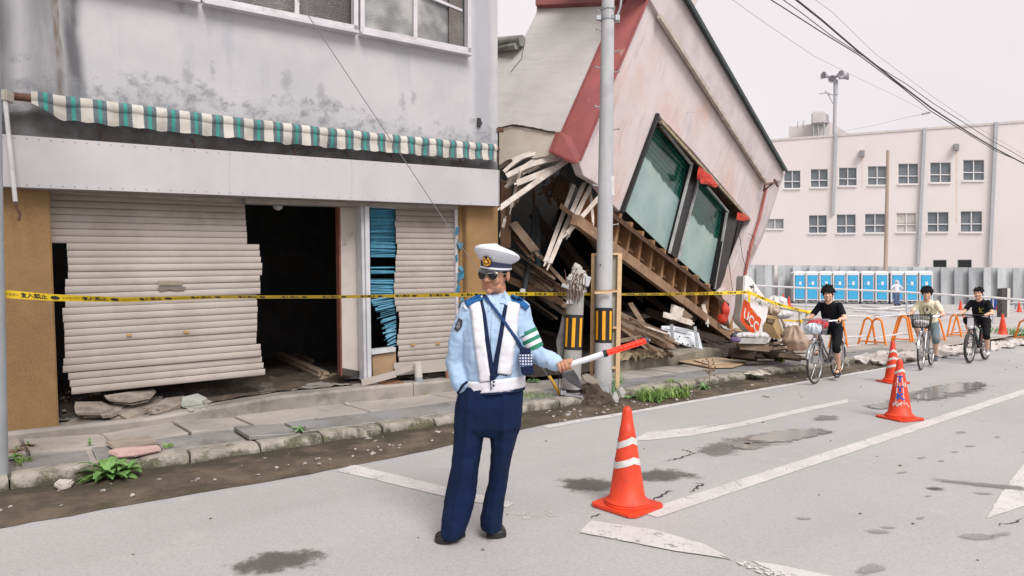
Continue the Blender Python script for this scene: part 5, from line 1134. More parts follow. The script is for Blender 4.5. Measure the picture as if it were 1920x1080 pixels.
for i in range(200): g.f.append([2*i, 2*i+2, 2*i+3, 2*i+1]); g.mi.append(0)
g.build('tape', m_tape, tp, smooth=True)
ln = [0]
for (a, _), (b_, _) in zip(ta, ta[1:]): ln.append(ln[-1]+(b_-a).length)
def on_tape(x, y, off):
    s = x+off; s = max(0, min(ln[-1]-.001, s)); k = 0
    import bisect; k = min(len(ln)-2, max(0, bisect.bisect(ln, s)-1)); f = (s-ln[k])/(ln[k+1]-ln[k])
    c = ta[k][0].lerp(ta[k+1][0], f); u = ta[k][1].lerp(ta[k+1][1], f); n_ = (ta[k+1][0]-ta[k][0]).cross(u).normalized()
    if n_.y > 0: n_ = -n_
    return c + u*(y/.031) + n_*.003
s = .02; i = 0
def s_of(px):       # arc length where the tape crosses a pixel column
    return min(range(len(ta)), key=lambda k: abs(960+ta[k][0].x/ta[k][0].y*1200-px))
s = ln[s_of(64)]-.0
while s < ln[-1]-.1:
    g = MB(); text_mb(g, '立入禁止', .043, lambda x, y: on_tape(x, y, s), off=.0012, res=1)
    g.build('lettering', m_ink, tp)
    g = MB(); g.add([on_tape(.03*math.cos(q), .017*math.sin(q), s+.135) for q in [2*math.pi*k/14 for k in range(14)]], [list(range(14))]); g.build('emblem', m_ink, tp)
    if s < 2.5:
        g = MB(); text_mb(g, '入らないでください', .021, lambda x, y: on_tape(x, y, s+.275), off=.0004, res=1); g.build('lettering', m_ink, tp)
    s += .40
g = MB(); text_mb(g, 'らないでください', .021, lambda x, y: on_tape(x, y, ln[s_of(64)]-.18), off=.0004, res=1); g.build('lettering', m_ink, tp)
# second length from the sign to the white trestle
g = MB(); a = W(1404, 548, 12.1); b_ = W(1528, 587, 12.2); m_ = W(1404, 560, 12.1)
def t2(u, v): p = a.lerp(b_, u)+Vector((0, 0, -.05*math.sin(u*math.pi))); return p + Vector((0, -.01, 1))*(v-.5)*(.065-.02*u)
g.grid(t2, 24, 1); g.build('tape', m_tape, tp)
g = MB(); g.grid(lambda u, v: W(1403+v*4, 545+u*22, 12.1), 4, 1); g.build('tape_tail', m_tape, tp)
s = .25
while s < 1.2:
    g = MB(); text_mb(g, '立入禁止', .04, lambda x, y: t2((s+x)/1.3, .5+y/.06)+Vector((0, -.004, 0)), off=.001, res=1); g.build('lettering', m_ink, tp); s += .33
tr = thing('white_trestle', 'white pipe trestle end wrapped with yellow tape behind the paper bag', 'trestle', G(1508, 640, .1))
m_wp = M('white pipe', (.66, .66, .66), (.56, .56, .57), sc=6, rough=.35, bump=.05)
for nm, a, b_, r in (('rail', (1462, 576), (1518, 586), .03), ('leg', (1500, 584), (1502, 640), .03), ('leg', (1514, 588), (1505, 618), .02)):
    g = MB(); g.tube([W(*a, 12.25), W(*b_, 12.25)], r, 10); g.build(nm, m_wp, tr, smooth=True)
g = MB(); g.tube([W(1512, 586, 12.2), W(1522, 585, 12.2)], .035, 10); g.box(W(1502, 602, 12.2), (.05, .06, .05)); g.build('tape_wrap', m_tape, tr)
g = MB(); g.grid(lambda u, v: W(1470+u*32, 599+u*2+v*3.2, 12.3), 10, 1); tag(g.build('tape_scrap', m_tape, None, loc=W(1470, 600, 12.3)), 'short yellow tape hanging between cardboard box and trestle', 'barrier tape')
# rubbish pile
m_card = M('cardboard', (.38, .26, .13), (.32, .21, .10), sc=3, bs=60, bump=.15); m_cardd = M('cardboard inside', (.14, .09, .05), (.10, .065, .035))
cb = thing('cardboard_box', 'open cardboard box tipped against the fallen sign', 'cardboard box', W(1450, 638, 12.35))
g = MB(); c8 = lambda x, y, D: W(1340+x/6, 500+y/6, D)
F_ = [c8(570, 560, 12.4), c8(705, 560, 12.35), c8(660, 660, 12.1), c8(560, 640, 12.15)]
g.plate([c8(560, 625, 12.15), c8(655, 660, 12.1), c8(735, 825, 12.1), c8(545, 770, 12.2)], (0, .02, 0)); g.plate([c8(655, 660, 12.1), c8(705, 560, 12.35), c8(785, 760, 12.4), c8(735, 825, 12.1)], (0, .02, .0))
g.plate([c8(565, 560, 12.45), c8(705, 560, 12.45), c8(785, 760, 12.5), c8(560, 760, 12.5)], (0, .02, 0)); g.build('carton', m_card, cb)
g = MB(); g.plate([c8(590, 545, 12.5), c8(700, 560, 12.4), c8(690, 595, 12.3), c8(575, 575, 12.4)], (0, .01, .005)); g.plate([c8(735, 580, 12.4), c8(760, 590, 12.4), c8(800, 670, 12.4), c8(770, 665, 12.4)], (0, .01, 0)); g.build('flap', m_card, cb)
g = MB(); g.plate([c8(600, 590, 12.3), c8(668, 590, 12.3), c8(648, 638, 12.2), c8(590, 620, 12.25)], (0, .005, 0)); g.build('inside', m_cardd, cb)
def bag(name, c, r, mat, lab, cat, seed, neck=True, sq=(1, .85, 1), grp=None):
    c = Vector(c); g = MB(); g.ball(c+Vector((0, 0, r*.75*sq[2])), (r*sq[0], r*sq[1], r*.8*sq[2]), 40, 26)
    top = c.z + r*1.5*sq[2]
    for i, v in enumerate(g.v):
        d = v-c; a = math.atan2(d.y, d.x); h = d.z/(r*1.55*sq[2])
        if h > .55 and neck: k = 1-(h-.55)*1.0; v.x = c.x+d.x*k; v.y = c.y+d.y*k; v.z += (h-.55)*r*.7
        f = .10*r*math.sin(a*9+seed+3*noise.noise(d*4))*(.3+h) + .16*r*noise.noise(d*(2.2/r)+Vector((seed, 0, 0))); dn = Vector((d.x, d.y, 0)).normalized() if d.length > 1e-5 else Vector((1, 0, 0))
        v += dn*f; v.z += .10*r*noise.noise(d*(3/r)+Vector((0, seed, 0)))
        if v.z < c.z: v.z = c.z
    return tag(g.build(name, mat, None, smooth=55, loc=c), lab, cat, grp)
m_pbag = M('brown paper plastic', (.46, .33, .25), (.37, .26, .19), sc=4, rough=.45, bs=25, bump=.6, bd=.02, dirt=(.60, .47, .38), dlo=.58); m_wbag = M('white plastic', (.62, .61, .61), (.52, .51, .52), sc=5, rough=.35, bs=25, bump=.5, bd=.02); m_dbag = M('dark plastic', (.06, .055, .06), (.10, .09, .095), sc=5, rough=.35, bs=25, bump=.5, bd=.02)
bag('paper_bag', W(1491, 664, 11.7), .22, m_pbag, 'large creased brown bag at the right end of the rubbish', 'bag', 1, True, (1, .9, 1.35))
bag('paper_bag', W(1478, 642, 12.2), .13, M('dark brown bag', (.24, .17, .13), (.17, .12, .09), rough=.5, bs=25, bump=.5, bd=.02), 'dark brown bag squeezed behind the large creased one', 'bag', 4, True, (1, .8, 1.3))
bag('paper_bag', W(1450, 592, 12.8), .14, M('tan bag', (.50, .39, .29), (.40, .30, .22), rough=.5, bs=25, bump=.5, bd=.02), 'small tan bag between the white sacks above the cardboard box', 'bag', 6, True, (.9, .8, 1))
bag('white_sack', W(1455, 586, 13.6), .24, m_wbag, 'largest white sack at the top of the rubbish by the sign', 'sack', 7, False, (1, .8, .95))
bag('white_sack', W(1440, 594, 13.0), .17, m_wbag, 'white sack just right of the fallen sign', 'sack', 9, False, (1, .8, 1))
bag('white_sack', W(1466, 598, 13.2), .18, m_wbag, 'low white sack right of the small tan bag', 'sack', 12, False, (1.2, .8, .7))
bag('white_sack', W(1482, 622, 12.8), .14, m_wbag, 'white sack behind the creased brown bag', 'sack', 14, False, (1, .8, .9))
bag('white_sack', W(1474, 632, 12.6), .12, m_wbag, 'small white sack beside the cardboard box foot', 'sack', 15, False, (1, .8, .8))
bag('white_sack', W(1398, 636, 11.8), .14, m_wbag, 'crumpled white sack under the left corner of the sign', 'sack', 17, False, (1.3, .8, .6))
bag('white_sack', W(1425, 640, 11.9), .14, m_wbag, 'crumpled white sack under the tip of the sign', 'sack', 19, False, (1.2, .8, .8))
bag('dark_sack', W(1385, 637, 11.9), .12, m_dbag, 'black and grey sack left of the sign tip', 'sack', 21, False, (1.2, .8, .8))
bag('purple_cloth', W(1379, 642, 11.6), .08, M('purple cloth', (.12, .07, .18), (.2, .13, .26), sc=9), 'small purple bundle at the left end of the rubbish', 'bundle', 22, False, (1.2, .8, .8))
g = MB(); g.ball(W(1359, 583, 15.5), (.10, .06, .25), 14, 8); g.ball(W(1355, 597, 15.5), (.12, .06, .12), 14, 8); g.jitter(.06, 5); tag(g.build('red_cloth_bundle', m_red, None, smooth=True, loc=W(1357, 590, 15.5)), 'bright red bundle hanging behind the low end of the beam', 'cloth')
for a, b, w, t, m, lab in (((1384, 639, 11.6), (1433, 640, 11.6), .10, .05, M('grey metal tray', (.40, .40, .38), (.3, .3, .28), rough=.4), 'grey metal tray under the sign tip'),
        ((1384, 650, 11.8), (1442, 655, 11.7), .13, .3, m_old, 'thick grey plank under the metal tray'), ((1444, 646, 11.7), (1470, 641, 11.9), .05, .2, m_old, 'slanting plank left of the creased brown bag'),
        ((1446, 655, 11.6), (1472, 652, 11.7), .05, .2, m_old, 'lower plank left of the creased brown bag'), ((1450, 650, 11.9), (1474, 649, 11.9), .04, .2, m_pale, 'pale plank wedged beside the creased brown bag'),
        ((1466, 668, 11.4), (1500, 672, 11.2), .07, .25, m_old, 'pallet board under the creased brown bag'), ((1478, 661, 11.5), (1518, 660, 11.6), .04, .25, m_pale, 'pale board under the right side of the creased brown bag'),
        ((1505, 655, 11.8), (1523, 640, 12.0), .08, .2, m_old, 'board standing right of the creased brown bag'), ((1372, 662, 12), (1420, 668, 11.7), .16, .3, m_dkb, 'dark beam lying at the left foot of the rubbish'),
        ((1395, 662, 12.3), (1470, 668, 12.3), .12, .3, m_dkb, 'dark plank under the cardboard box'), ((1440, 668, 12), (1455, 640, 12.3), .2, .05, m_dkb, 'dark board behind the yellow green weed'),
        ((1376, 618, 13.2), (1394, 620, 13.2), .06, .1, m_pine, 'small pale wood strip between posts and sign'), ((1352, 612, 14.8), (1362, 616, 14.8), .06, .1, m_pst, 'white scrap between the posts of the house')):
    board(a, b, w, t, m, lab, 'rubbish_plank', 'planks in the rubbish pile')
random.seed(41)
# ======================= FAR SIDE OF THE LOT =======================
FU = Vector((2360, -1200, -67)).normalized(); FUh = Vector((2360, -1200, 0)).normalized(); FN = Vector((FUh.y, -FUh.x, 0))   # towards camera
FB = Plane(W(1450, 500, 58), FU, GV)
office = thing('office_building', 'cream three storey office building with rows of square windows beyond the steel fence', 'building', Vector((FB.O.x+8, FB.O.y-3, 0)))
m_cream = M('cream render', (.74, .69, .675), (.70, .65, .635), sc=.15, bs=6, bump=.05, fine=.02, dirt=(.72, .65, .635), dsc=.12, dlo=.6, dhi=.8)
IF = -FB.N
def fp(pts, d=0): return FB.poly(pts, d)
wins = []
for (a, b, t, u) in ((250, 365, 790, 915), (430, 550, 780, 908), (620, 745, 770, 898), (815, 945, 760, 893), (1020, 1160, 743, 885), (1235, 1380, 735, 876), (1457, 1605, 718, 862)):
    wins.append((1400+a/3.6, 1400+b/3.6, 100+t/3.6, 100+u/3.6, 0))
for a, b, t, u, k in ((1436, 1470, 410, 430, 1), (1516, 1551, 403, 438, 0), (1568, 1605, 401.5, 438, 0), (1621, 1660, 400.5, 437, 0), (1680, 1718.5, 399, 436, 2), (1738, 1779, 397, 436, 0), (1800, 1842, 395.5, 436, 0),
                      (1749, 1775, 487, 508, 3), (1795, 1822, 486.5, 508, 3)): wins.append((a, b, t, u, k))
# wall as strips between window rows, with real openings
g = MB(); X0, X1 = 1340, 2300
def roofy(x): return 263.5-.0745*(x-1450)
def wall_strip(y0f, y1f, holes):
    xs = sorted(holes); x = X0
    for (a, b, t, u) in xs:
        g.plate(fp([(x, y0f(x)), (a, y0f(a)), (a, y1f(a)), (x, y1f(x))]), IF*.3)
        g.plate(fp([(a, y0f(a)), (b, y0f(b)), (b, t-.12*0), (a, t+.25)]), IF*.3); g.plate(fp([(a, u+.2), (b, u), (b, y1f(b)), (a, y1f(a))]), IF*.3); x = b
    g.plate(fp([(x, y0f(x)), (X1, y0f(X1)), (X1, y1f(X1)), (x, y1f(x))]), IF*.3)
mid = lambda x: 362-.03*(x-1450); low = lambda x: 462+.0*(x-1450)
wall_strip(roofy, mid, [w[:4] for w in wins[:7]]); wall_strip(mid, low, [w[:4] for w in wins[7:14]]); wall_strip(low, lambda x: 575, [w[:4] for w in wins[14:]])
g.build('wall', m_cream, office)
g = MB(); g.plate(fp([(X0, roofy(X0)-3), (X1, roofy(X1)-3), (X1, roofy(X1)+1), (X0, roofy(X0)+1)], -.06), IF*.5); g.build('parapet_cap', M('pale cap', (.66, .60, .57)), office)
g = MB(); g.plate(fp([(X0, roofy(X0)+4), (X1, roofy(X1)+4), (X1, 575), (X0, 575)], .9), IF*.05); g.build('inner_wall', M('dim interior', (.10, .10, .11)), office)
m_wf = M('window white', (.80, .78, .77), (.74, .72, .71), rough=.5); m_fg = []
for k, (c1, c2) in enumerate((((.13, .155, .175), (.19, .215, .235)), ((.24, .26, .26), (.35, .36, .35)), ((.38, .36, .34), (.55, .52, .49)), ((.02, .02, .02), (.04, .04, .04)))):
    m_fg.append(M('far glass', c1, c2, sc=.5, rough=.15, bump=0, fine=0))
for a, b, t, u, k in wins:
    fr_ = None; g = MB(); w = .09
    g.beam(FB.at(a, t+.3, .08), FB.at(b, t, .08), w, .12, up=FB.N); g.beam(FB.at(a, u, .02), FB.at(b, u-.2, .02), .14, .25, up=FB.N)
    for x in (a, b): g.beam(FB.at(x, t, .08), FB.at(x, u, .08), w, .12, up=FB.N)
    fr_ = g.build('window', m_wf if k != 3 else m_galv, office)
    g = MB(); g.plate(fp([(a, t), (b, t), (b, u), (a, u)], .18), IF*.02); g.build('pane', m_fg[k], fr_)
    if k != 3:
        g = MB(); m = (a+b)/2; g.beam(FB.at(m, t, .12), FB.at(m, u, .12), .07, .08, up=FB.N)
        if k != 1: yy = t+(u-t)*.6; g.beam(FB.at(a, yy, .12), FB.at(b, yy, .12), .07, .08, up=FB.N)
        g.build('glazing_bar', m_wf, fr_)
    if k == 2: g = MB(); g.plate(fp([(a+1, t+2), (b-1, t+2), (b-1, t+19), (a+1, t+19)], .15), IF*.02); g.build('drawn_curtain', M('curtain', (.62, .58, .54)), fr_)
m_dp = M('grey downpipe', (.45, .46, .49), (.40, .41, .44))
for x0, y0, x1, y1 in ((1568, 250, 1562, 402), (1734, 240, 1722, 496), (1868, 229, 1856, 498)):
    g = MB(); g.beam(FB.at(x0, y0, -.12), FB.at(x1, y1, -.12), .22, .2, up=FB.N); g.build('downpipe', m_dp, office)
for x, y in ((1616.5, 287.5), (1794, 275.5)):
    g = MB(); g.plate(fp([(x-4.5, y-6), (x+4.5, y-6), (x+4.5, y+5.5), (x-4.5, y+5.5)], -.5), IF*.5); g.build('wall_vent', M('grey vent', (.30, .29, .31)), office)
    g = MB(); g.plate(fp([(x-2, y+5), (x+2, y+5), (x+1, 350 if x < 1700 else 420), (x-2, 350 if x < 1700 else 420)], -.006), IF*.005); g.build('rust_run', M('faint rust run', (.70, .56, .50), (.74, .62, .57), sc=2), office)
g = MB()   # rooftop stair house and parapet
r0 = lambda x, y, d=4: FB.at(x, y, d)
g.plate([r0(1479, 236), r0(1488, 237), r0(1555, 228), r0(1594, 252), r0(1594, 262), r0(1479, 270)], IF*3); g.plate([r0(1523, 236), r0(1556, 232), r0(1556, 262), r0(1523, 262)], FB.N*.4)
g.build('stair_house', m_cream, office)
g = MB(); g.plate([r0(1521, 210, 3), r0(1526, 208, 3), r0(1545, 208, 3), r0(1548, 211, 3), r0(1548, 231, 3), r0(1521, 232, 3)], IF*1.2); tkk = g.build('water_tank', M('white tank', (.72, .68, .67), (.62, .58, .58)), office, bevel=.1)
g = MB()
for x in (1525, 1534, 1545): g.beam(r0(x, 231, 3.2), r0(x, 262, 3.2), .12, .12)
g.build('tank_leg', m_dp, office)
g = MB(); g.plate([r0(1548, 212, 3.4), r0(1554, 216, 3.4), r0(1554, 230, 3.4), r0(1548, 231, 3.4)], IF*.5); g.build('tank_side', M('grey tank side', (.5, .48, .5)), office)
for x, y in ((1496, 228), (1506, 227)): g = MB(); g.tube([r0(x, 240), r0(x, y), r0(x+3, y)], .04, 6); g.build('vent_pipe', m_dp, office)
# loudspeaker mast on the roof
mast = thing('loudspeaker_mast', 'grey mast carrying four horn loudspeakers above the office roof', 'mast', FB.at(1565, 256, .8))
g = MB(); g.tube([FB.at(1564, 262, .8), FB.at(1567, 152, .8)], .15, 10); g.build('mast_pole', m_dp, mast, smooth=True)
g = MB(); g.tube([FB.at(1567, 150, .8), FB.at(1567, 178, .8)], .2, 8); g.tube([FB.at(1566, 180, .7), FB.at(1552, 174, .7), FB.at(1536, 176, .7)], .05, 5); g.tube([FB.at(1552, 176, .7), FB.at(1564, 198, .7)], .05, 5); g.tube([FB.at(1547, 171, .7), FB.at(1556, 179, .7)], .05, 5); g.build('side_arm', m_dp, mast)
m_horn = M('grey horn', (.42, .42, .45), (.34, .34, .37), sc=2)
for x, y, d in ((1571, 142, (.2, -1, 0)), (1551, 143, (-1, -.3, .1)), (1561, 148, (-.5, -.8, -.3)), (1580, 145, (1, -.35, .1))):
    c = FB.at(x, y, .7); d = Vector(d).normalized(); q = d.to_track_quat('Z', 'Y').to_matrix(); g = MB()
    g.rings([[c + q @ Vector((r*math.cos(a), r*math.sin(a), z)) for a in [2*math.pi*k/16 for k in range(16)]] for r, z in ((.12, -.3), (.14, .0), (.20, .15), (.31, .42), (.33, .44), (.28, .40), (.16, .14), (.02, .1))])
    g.build('horn', m_horn, mast, smooth=True)
# far stubby cable line to the mast, overhead cables
def wire(pts, r, lab, sag=.15, mat=None):
    g = MB(); ps = [W(*p) for p in pts]; fine = []
    for a, b in zip(ps, ps[1:]):
        for t in range(8): fine.append(a.lerp(b, t/8))
    fine.append(ps[-1]); g.tube(fine, r, 6); tag(g.build('overhead_cable', mat or M('cable', (.06, .055, .06)), None, loc=ps[0]), lab, 'cable', 'overhead cables crossing the sky')
m_cab = M('cable grey', (.07, .065, .07)); m_cab2 = M('cable light', (.30, .29, .31))
wire([(1481, -10, 11), (1540, 37, 12), (1610, 97, 13.2), (1686, 157, 14.6), (1747, 203, 15.8), (1817, 249, 17.5), (1867, 279, 18.5), (1930, 312, 20)], .018, 'thickest dark cable sweeping down to the right edge', mat=m_cab)
wire([(1430, -10, 11), (1470, 15, 11.5), (1540, 60, 12.5), (1610, 103, 13.5), (1686, 160, 14.6), (1745, 208, 15.8), (1790, 236, 17), (1867, 283, 18.8), (1930, 310, 20)], .010, 'thin cable running left of and under the thickest one', mat=m_cab)
wire([(1455, -10, 11), (1500, 22, 11.8), (1560, 68, 12.7), (1620, 106, 13.6), (1658, 132, 14.2), (1700, 158, 15), (1747, 192, 16), (1817, 236, 17.4), (1835, 248, 17.8), (1860, 264, 18.4), (1890, 280, 19), (1930, 304, 20)], .008, 'thin wavy cable running just above the thickest one', mat=m_cab)
wire([(1515, -10, 12), (1560, 22, 12.6), (1640, 100, 14), (1750, 182, 16), (1835, 240, 18), (1930, 296, 20)], .004, 'faint upper wire nearest the right of the sky', mat=m_cab2)
wire([(1360, -10, 14), (1430, 40, 16), (1523, 103, 18), (1600, 142, 21), (1680, 180, 24), (1743, 212, 26)], .005, 'faint wire crossing the sky left of the loudspeakers', mat=m_cab2)
wire([(1743, 212, 26), (1700, 220, 32), (1640, 235, 42), (1560, 250, 56)], .008, 'faint wire running from mid sky to the mast foot', mat=m_cab2)
g = MB(); g.beam(W(1729, 214, 26), W(1744, 211, 26), .06, .06); tag(g.build('wire_insulator', m_cab2, None, loc=W(1736, 212, 26)), 'small insulator where two faint wires meet in mid sky', 'insulator')
# sheet pile fence
fence = thing('steel_fence', 'tall grey corrugated steel sheet fence behind the blue toilets', 'fence', GL(1655, 567))
def fz(px): return 46.6-(px-1480)*.0098
mt = [M('steel sheet', c, tuple(k*.78 for k in c), sc=1.2, bs=8, bump=.2, rough=.55, dirt=tuple(k*.62 for k in c), dsc=.8, stretch=(1, 1, .3)) for c in ((.44, .465, .48), (.54, .565, .58), (.38, .40, .415), (.60, .62, .63))]
x = 1405.0; i = 0
while x < 2150:
    w = rnd(11.5, 16); 
    if 1448 < x+w/2 < 1459: x = 1459; continue
    x1 = min(x+w, 1448) if x < 1448 else x+w
    g = MB(); D0, D1 = fz(x), fz(x1); dep = .22 if i % 2 else 0
    ty = lambda q: 496.5+.012*(q-1405)
    a0, a1 = W(x, ty(x), D0-dep), W(x1, ty(x1), D1-dep); b0, b1 = a0.copy(), a1.copy(); b0.z = zlot(D0)-.05; b1.z = zlot(D1)-.05
    g.plate([a0, a1, b1, b0], (0, .06, 0))
    e = .08; g.plate([a1, a1+Vector((e, .2 if dep else -.2, 0)), b1+Vector((e, .2 if dep else -.2, 0)), b1], (0, .05, 0))
    g.build('sheet', mt[[0, 1, 0, 2, 3, 1][random.randrange(6)]], fence); x = x1; i += 1
g = MB(); p = W(1453, 506, 47.3); q = GL(1453, 567); g.plate([W(1447, 497, 47.4), W(1460, 497, 47.4), Vector((W(1460, 545, 47.4).x, 47.4, .5)), Vector((W(1447, 545, 47.4).x, 47.4, .5))], (0, .1, 0)); tag(g.build('white_post', m_cream, None, loc=q), 'cream panel filling the gap in the steel fence', 'panel')
wp = W(1660, 510, 43.6); g = MB(); top = W(1665, 282, 44.2); bs_ = W(1659, 560, 44.2); bs_.z = .5; g.tube([bs_, top], [.14, .10], 12); tag(g.build('wooden_pole', M('weathered wood pole', (.42, .33, .27), (.33, .26, .21), sc=2, stretch=(1, 1, .2)), None, smooth=True, loc=bs_), 'bare weathered wooden pole standing before the office windows', 'pole')
# ---- portable toilets
m_tw = M('toilet white', (.70, .69, .70), (.63, .62, .64), sc=1, rough=.4, bump=.03); m_tb = M('toilet blue', (.045, .37, .63), (.035, .32, .56), sc=1.5, rough=.4, bump=.3, bs=9, stretch=(1, 1, 2)); m_tg = M('toilet base grey', (.22, .22, .23), (.16, .16, .17)); m_tgs = M('toilet side grey', (.40, .40, .42), (.34, .34, .36), rough=.5)
def toilet():
    t = thing('portable_toilet', '', 'toilet')
    g = MB(); g.box((0, .45, 1.12), (.78, .84, 1.9)); g.build('cabin', m_tgs, t, bevel=.02)
    for s_ in (-1, 1): g = MB(); g.box((s_*.375, -.0, 1.14), (.09, .10, 2.02)); g.build('corner_post', m_tw, t, bevel=.02)
    g = MB(); g.rings([[Vector((x*.42, y, 0)) + Vector((0, .42, 2.08+h)) for x, y in ((-k, -.47*k2), (k, -.47*k2), (k, .47*k2), (-k, .47*k2))] for k, k2, h in ((1, 1, 0), (1.02, 1.02, .06), (.86, .95, .15), (.5, .7, .2))]); g.build('roof', m_tw, t, smooth=50)
    g = MB(); g.box((0, -.03, 2.04), (.74, .05, .12)); g.box((0, -.03, .27), (.74, .05, .06)); g.build('door_frame', m_tw, t)
    g = MB(); 
    b0 = len(g.v); g.plate([(-.31, -.02, .31), (.31, -.02, .31), (.31, -.02, 1.90), (.25, -.02, 1.97), (-.25, -.02, 1.97), (-.31, -.02, 1.90)], (0, -.045, 0)); d = g.build('door', m_tb, t, bevel=.01)
    g = MB(); g.box((.02, -.075, 1.42), (.16, .012, .24)); g.build('notice', m_tw, d)
    g = MB(); g.box((-.24, -.085, 1.36), (.05, .03, .06)); g.build('handle', m_tw, d)
    g = MB(); g.box((0, .42, .09), (.80, .92, .12)); g.build('skid', m_tg, t)
    g = MB(); g.box((0, -.08, .16), (.16, .1, .1)); g.build('foot_pedal', m_tg, t)
    return t
t0 = toilet()
tx = [(375, 575), (500, 578), (635, 582), (770, 584), (905, 590), (1055, 592), (1195, 596), (1350, 600), (1490, 604), (1635, 610)]
ordn = ['leftmost blue portable toilet in the row by the fence', 'second blue portable toilet from the left end of the row', 'third blue portable toilet from the left end of the row', 'blue portable toilet fourth from the left, behind the front rider', 'fifth blue toilet from the left, just right of the front rider', 'fifth blue toilet from the right end of the row', 'fourth blue toilet from the right, left of the white shirted worker', 'blue toilet directly behind the white shirted worker', 'second blue toilet from the right end of the row', 'rightmost blue portable toilet behind the middle rider']
for i, (x, yb) in enumerate(tx):
    o = t0 if i == 0 else copy_tree(t0)
    pxc = 1420+(x+48)/5.33; D = 45.2-2.1*i/9; p = W(pxc, 545, D); p.z = zlot(D)-.0; o.location = p; o.rotation_euler = (0, 0, math.atan2(FUh.y, FUh.x)+.33 + rnd(-.02, .02)); o['label'] = ordn[i]; o['group'] = 'row of blue portable toilets'
# ---- pipes, railings, cones on the lot
m_cone = M('cone red', (.74, .060, .016), (.60, .042, .014), sc=7, rough=.5, bs=60, bump=.15, dirt=(.34, .07, .045), dsc=9, dlo=.60); m_refl = M('reflective white', (.68, .67, .65), (.55, .54, .52), sc=14, rough=.4, fine=.1)
def cone(h=.7, bands='chevron', base=.38, name='traffic_cone'):
    c = thing(name, '', 'traffic cone')
    rb, rt = .126*h/.7, .030*h/.7
    g = MB(); rad = lambda z: rb+(rt-rb)*((z-.06)/(h-.06-.02))
    prof = [(.155*h/.7, .022), (.158*h/.7, .034), (.150*h/.7, .040), (.153*h/.7, .050), (.146*h/.7, .056), (rad(.075), .075)]
    for z in (.2, .35, .5): prof.append((rad(z*h/.7), z*h/.7))
    prof += [(rad(h*.80), h*.80), (rad(h*.80)*.94, h*.805), (rad(h*.9)*.98, h*.9), (rad(h*.95), h*.955), (rad(h*.97)*.86, h*.98), (rad(h*.99)*.55, h*.995), (.004, h)]
    g.lathe(prof, n=32); g.build('cone_body', m_cone, c, smooth=50)
    g = MB(); b_ = base/2; k = b_*.8; pts = [(-k, -b_), (k, -b_), (b_, -k), (b_, k), (k, b_), (-k, b_), (-b_, k), (-b_, -k)]
    g.plate([(x, y, .004) for x, y in pts], (0, 0, .022)); g.build('base', m_cone, c, bevel=.004)
    if bands:
        for z0, z1 in bands:
            g = MB(); n = 32
            def f(u, v):
                a = 2*math.pi*u-math.pi*.62; fold = abs(((u*2) % 1)-.5)*2
                z = z0+(z1-z0)*v + (.045*h/.7)*(fold-.6)
                return Vector((math.cos(a)*(rad(z)+.0025), math.sin(a)*(rad(z)+.0025), z))
            g.grid(f, n, 2); g.build('reflective_band', m_refl, c, smooth=True)
    return c
c1 = cone(.7, [(.30, .345), (.435, .48)]); place(c1, G(1176, 950), .75); c1['label'] = 'nearest red cone with two white chevron bands beside the officer'
c1.children[0].scale = (1, 1, 1)
c2 = cone(.7, [(.545, .575)], name='traffic_cone'); place(c2, G(1687, 785), .35); c2['label'] = 'scuffed red cone with blue lettered stickers on the centre line side'
g = MB()
def c2f(x, y, z0): 
    z = z0+y; r = .126+(.03-.126)*((z-.06)/.62)+.004; a = -math.pi*.5+x/r-.35+.55
    return parent_world(c2)+Vector((math.cos(a)*r, math.sin(a)*r, z))
AO = -math.pi*.5-.35-.50
for z0, ch in ((.47, 'T'), (.355, 'T'), (.27, 'K')):
    g = MB(); g.add([Vector((math.cos(a)*r, math.sin(a)*r, z)) for a, r, z in [(AO+t/.07, .126+(.03-.126)*((z-.06)/.62)+.003, z) for t, z in ((-.032, z0-.05), (.032, z0-.05), (.028, z0+.05), (-.028, z0+.05))]], [[0, 1, 2, 3]]); 
    st = g.build('sticker', M('white sticker', (.75, .74, .74), rough=.4)); st.parent = c2
    g = MB(); text_mb(g, ch, .095, lambda x, y: Vector((math.cos(AO+x/.075), math.sin(AO+x/.075), 0))*(.126+(.03-.126)*((z0+y-.06)/.62)+.006)+Vector((0, 0, z0+y)), off=.004, res=2); lt = g.build('lettering', M('blue ink', (.02, .08, .42))); lt.parent = c2
for z0, n_ in ((.185, 7), (.41, 3)):
    g = MB()
    for k in range(n_*5):
        a = AO+rnd(-.75, .95); z = z0+rnd(-.025, .025); r = .126+(.03-.126)*((z-.06)/.62)+.002
        g.box((math.cos(a)*r, math.sin(a)*r, z), (rnd(.008, .02), .002, rnd(.006, .014)), Matrix.Rotation(a+math.pi/2, 3, 'Z'))
    st = g.build('worn_lettering', M('worn white ink', (.7, .62, .58))); st.parent = c2
c3 = cone(.68, [(.25, .29), (.37, .41), (.49, .53)]); place(c3, G(1674, 717), .1); c3['label'] = 'third red cone with three white bands behind the stickered cone'
cs = cone(.7, [])
far = [(1434, 563, 41, 'cone peeping behind the sign, leftmost by the steel fence', .85), (1443, 565, 40, 'second small cone from the left by the steel fence', .8), (1455, 562, 41, 'third small cone from the left by the steel fence', .85), (1468.5, 567, 40.5, 'tallest stacked cones left of the toilets', 1.15), (1479.5, 567.5, 40, 'cone just left of the first toilet', .95),
       (1801, 580, 36, 'small cone between the middle and rear riders by the fence', .8), (1827, 578, 36, 'small cone hidden just left of the rear rider', .8), (1871.5, 581.5, 35.5, 'small cone before the blue drum', .8), (1911, 583, 34, 'rightmost small cone near the far fence', .8)]
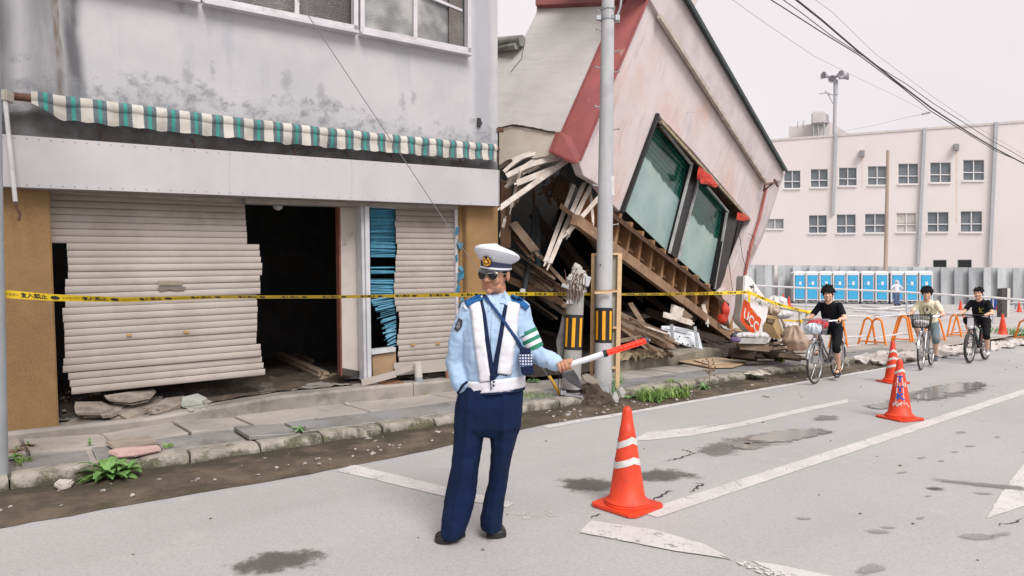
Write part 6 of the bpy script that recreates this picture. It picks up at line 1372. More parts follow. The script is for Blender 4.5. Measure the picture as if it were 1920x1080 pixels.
for i, (x, y, D, lab, scl) in enumerate(far):
    o = cs if i == 0 else copy_tree(cs); D = min(D, 44); p = W(x, 545, D); p.z = zlot(D); place(o, p, 0, sc=scl); o['label'] = lab; o['group'] = 'red cones standing on the lot'
o = copy_tree(cs); p = G(1880, 632); place(o, p + Vector((0, 0, .02)), .2, sc=1.05); o['label'] = 'plain red cone on the verge beside the dark stone post'; o['group'] = 'red cones standing on the lot'
for o in (c1, c2, c3): o['group'] = 'cones placed along the road lane'
def tubeth(name, pts, r, mat, lab, cat, grp=None, n=8, smooth=True):
    g = MB(); g.tube(pts, r, n); return tag(g.build(name, mat, None, smooth=smooth, loc=pts[0]), lab, cat, grp)
def LP(px, py, z=0):        # point on lot at given height above it
    D = 16.0
    while D < 60 and CH-D*(py-545)/1200 > zlot(D)+z: D += .02
    p = W(px, py, D); p.z = zlot(D)+z; return p
rail = thing('pipe_railing', 'long white pipe rail on thin posts in front of the blue toilets', 'railing', LP(1511, 600))
rp = [(1400, 535, 30.5), (1511, 540, 29.5), (1600, 543.5, 28.5), (1700, 548, 27.5), (1785, 553.5, 26.5), (1862, 558, 25.5), (1960, 566, 24.5)]
g = MB(); g.tube([W(*p) for p in rp], .045, 8); g.build('rail', m_wp, rail, smooth=True)
for x, y, D in rp[1:-1:2]: a = W(x, y, D); b = a.copy(); b.z = zlot(D); g = MB(); g.tube([a, b], .028, 6); g.build('post', m_dp, rail)
for i, (a, b) in enumerate((((1475, 572), (1600, 577)), ((1615, 572), (1690, 584)), ((1640, 580), (1720, 571)), ((1600, 583), (1730, 589)), ((1625, 586), (1740, 592)), ((1700, 576), (1722, 573)), ((1640, 590), (1760, 596)), ((1770, 588), (1830, 592)), ((1600, 579), (1700, 581)))):
    tubeth('white_pole', [LP(*a, .08), LP(*b, .08)], .05, m_wp, ['white kerb pipe along the foot of the first toilets', 'short white pipe pointing to the worker', 'white pipe crossing the others at the bundle middle', 'long white pipe of the bundle behind the front rider', 'lowest long white pipe of the bundle', 'end piece of the bundle below the worker', 'white pipe reaching to the middle rider', 'white pipe between the middle and rear riders', 'topmost long white pipe of the bundle'][i], 'pipe', 'white pipes lying on the lot')
m_or = M('barrier orange', (.86, .24, .012), (.80, .21, .01), sc=6, rough=.4, bump=.05, fine=.03)
def arch(pts_px, lab, double=None, z=.0):
    """bent pipe trestle: apex and two feet given where they stand"""
    (ax, ay), (lx, ly), (rx, ry) = pts_px
    L0, R0 = G(lx, ly, .01), G(rx, ry, .01); D = (L0.y+R0.y)/2
    A = W(ax, ay, D); w = (R0-L0)*.22; bs = thing('barrier_trestle', lab, 'barrier', (L0+R0)/2, 'orange pipe trestles along the lot edge')
    pts = [L0]; l1 = A-w*1.0-Vector((0, 0, .10)); r1 = A+w*1.0-Vector((0, 0, .10))
    pts += [L0.lerp(l1, .6), l1]
    for k in range(1, 6): q = math.pi*(1-k/6); pts.append(A-Vector((0, 0, .10)) + w*math.cos(q) + Vector((0, 0, .10*math.sin(q))))
    pts += [r1, R0.lerp(r1, .6), R0]
    g = MB(); g.tube(pts, .026, 10); g.build('bent_pipe', m_or, bs, smooth=True)
    g = MB(); g.tube([L0.lerp(l1, .22), R0.lerp(r1, .22)], .018, 8); g.build('cross_bar', m_or, bs, smooth=True)
    g = MB(); g.tube([A-Vector((0, 0, .02)), A+Vector((0, 0, .05))], .03, 8); g.build('rail_cup', m_or, bs)
    if double:
        off = Vector(double); g = MB(); g.tube([p+off*(1-(i/(len(pts)-1))*0) for i, p in enumerate(pts)], .026, 10); g.build('bent_pipe', m_or, bs, smooth=True)
    return A
ap = []
ap.append(arch([(1573, 596), (1554, 652), (1590, 655)], 'orange trestle mostly hidden by the front rider'))
ap.append(arch([(1627.5, 597), (1608, 649), (1643, 651)], 'orange trestle first to the right of the front rider'))
ap.append(arch([(1645, 598), (1622, 650), (1662, 653)], 'orange trestle overlapping the one by the front rider', ))
ap.append(arch([(1692, 593), (1670, 645), (1709, 647)], 'orange trestle with doubled leg left of the middle rider', double=(.10, .06, 0)))
ap.append(arch([(1756, 597), (1742, 643), (1774, 644)], 'orange trestle just right of the middle rider', double=(-.10, .1, 0)))
ap.append(arch([(1789, 591), (1775, 636), (1804, 637)], 'orange trestle behind the left arm of the rear rider'))
ap.append(arch([(1800, 590), (1783, 631), (1817, 632)], 'orange trestle with its leg behind the rear rider front wheel'))
ap.append(arch([(1921, 601), (1901, 638), (1945, 642)], 'orange trestle cut by the right edge of the view'))
for i, (a, b) in enumerate(((0, 1), (2, 3), (3, 4), (5, 6), (6, 7))):
    A, B = ap[a]+Vector((0, 0, .05)), ap[b]+Vector((0, 0, .05)); e = (B-A)*.1
    if (a, b) == (6, 7): B = A.lerp(B, .35)
    tubeth('barrier_rail', [A-e, B+e], .022, m_wp, ['top rail between the hidden trestle and the next', 'top rail left of the middle rider', 'top rail behind the middle rider', 'short top rail left of the rear rider', 'top rail running behind the rear rider'][i], 'rail', 'white rails across the orange trestles')
    A2, B2_ = A-Vector((0, 0, .55)), B-Vector((0, 0, .52)); tubeth('barrier_rail', [A2-e, B2_+e], .022, m_wp, ['low rail beside the front rider', 'low rail left of the middle rider', 'low rail behind the middle rider wheel', 'short low rail left of the rear rider wheel', 'low rail running behind the rear rider wheel'][i], 'rail', 'white rails across the orange trestles')
for i, (a, b) in enumerate((((1595, 660), (1700, 654)), ((1660, 668), (1760, 655)), ((1560, 652), (1640, 645)))): tubeth('ground_pipe', [G(*a, .04), G(*b, .04)], .03, m_wp, ['white pipe lying under the orange trestles', 'white pipe lying before the middle rider', 'white pipe lying behind the front rider'][i], 'pipe')
# stone post, blue drum
sp_ = thing('stone_post', 'dark upright stone post with a pale side face at the lot edge', 'post', G(1884, 606))
g = MB(); D = G(1884, 606).y; g.plate([W(1879, 541, D), W(1889, 540, D), W(1888, 606, D), W(1878, 604, D)], (0, .3, 0)); g.build('dark_face', M('dark stone', (.05, .048, .05), (.08, .075, .075), sc=5), sp_)
g = MB(); g.plate([W(1889, 540, D+.01), W(1894.5, 541, D+.01), W(1893, 600, D+.01), W(1888, 606, D+.01)], (0, .29, 0)); g.build('pale_face', M('pale stone face', (.62, .60, .58), (.5, .48, .46)), sp_)
bd_ = thing('blue_drum', 'blue drum with white lettering by the far fence', 'drum', W(1870, 580, 36)); c = W(1870, 545, 36.3); c.z = zlot(36)
g = MB(); g.lathe([(.30, 0), (.31, .02), (.31, .30), (.325, .32), (.31, .34), (.31, .6), (.32, .63), (.29, .66)], c, 20); g.build('drum_body', M('drum blue', (.03, .10, .42), (.025, .08, .34)), bd_, smooth=50)
g = MB()
for k in range(4): g.box(c+Vector((-.16+.1*k, -.32, .42)), (.06, .02, .10))
g.build('white_marks', m_tw, bd_)
for i, (x, y) in enumerate(((1852, 575), (1884, 581), (1902, 579))):
    D = 37; p = W(x, 545, D); p.z = zlot(D)+.35; g = MB(); g.tube([p, p+Vector((1.1, -.2, 0))], .06, 6); g.box(p+Vector((.1, 0, -.18)), (.1, .1, .36)); g.box(p+Vector((1.0, -.2, -.18)), (.1, .1, .36)); tag(g.build('low_barrier', m_dp, None, loc=p), ['low grey barrier left of the blue drum', 'low grey barrier behind the stone post', 'low grey barrier at the right edge by the fence'][i], 'barrier')
# sandbags
m_sb = M('white sandbag', (.62, .58, .55), (.48, .44, .40), sc=5, bs=22, bump=.9, bd=.03, dirt=(.27, .23, .19), dsc=5, dlo=.52)
sb = [(1612, 676), (1628, 680), (1641, 676), (1650, 682), (1660, 671), (1678, 675), (1692, 670), (1702, 674), (1716, 667), (1732, 670), (1745, 663), (1757, 668), (1768, 661), (1782, 665), (1795, 658), (1806, 662), (1812, 655), (1826, 659), (1842, 652), (1857, 655), (1870, 648), (1886, 650), (1902, 645), (1915, 646)]
ordb = [a+b for a in ('',) for b in ordw] + ['seventeenth', 'eighteenth', 'nineteenth', 'twentieth', 'twenty first', 'twenty second', 'twenty third', 'twenty fourth']
for i, (x, y) in enumerate(sb):
    c = G(x, y, .03); c.z = .02; g = MB(); g.ball(c+Vector((0, 0, .055)), (.30, .19, .075), 34, 16, Matrix.Rotation(math.atan2(SD.y, SD.x)+rnd(-.4, .4), 3, 'Z')); g.jitter(.07, 5, 0, i); g.jitter(.045, 14, 0, i)
    tag(g.build('sandbag', m_sb, None, smooth=True, loc=c), ordb[i]+' sandbag from the left in the row along the lot edge', 'sandbag', 'white sandbags along the lot edge')
# ======================= WEEDS =======================
m_leaf = M('weed leaf', (.17, .33, .09), (.10, .22, .055), sc=14, rough=.55, bump=.1, fine=.1); m_leaf2 = M('bluish leaf', (.19, .34, .14), (.12, .24, .09), sc=14, rough=.55, bump=.1); m_grass = M('grass blade', (.24, .36, .09), (.15, .26, .06), sc=9, rough=.6, bump=0); m_dry = M('dry stalk', (.20, .11, .07), (.28, .18, .10))
def leafy(name, c, n, ln, wd, mat, lab, cat='weed', lobes=True, up=.5, seed=0):
    random.seed(seed+100); c = Vector(c); root = thing(name, lab, cat, c); 
    g = MB()
    for i in range(n):
        a = 2*math.pi*i/n*2.4+rnd(-.3, .3); l = ln*rnd(.55, 1.1); e = rnd(.15, 1.0)*up; d = Vector((math.cos(a), math.sin(a), 0)); sd = Vector((-d.y, d.x, 0)); k = 9
        b = len(g.v); tw = rnd(-.3, .3)
        for j in range(k+1):
            t = j/k; p = c + d*(l*t*math.cos(e*.8)) + Vector((0, 0, .01+l*(math.sin(e)*t*1.5 - .75*t*t*(.4+e*.7))))
            w = wd*math.sin(math.pi*min(1, t*.9+.08))**.8*(.75+.5*((j % 2) if lobes else .5)) + .002
            up_ = Vector((0, 0, 1)); g.v += [p-sd*w+up_*w*(.25+tw), p, p+sd*w+up_*w*(.25-tw)]
        for j in range(k):
            for m in (0, 1): g.f.append([b+j*3+m, b+j*3+m+1, b+(j+1)*3+m+1, b+(j+1)*3+m]); g.mi.append(0)
    for v in g.v: v.z = max(v.z, c.z*.5)
    g.build('leaves', mat, root, smooth=True); g = MB(); g.tube([c-Vector((0, 0, .02)), c+Vector((0, 0, .05))], .008, 5); g.build('stem', m_leaf, root); return root
def tuft(name, c, n, h, r, mat, lab, cat='grass tuft', seed=0, w=.005):
    random.seed(seed+200); c = Vector(c); g = MB()
    for i in range(n):
        a = rnd(0, 6.28); q = c+Vector((math.cos(a), math.sin(a), 0))*r*math.sqrt(random.random()); hh = h*rnd(.4, 1.1); a2 = rnd(0, 6.28); le = Vector((math.cos(a2), math.sin(a2), 0))*hh*rnd(.2, .9); sd = Vector((-le.y, le.x, 0)).normalized()*w*rnd(.7, 1.5)
        b = len(g.v)
        for t in (0, .35, .7, 1): p = q+le*t*t+Vector((0, 0, hh*(t-.25*t*t))); g.v += [p-sd*(1-t*.9), p+sd*(1-t*.9)]
        for j in range(3): g.f.append([b+2*j, b+2*j+1, b+2*j+3, b+2*j+2]); g.mi.append(0)
    return tag(g.build(name, mat, None, loc=c), lab, cat)
leafy('broadleaf_weed', G(203, 893, .05), 34, .26, .030, m_leaf, 'large leafy green weed growing at the near kerb', seed=1, up=.9)
leafy('broadleaf_weed', G(238, 884, .08), 12, .15, .024, m_leaf, 'right hand rosette merging with the large leafy weed', seed=2, up=.8)
leafy('small_weed', G(563, 807, .13), 14, .10, .012, m_leaf2, 'small bluish green weed in the pavement joint left of the officer', seed=3)
leafy('small_weed', G(168, 832, .13), 8, .04, .008, m_grass, 'tiny weed behind the tan flagstone', seed=23)
tuft('grass_tuft', G(46, 868, .10), 60, .08, .06, m_grass, 'thin grass tuft at the left end of the pavement', seed=4); leafy('small_weed', G(28, 860, .12), 10, .09, .012, m_leaf, 'dark little weed by the left edge pole', seed=5)
leafy('dead_weed', G(30, 848, .13), 14, .10, .010, m_dry, 'withered brown weed clump near the left edge pole', seed=6, lobes=False); leafy('dead_weed', G(52, 838, .13), 14, .08, .010, m_dry, 'withered brown weed right of the other withered one', seed=7, lobes=False)
tuft('grass_tuft', G(315, 838, .13), 40, .05, .04, m_grass, 'small grass tuft right of the pink stone strip', seed=8)
tuft('grass_patch', G(1002, 744, .10), 420, .06, .30, m_grass, 'flat bright grass patch on the pavement left of the stump', seed=9); leafy('small_weed', G(1000, 716, .14), 20, .14, .016, m_leaf, 'green weed between the officer arm and the yellow guard', seed=10)
tuft('grass_tuft', G(1146, 744, .05), 70, .34, .10, m_leaf2, 'tall thin grass in front of the pale pole', seed=11, w=.006); tuft('grass_tuft', G(1160, 722, .1), 40, .3, .08, m_leaf2, 'thin grass behind the board foot', seed=12)
tuft('grass_tuft', G(1221, 749, .03), 260, .22, .20, m_grass, 'thick grass clump right of the pale stones', seed=13, w=.009); leafy('small_weed', G(1225, 750, .03), 26, .2, .022, m_leaf, 'broad leaves inside the thick grass clump', seed=14, up=.9)
tuft('grass_tuft', G(1262, 742, .03), 200, .17, .22, m_grass, 'second grass clump along the far kerb', seed=15, w=.009); leafy('small_weed', G(1268, 742, .03), 22, .17, .02, m_leaf, 'broad leaves inside the second grass clump', seed=16, up=.8)
leafy('small_weed', G(1185, 747, .02), 14, .13, .02, m_leaf2, 'pale green weed just right of the pale stones', seed=17); tuft('grass_tuft', G(1262, 716, .13), 90, .06, .16, m_grass, 'low moss green tuft on the kerb top', seed=18)
leafy('small_weed', G(1319, 729, .03), 20, .15, .018, m_leaf2, 'green weed at the foot of the dry stalk', seed=19, up=.9)
random.seed(5); p = G(1330, 722, .08); g = MB(); g.tube([p, p+Vector((.01, 0, .2)), p+Vector((-.02, 0, .38))], .006, 5)
for k in range(16):
    a = p+Vector((rnd(-.01, .01), 0, rnd(.15, .38))); b0 = a+Vector((rnd(-.1, .1), rnd(-.04, .04), rnd(-.02, .08))); g.tube([a, b0], .004, 4); g.ball(b0, (.014, .01, .018), 6, 4)
tag(g.build('dry_stalk', m_dry, None, loc=p), 'dry brown seeded stalk rising from the far kerb', 'stalk')
tuft('grass_tuft', G(1462, 679, .12), 90, .22, .10, M('yellow green', (.25, .27, .05), (.18, .2, .04)), 'yellow green tuft before the rubbish pile', seed=20, w=.01)
tuft('grass_tuft', G(1655, 662, .04), 150, .14, .35, m_leaf, 'green weeds below the orange trestles', seed=21, w=.015); tuft('grass_tuft', G(1598, 668, .04), 60, .16, .15, m_leaf, 'green weeds behind the front rider rear wheel', seed=22, w=.012)
tuft('grass_patch', G(1902, 627, .04), 300, .30, 1.2, m_leaf, 'green weeds between the stone post and the right trestle', seed=23, w=.025); tuft('grass_patch', G(1860, 612, .04), 120, .2, .7, m_leaf2, 'sparse weeds left of the stone post foot', seed=24, w=.02)
tuft('grass_tuft', G(1290, 728, .04), 40, .08, .1, m_grass, 'small tuft between grass clump and dry stalk', seed=25)
tuft('grass_tuft', G(793, 737, .13), 50, .06, .12, m_grass, 'small green tuft at the foot of the grey pipe', seed=26)
random.seed(51)
# ======================= PEOPLE =======================
def skin(name, a, b): 
    n = NT(name, .5); c = n.mix(n.ramp(n.noise(14, 4), .35, .65), a, b); n.color(c); n.b.inputs['Subsurface Weight'].default_value = .08; n.b.inputs['Subsurface Radius'].default_value = (.02, .008, .004)
    n.bump(n.noise(160, 3), .15, .001); return n.m
m_skin = skin('tanned skin', (.50, .265, .165), (.42, .20, .12)); m_skin2 = skin('boy skin', (.72, .46, .33), (.64, .39, .27))
m_hair = M('black hair', (.010, .009, .009), (.022, .019, .018), sc=30, rough=.85, spec=.2, bs=140, bump=.8, stretch=(1, 1, .2)); m_lip = M('lips', (.42, .15, .11), (.36, .12, .09), bump=0)
def hfrm(pos, yaw, roll=0, pitch=0, s=1.0):
    Mx = Matrix.Rotation(R(yaw), 3, 'Z') @ Matrix.Rotation(R(roll), 3, 'Y') @ Matrix.Rotation(R(pitch), 3, 'X'); pos = Vector(pos)
    return lambda x, y, z: pos + Mx @ (Vector((x, y, z))*s), Mx, s
def head_mb(F, Mx, s, vox=.004, neck=.19, chin=1.0, cap=False):
    g = MB(); q = Mx
    def b(c, r): g.ball(F(*c), tuple(k*s for k in r) if isinstance(r, tuple) else r*s, 20, 12, q)
    def cp(a, c, r0, r1): capsule(g, F(*a), F(*c), r0*s, r1*s, 12)
    b((0, .008, .025), (.077, .097, .093)); b((0, -.028, -.030), (.064, .064, .072)); b((0, -.030, -.070), (.054, .055, .044)); b((0, -.074, -.099), .020*chin)
    for k in (-1, 1):
        b((k*.036, -.064, -.034), .028); b((k*.040, -.045, -.074), .026); b((k*.079, .012, -.008), (.010, .019, .032)); b((k*.014, -.101, -.036), .0095); b((k*.034, -.076, -.002), .016)
    cp((-.036, -.084, .022), (.036, -.084, .022), .013, .013); cp((0, -.092, .004), (0, -.114, -.032), .009, .0125); b((0, -.082, -.052), .016)
    cp((-.019, -.085, -.062), (.019, -.085, -.062), .0075, .0075); cp((-.016, -.0835, -.073), (.016, -.0835, -.073), .008, .008)
    cp((0, .02, -.07), (0, .032, -neck), .054, .060)
    return remesh(g, vox*s, 4)
def hair_mb(F, s, line, amp=.012, rad=(.085, .104, .104), top=.03, seed=0, fr=30, tuft=0):
    g = MB(); nu, nv = 56, 34; rr = []
    for j in range(nv+1):
        th = math.pi*(j+.01)/(nv+.02)*.86; ring = []
        for i in range(nu):
            a = 2*math.pi*i/nu; d = Vector((math.sin(th)*math.cos(a), math.sin(th)*math.sin(a), math.cos(th)))
            z = top+rad[2]*d.z; an = math.degrees(math.atan2(d.x, -d.y)); hl = line(abs(an)) + .012*noise.noise(Vector((a*5, seed, 0)))
            k = 1+amp*8*noise.noise(d*3.2+Vector((seed, 0, 0)))+amp*3.5*noise.noise(Vector((d.x*9, d.y*9, d.z*4+seed)))
            if z < hl: k = .86
            ring.append(F(rad[0]*d.x*k, .008+rad[1]*d.y*k, top+rad[2]*d.z*k))
        rr.append(ring)
    g.rings(rr)
    if tuft:
        st = random.getstate(); random.seed(seed+9)
        for i in range(tuft):
            an = R(rnd(-118, 118) if i % 3 else rnd(-180, 180)); up = rnd(.25, .80) if i % 3 else rnd(.5, 1.0)
            d = Vector((math.sin(an)*math.sqrt(1-up*up), -math.cos(an)*math.sqrt(1-up*up), up)); a = Vector((rad[0]*d.x, .008+rad[1]*d.y, top+rad[2]*d.z)); l = rnd(.03, .075)
            e = a*1.02 + Vector((d.x*.35+rnd(-.4, .4), d.y*.35+rnd(-.2, .2), rnd(-1.1, -.2) if up < .7 else rnd(-.3, .5)))*l
            if e.z < line(abs(math.degrees(an)))-.022: continue
            capsule(g, F(*a), F(*e), .014, .0025, 6)
        random.setstate(st)
    return g
def hand_grip(P, ax, toward, down, s=1.0, rb=.016, wrist=None, thumb=1, vox=.0032):
    """fist closed round a bar: ax along the bar (thumb end last), toward = side the fingers cross, down = finger tips side"""
    g = MB(); ax = Vector(ax).normalized(); tw = Vector(toward).normalized(); tw = (tw-ax*tw.dot(ax)).normalized(); up = ax.cross(tw).normalized()
    if up.dot(Vector(down)) > 0: up = -up
    rr_ = (rb+.0075*s)
    for i, (l, r) in enumerate(((.80, .0078), (.93, .0086), (1.0, .0090), (.95, .0088))):
        c = P + ax*(i-1.5)*.0185*s; pts = []
        for a in (128, 100, 62, 20, -25, -75, -125):
            if a < -75 and l < .9: break
            pts.append(c + (up*math.sin(R(a)) + tw*math.cos(R(a)))*rr_*(1.12 if a > 95 else 1.0) + ax*rnd(-.001, .001))
        k = len(pts)-1
        for j in range(k): capsule(g, pts[j], pts[j+1], r*s*(1.12-.05*j) , r*s*(1.12-.05*(j+1)), 10)
    back = P - tw*rr_*.9 + up*.004
    k0, k1 = P + ax*(-1.5*.0185)*s + (up*.75-tw*.75)*rr_, P + ax*(1.5*.0185)*s + (up*.75-tw*.75)*rr_
    w = Vector(wrist) if wrist is not None else back - tw*.07
    capsule(g, k0, k1, .014*s, .015*s, 10)
    for t in (0, .33, .66, 1): capsule(g, k0.lerp(k1, t), w + (k1-k0)*(t-.5)*.35, .0135*s, .019*s, 10)
    # thumb leaves the side of the palm and closes over the bar
    tb = w.lerp(k1, .45)+(k1-k0)*.28; t1 = P + ax*.040*s + (up*.2-tw*.8)*rr_; t2 = P + ax*.045*s + (up*.9+tw*.35)*rr_; t3 = P+ax*.036*s + (up*.35+tw*1.15)*rr_
    capsule(g, tb, t1, .0125*s, .0115*s, 10); capsule(g, t1, t2, .0112*s, .0098*s, 10); capsule(g, t2, t3, .0098*s, .0082*s, 10)
    return remesh(g, vox, 1)
def folds(g, amp, sc, seed=0, st=(1, 1, 1)):
    """cloth wrinkles: displace along vertex normal"""
    me = bpy.data.meshes.new('f'); me.from_pydata([tuple(v) for v in g.v], [], g.f); me.update()
    nn = [v.normal.copy() for v in me.vertices]; bpy.data.meshes.remove(me)
    for i, v in enumerate(g.v):
        p = Vector((v.x*st[0], v.y*st[1], v.z*st[2]))*sc
        r = 1-abs(noise.noise(p+Vector((seed, 0, 0))))*2.2; r2 = noise.noise(p*2.3+Vector((0, seed, 0)))
        g.v[i] = v + nn[i]*amp*(r*.8+r2*.5)
def loft_px(g, rows, D0, hd, n=28):
    """closed rings from traced left and right edges; hd = half depth per row"""
    rr = []
    for (y, xl, xr, dy), h in zip(rows, hd):
        D = D0+dy; a = W(xl, y, D); b = W(xr, y, D); c = (a+b)/2; w = (b-a).length/2
        rr.append([Vector((c.x+w*math.copysign(abs(math.cos(q))**.85, math.cos(q)), c.y+h*math.sin(q), c.z)) for q in [2*math.pi*k/n for k in range(n)]])
    g.rings(rr)
# ---------- the traffic officer
OD = 3.86
def O(x, y, dy=0): return W(x, y, OD+dy)
off = thing('person', 'traffic officer in white cap, sunglasses, light blue shirt and navy trousers holding the baton', 'person', G(888, 1010))
def clothmat(name, c1, c2, bs=400, rough=.85, fold=.35):
    n = NT(name, rough, 0, .25); c = n.mix(n.ramp(n.noise(5, 5), .35, .65), c1, c2); n.color(c)
    n.bump(n.math('ADD', n.math('MULTIPLY', n.noise(bs, 2), .12), n.noise(9, 4, stretch=(1, 1, .6), dist=1.2)), fold, .012); return n.m
m_shirt = clothmat('light blue shirt', (.39, .52, .69), (.33, .465, .64)); m_trs = clothmat('navy trousers', (.0015, .012, .052), (.001, .009, .036), fold=.8); m_navy2 = clothmat('blue strap', (.018, .055, .16), (.012, .04, .12)); m_navy = clothmat('navy cloth', (.009, .018, .06), (.006, .013, .045)); m_vest = M('white reflective tape', (.74, .74, .78), (.66, .66, .71), sc=9, rough=.45, bs=260, bump=.3, fine=.06); m_wcap = clothmat('white cap cloth', (.66, .68, .73), (.60, .62, .68), fold=.12); m_epa = clothmat('blue shoulder cloth', (.018, .115, .30), (.012, .085, .24))
# body under the clothes is the shirt volume itself
def torso_mb():
    g = MB(); rows = [(552, 918, 946, .02), (557, 908, 955, .02), (563, 893, 968, .015), (570, 880, 981, .01), (580, 873, 987, .0), (600, 870, 986, -.005), (630, 869, 983, -.01), (660, 870, 982, -.01), (690, 871, 981, -.005), (712, 873, 981, 0), (728, 875, 981, 0)]
    loft_px(g, rows, OD, [.05, .065, .08, .095, .11, .122, .128, .130, .130, .125, .122]); return g
tor = torso_mb(); tr_ = remesh(tor, .012, 2)
TB = BVHTree.FromPolygons([tuple(v) for v in tr_.v], tr_.f)
g = torso_mb()
capsule(g, O(884, 583), O(862, 636, .0), .066, .060, 16); capsule(g, O(862, 636, .0), O(855, 678, .02), .060, .056, 16); capsule(g, O(855, 678, .02), O(864, 722, -.04), .058, .045, 16)
capsule(g, O(974, 584), O(988, 626, -.02), .068, .058, 16); capsule(g, O(988, 626, -.02), O(1003, 662, -.03), .058, .055, 16); capsule(g, O(1003, 662, -.03), O(1040, 681, -.12), .054, .046, 16)
s_ = remesh(g, .009, 2); folds(s_, .009, 9, 3, (1, 1, .7)); folds(s_, .0045, 22, 8)
SB_ = BVHTree.FromPolygons([tuple(v) for v in s_.v], s_.f)
s_.build('shirt', m_shirt, off, smooth=180)
def cast(x, y, bvh=None, off_=.005):
    o = Vector((0, 0, CH)); r = Vector(((x-960)/1200, 1, -(y-545)/1200)).normalized(); h = (bvh or SB_).ray_cast(o, r)
    return (h[0]-r*off_) if h[0] is not None else None
def castf(x, y, bvh=None, off_=.005):
    h = cast(x, y, bvh, off_); return h if h is not None else W(x, y, OD-.09)
def decal(name, pl, w, mat, parent, offz=.006, th=.004, bvh=None, nw=4, w2=None):
    """band following the cloth along a traced line (pixel polyline pl, width w px)"""
    pts = []
    for a, b in zip(pl, pl[1:]):
        n_ = max(2, int(math.hypot(b[0]-a[0], b[1]-a[1])/3))
        for t in range(n_): pts.append((a[0]+(b[0]-a[0])*t/n_, a[1]+(b[1]-a[1])*t/n_))
    pts.append(pl[-1]); rows = []; last = None
    for i, p in enumerate(pts):
        q0, q1 = pts[max(0, i-1)], pts[min(len(pts)-1, i+1)]; dx, dy = q1[0]-q0[0], q1[1]-q0[1]; l = math.hypot(dx, dy); nx, ny = -dy/l, dx/l; row = []; ww = w+((w2 or w)-w)*i/(len(pts)-1)
        for k in range(nw+1):
            f = (k/nw-.5)*ww; h = cast(p[0]+nx*f, p[1]+ny*f, bvh, offz)
            if h is None or (last is not None and abs(h.y-last) > .12): h = W(p[0]+nx*f, p[1]+ny*f, last if last else OD)
            last = h.y; row.append(h)
        rows.append(row)
    g = MB(); g.v = sum(rows, []); m = nw+1
    for i in range(len(rows)-1):
        for k in range(nw): g.f.append([i*m+k, i*m+k+1, (i+1)*m+k+1, (i+1)*m+k]); g.mi.append(0)
    o = g.build(name, mat, parent, smooth=True); mo = o.modifiers.new('t', 'SOLIDIFY'); mo.thickness = th; return o
vest = MB()
vp = thing('x', None, None); bpy.data.objects.remove(vp)
# navy edging first, white tape above it
e1 = [(884, 566), (890, 590), (896, 640), (903, 690), (907, 712)]; e2 = [(966, 566), (962, 590), (956, 630), (951, 665), (945, 700)]
decal('vest_edging', [(892, 566), (898, 590), (905, 640), (913, 690), (917, 712)], 26, m_navy, off, .007, .003); decal('vest_edging', [(962, 566), (957, 590), (950, 630), (943, 668), (936, 702)], 30, m_navy, off, .007, .003)
decal('vest_edging', [(905, 716), (925, 708), (940, 690), (947, 670)], 9, m_navy, off, .007, .003)
decal('vest_strap', [(889, 564), (894, 590), (899, 640), (906, 690), (910, 716)], 21, m_vest, off, .012, .004); decal('vest_strap', [(965, 566), (961, 590), (956, 630), (950, 668), (946, 702)], 23, m_vest, off, .012, .004, w2=27)
# back of the straps
def castb(x, z):
    h = TB.ray_cast(Vector((x, OD+1, z)), Vector((0, -1, 0))); return h[0]+Vector((0, .012, 0)) if h[0] is not None else None
for s0, s1 in (((889, 562), (915, 712)), ((965, 564), (940, 705))):
    g = MB(); rows = []
    for i in range(31):
        t = i/30; c = O(s0[0]+(s1[0]-s0[0])*t, s0[1]+(s1[1]-s0[1])*t); row = [castb(c.x+k*.033, c.z) for k in (-1, -.5, 0, .5, 1)]
        if all(r is not None for r in row): rows.append(row)
    g.v = sum(rows, [])
    for i in range(len(rows)-1):
        for k in range(4): g.f.append([i*5+k, i*5+k+1, (i+1)*5+k+1, (i+1)*5+k]); g.mi.append(0)
    g.build('vest_strap', m_vest, off, smooth=True)
# waist belt of the vest: closed loop round the torso
def loop(z0f, z1f, offr, mat, name, c=None, n=72, rows_=4):
    c = c or O(927, 700); g = MB(); rr = []
    for j in range(rows_+1):
        ring = []
        for i in range(n):
            a = 2*math.pi*i/n; d = Vector((math.cos(a), math.sin(a), 0)); z = z0f(a)+(z1f(a)-z0f(a))*j/rows_; o_ = Vector((c.x, c.y, z))+d*.6; h = TB.ray_cast(o_, -d)
            ring.append((h[0] if h[0] is not None else Vector((c.x, c.y, z))+Vector((d.x*.17, d.y*.125, 0))) + d*offr)
        rr.append(ring)
    g.v = sum(rr, []); 
    for j in range(rows_):
        for i in range(n): g.f.append([j*n+i, j*n+(i+1) % n, (j+1)*n+(i+1) % n, (j+1)*n+i]); g.mi.append(0)
    o = g.build(name, mat, off, smooth=True); mo = o.modifiers.new('t', 'SOLIDIFY'); mo.thickness = .004; return o
zb = lambda y: W(927, y, OD).z
loop(lambda a: zb(731)+.03*math.cos(a)*.5, lambda a: zb(707)+.03*math.cos(a)*.6, .014, m_vest, 'vest_belt'); loop(lambda a: zb(733)+.012*math.cos(a), lambda a: zb(729)+.015*math.cos(a), .016, m_navy, 'belt_edging')
g = MB(); 
for x, y in ((926, 716), (925.5, 723)): 
    p = castf(x, y, TB, .03); g.ball(p, (.007, .004, .007), 10, 6)
g.build('snap', m_navy, off)
g = MB(); a, b = castf(919, 704, TB, .024), castf(921, 731, TB, .024); g.beam(a, b, .005, .004, up=(0, -1, 0)); g.build('belt_seam', m_navy, off)
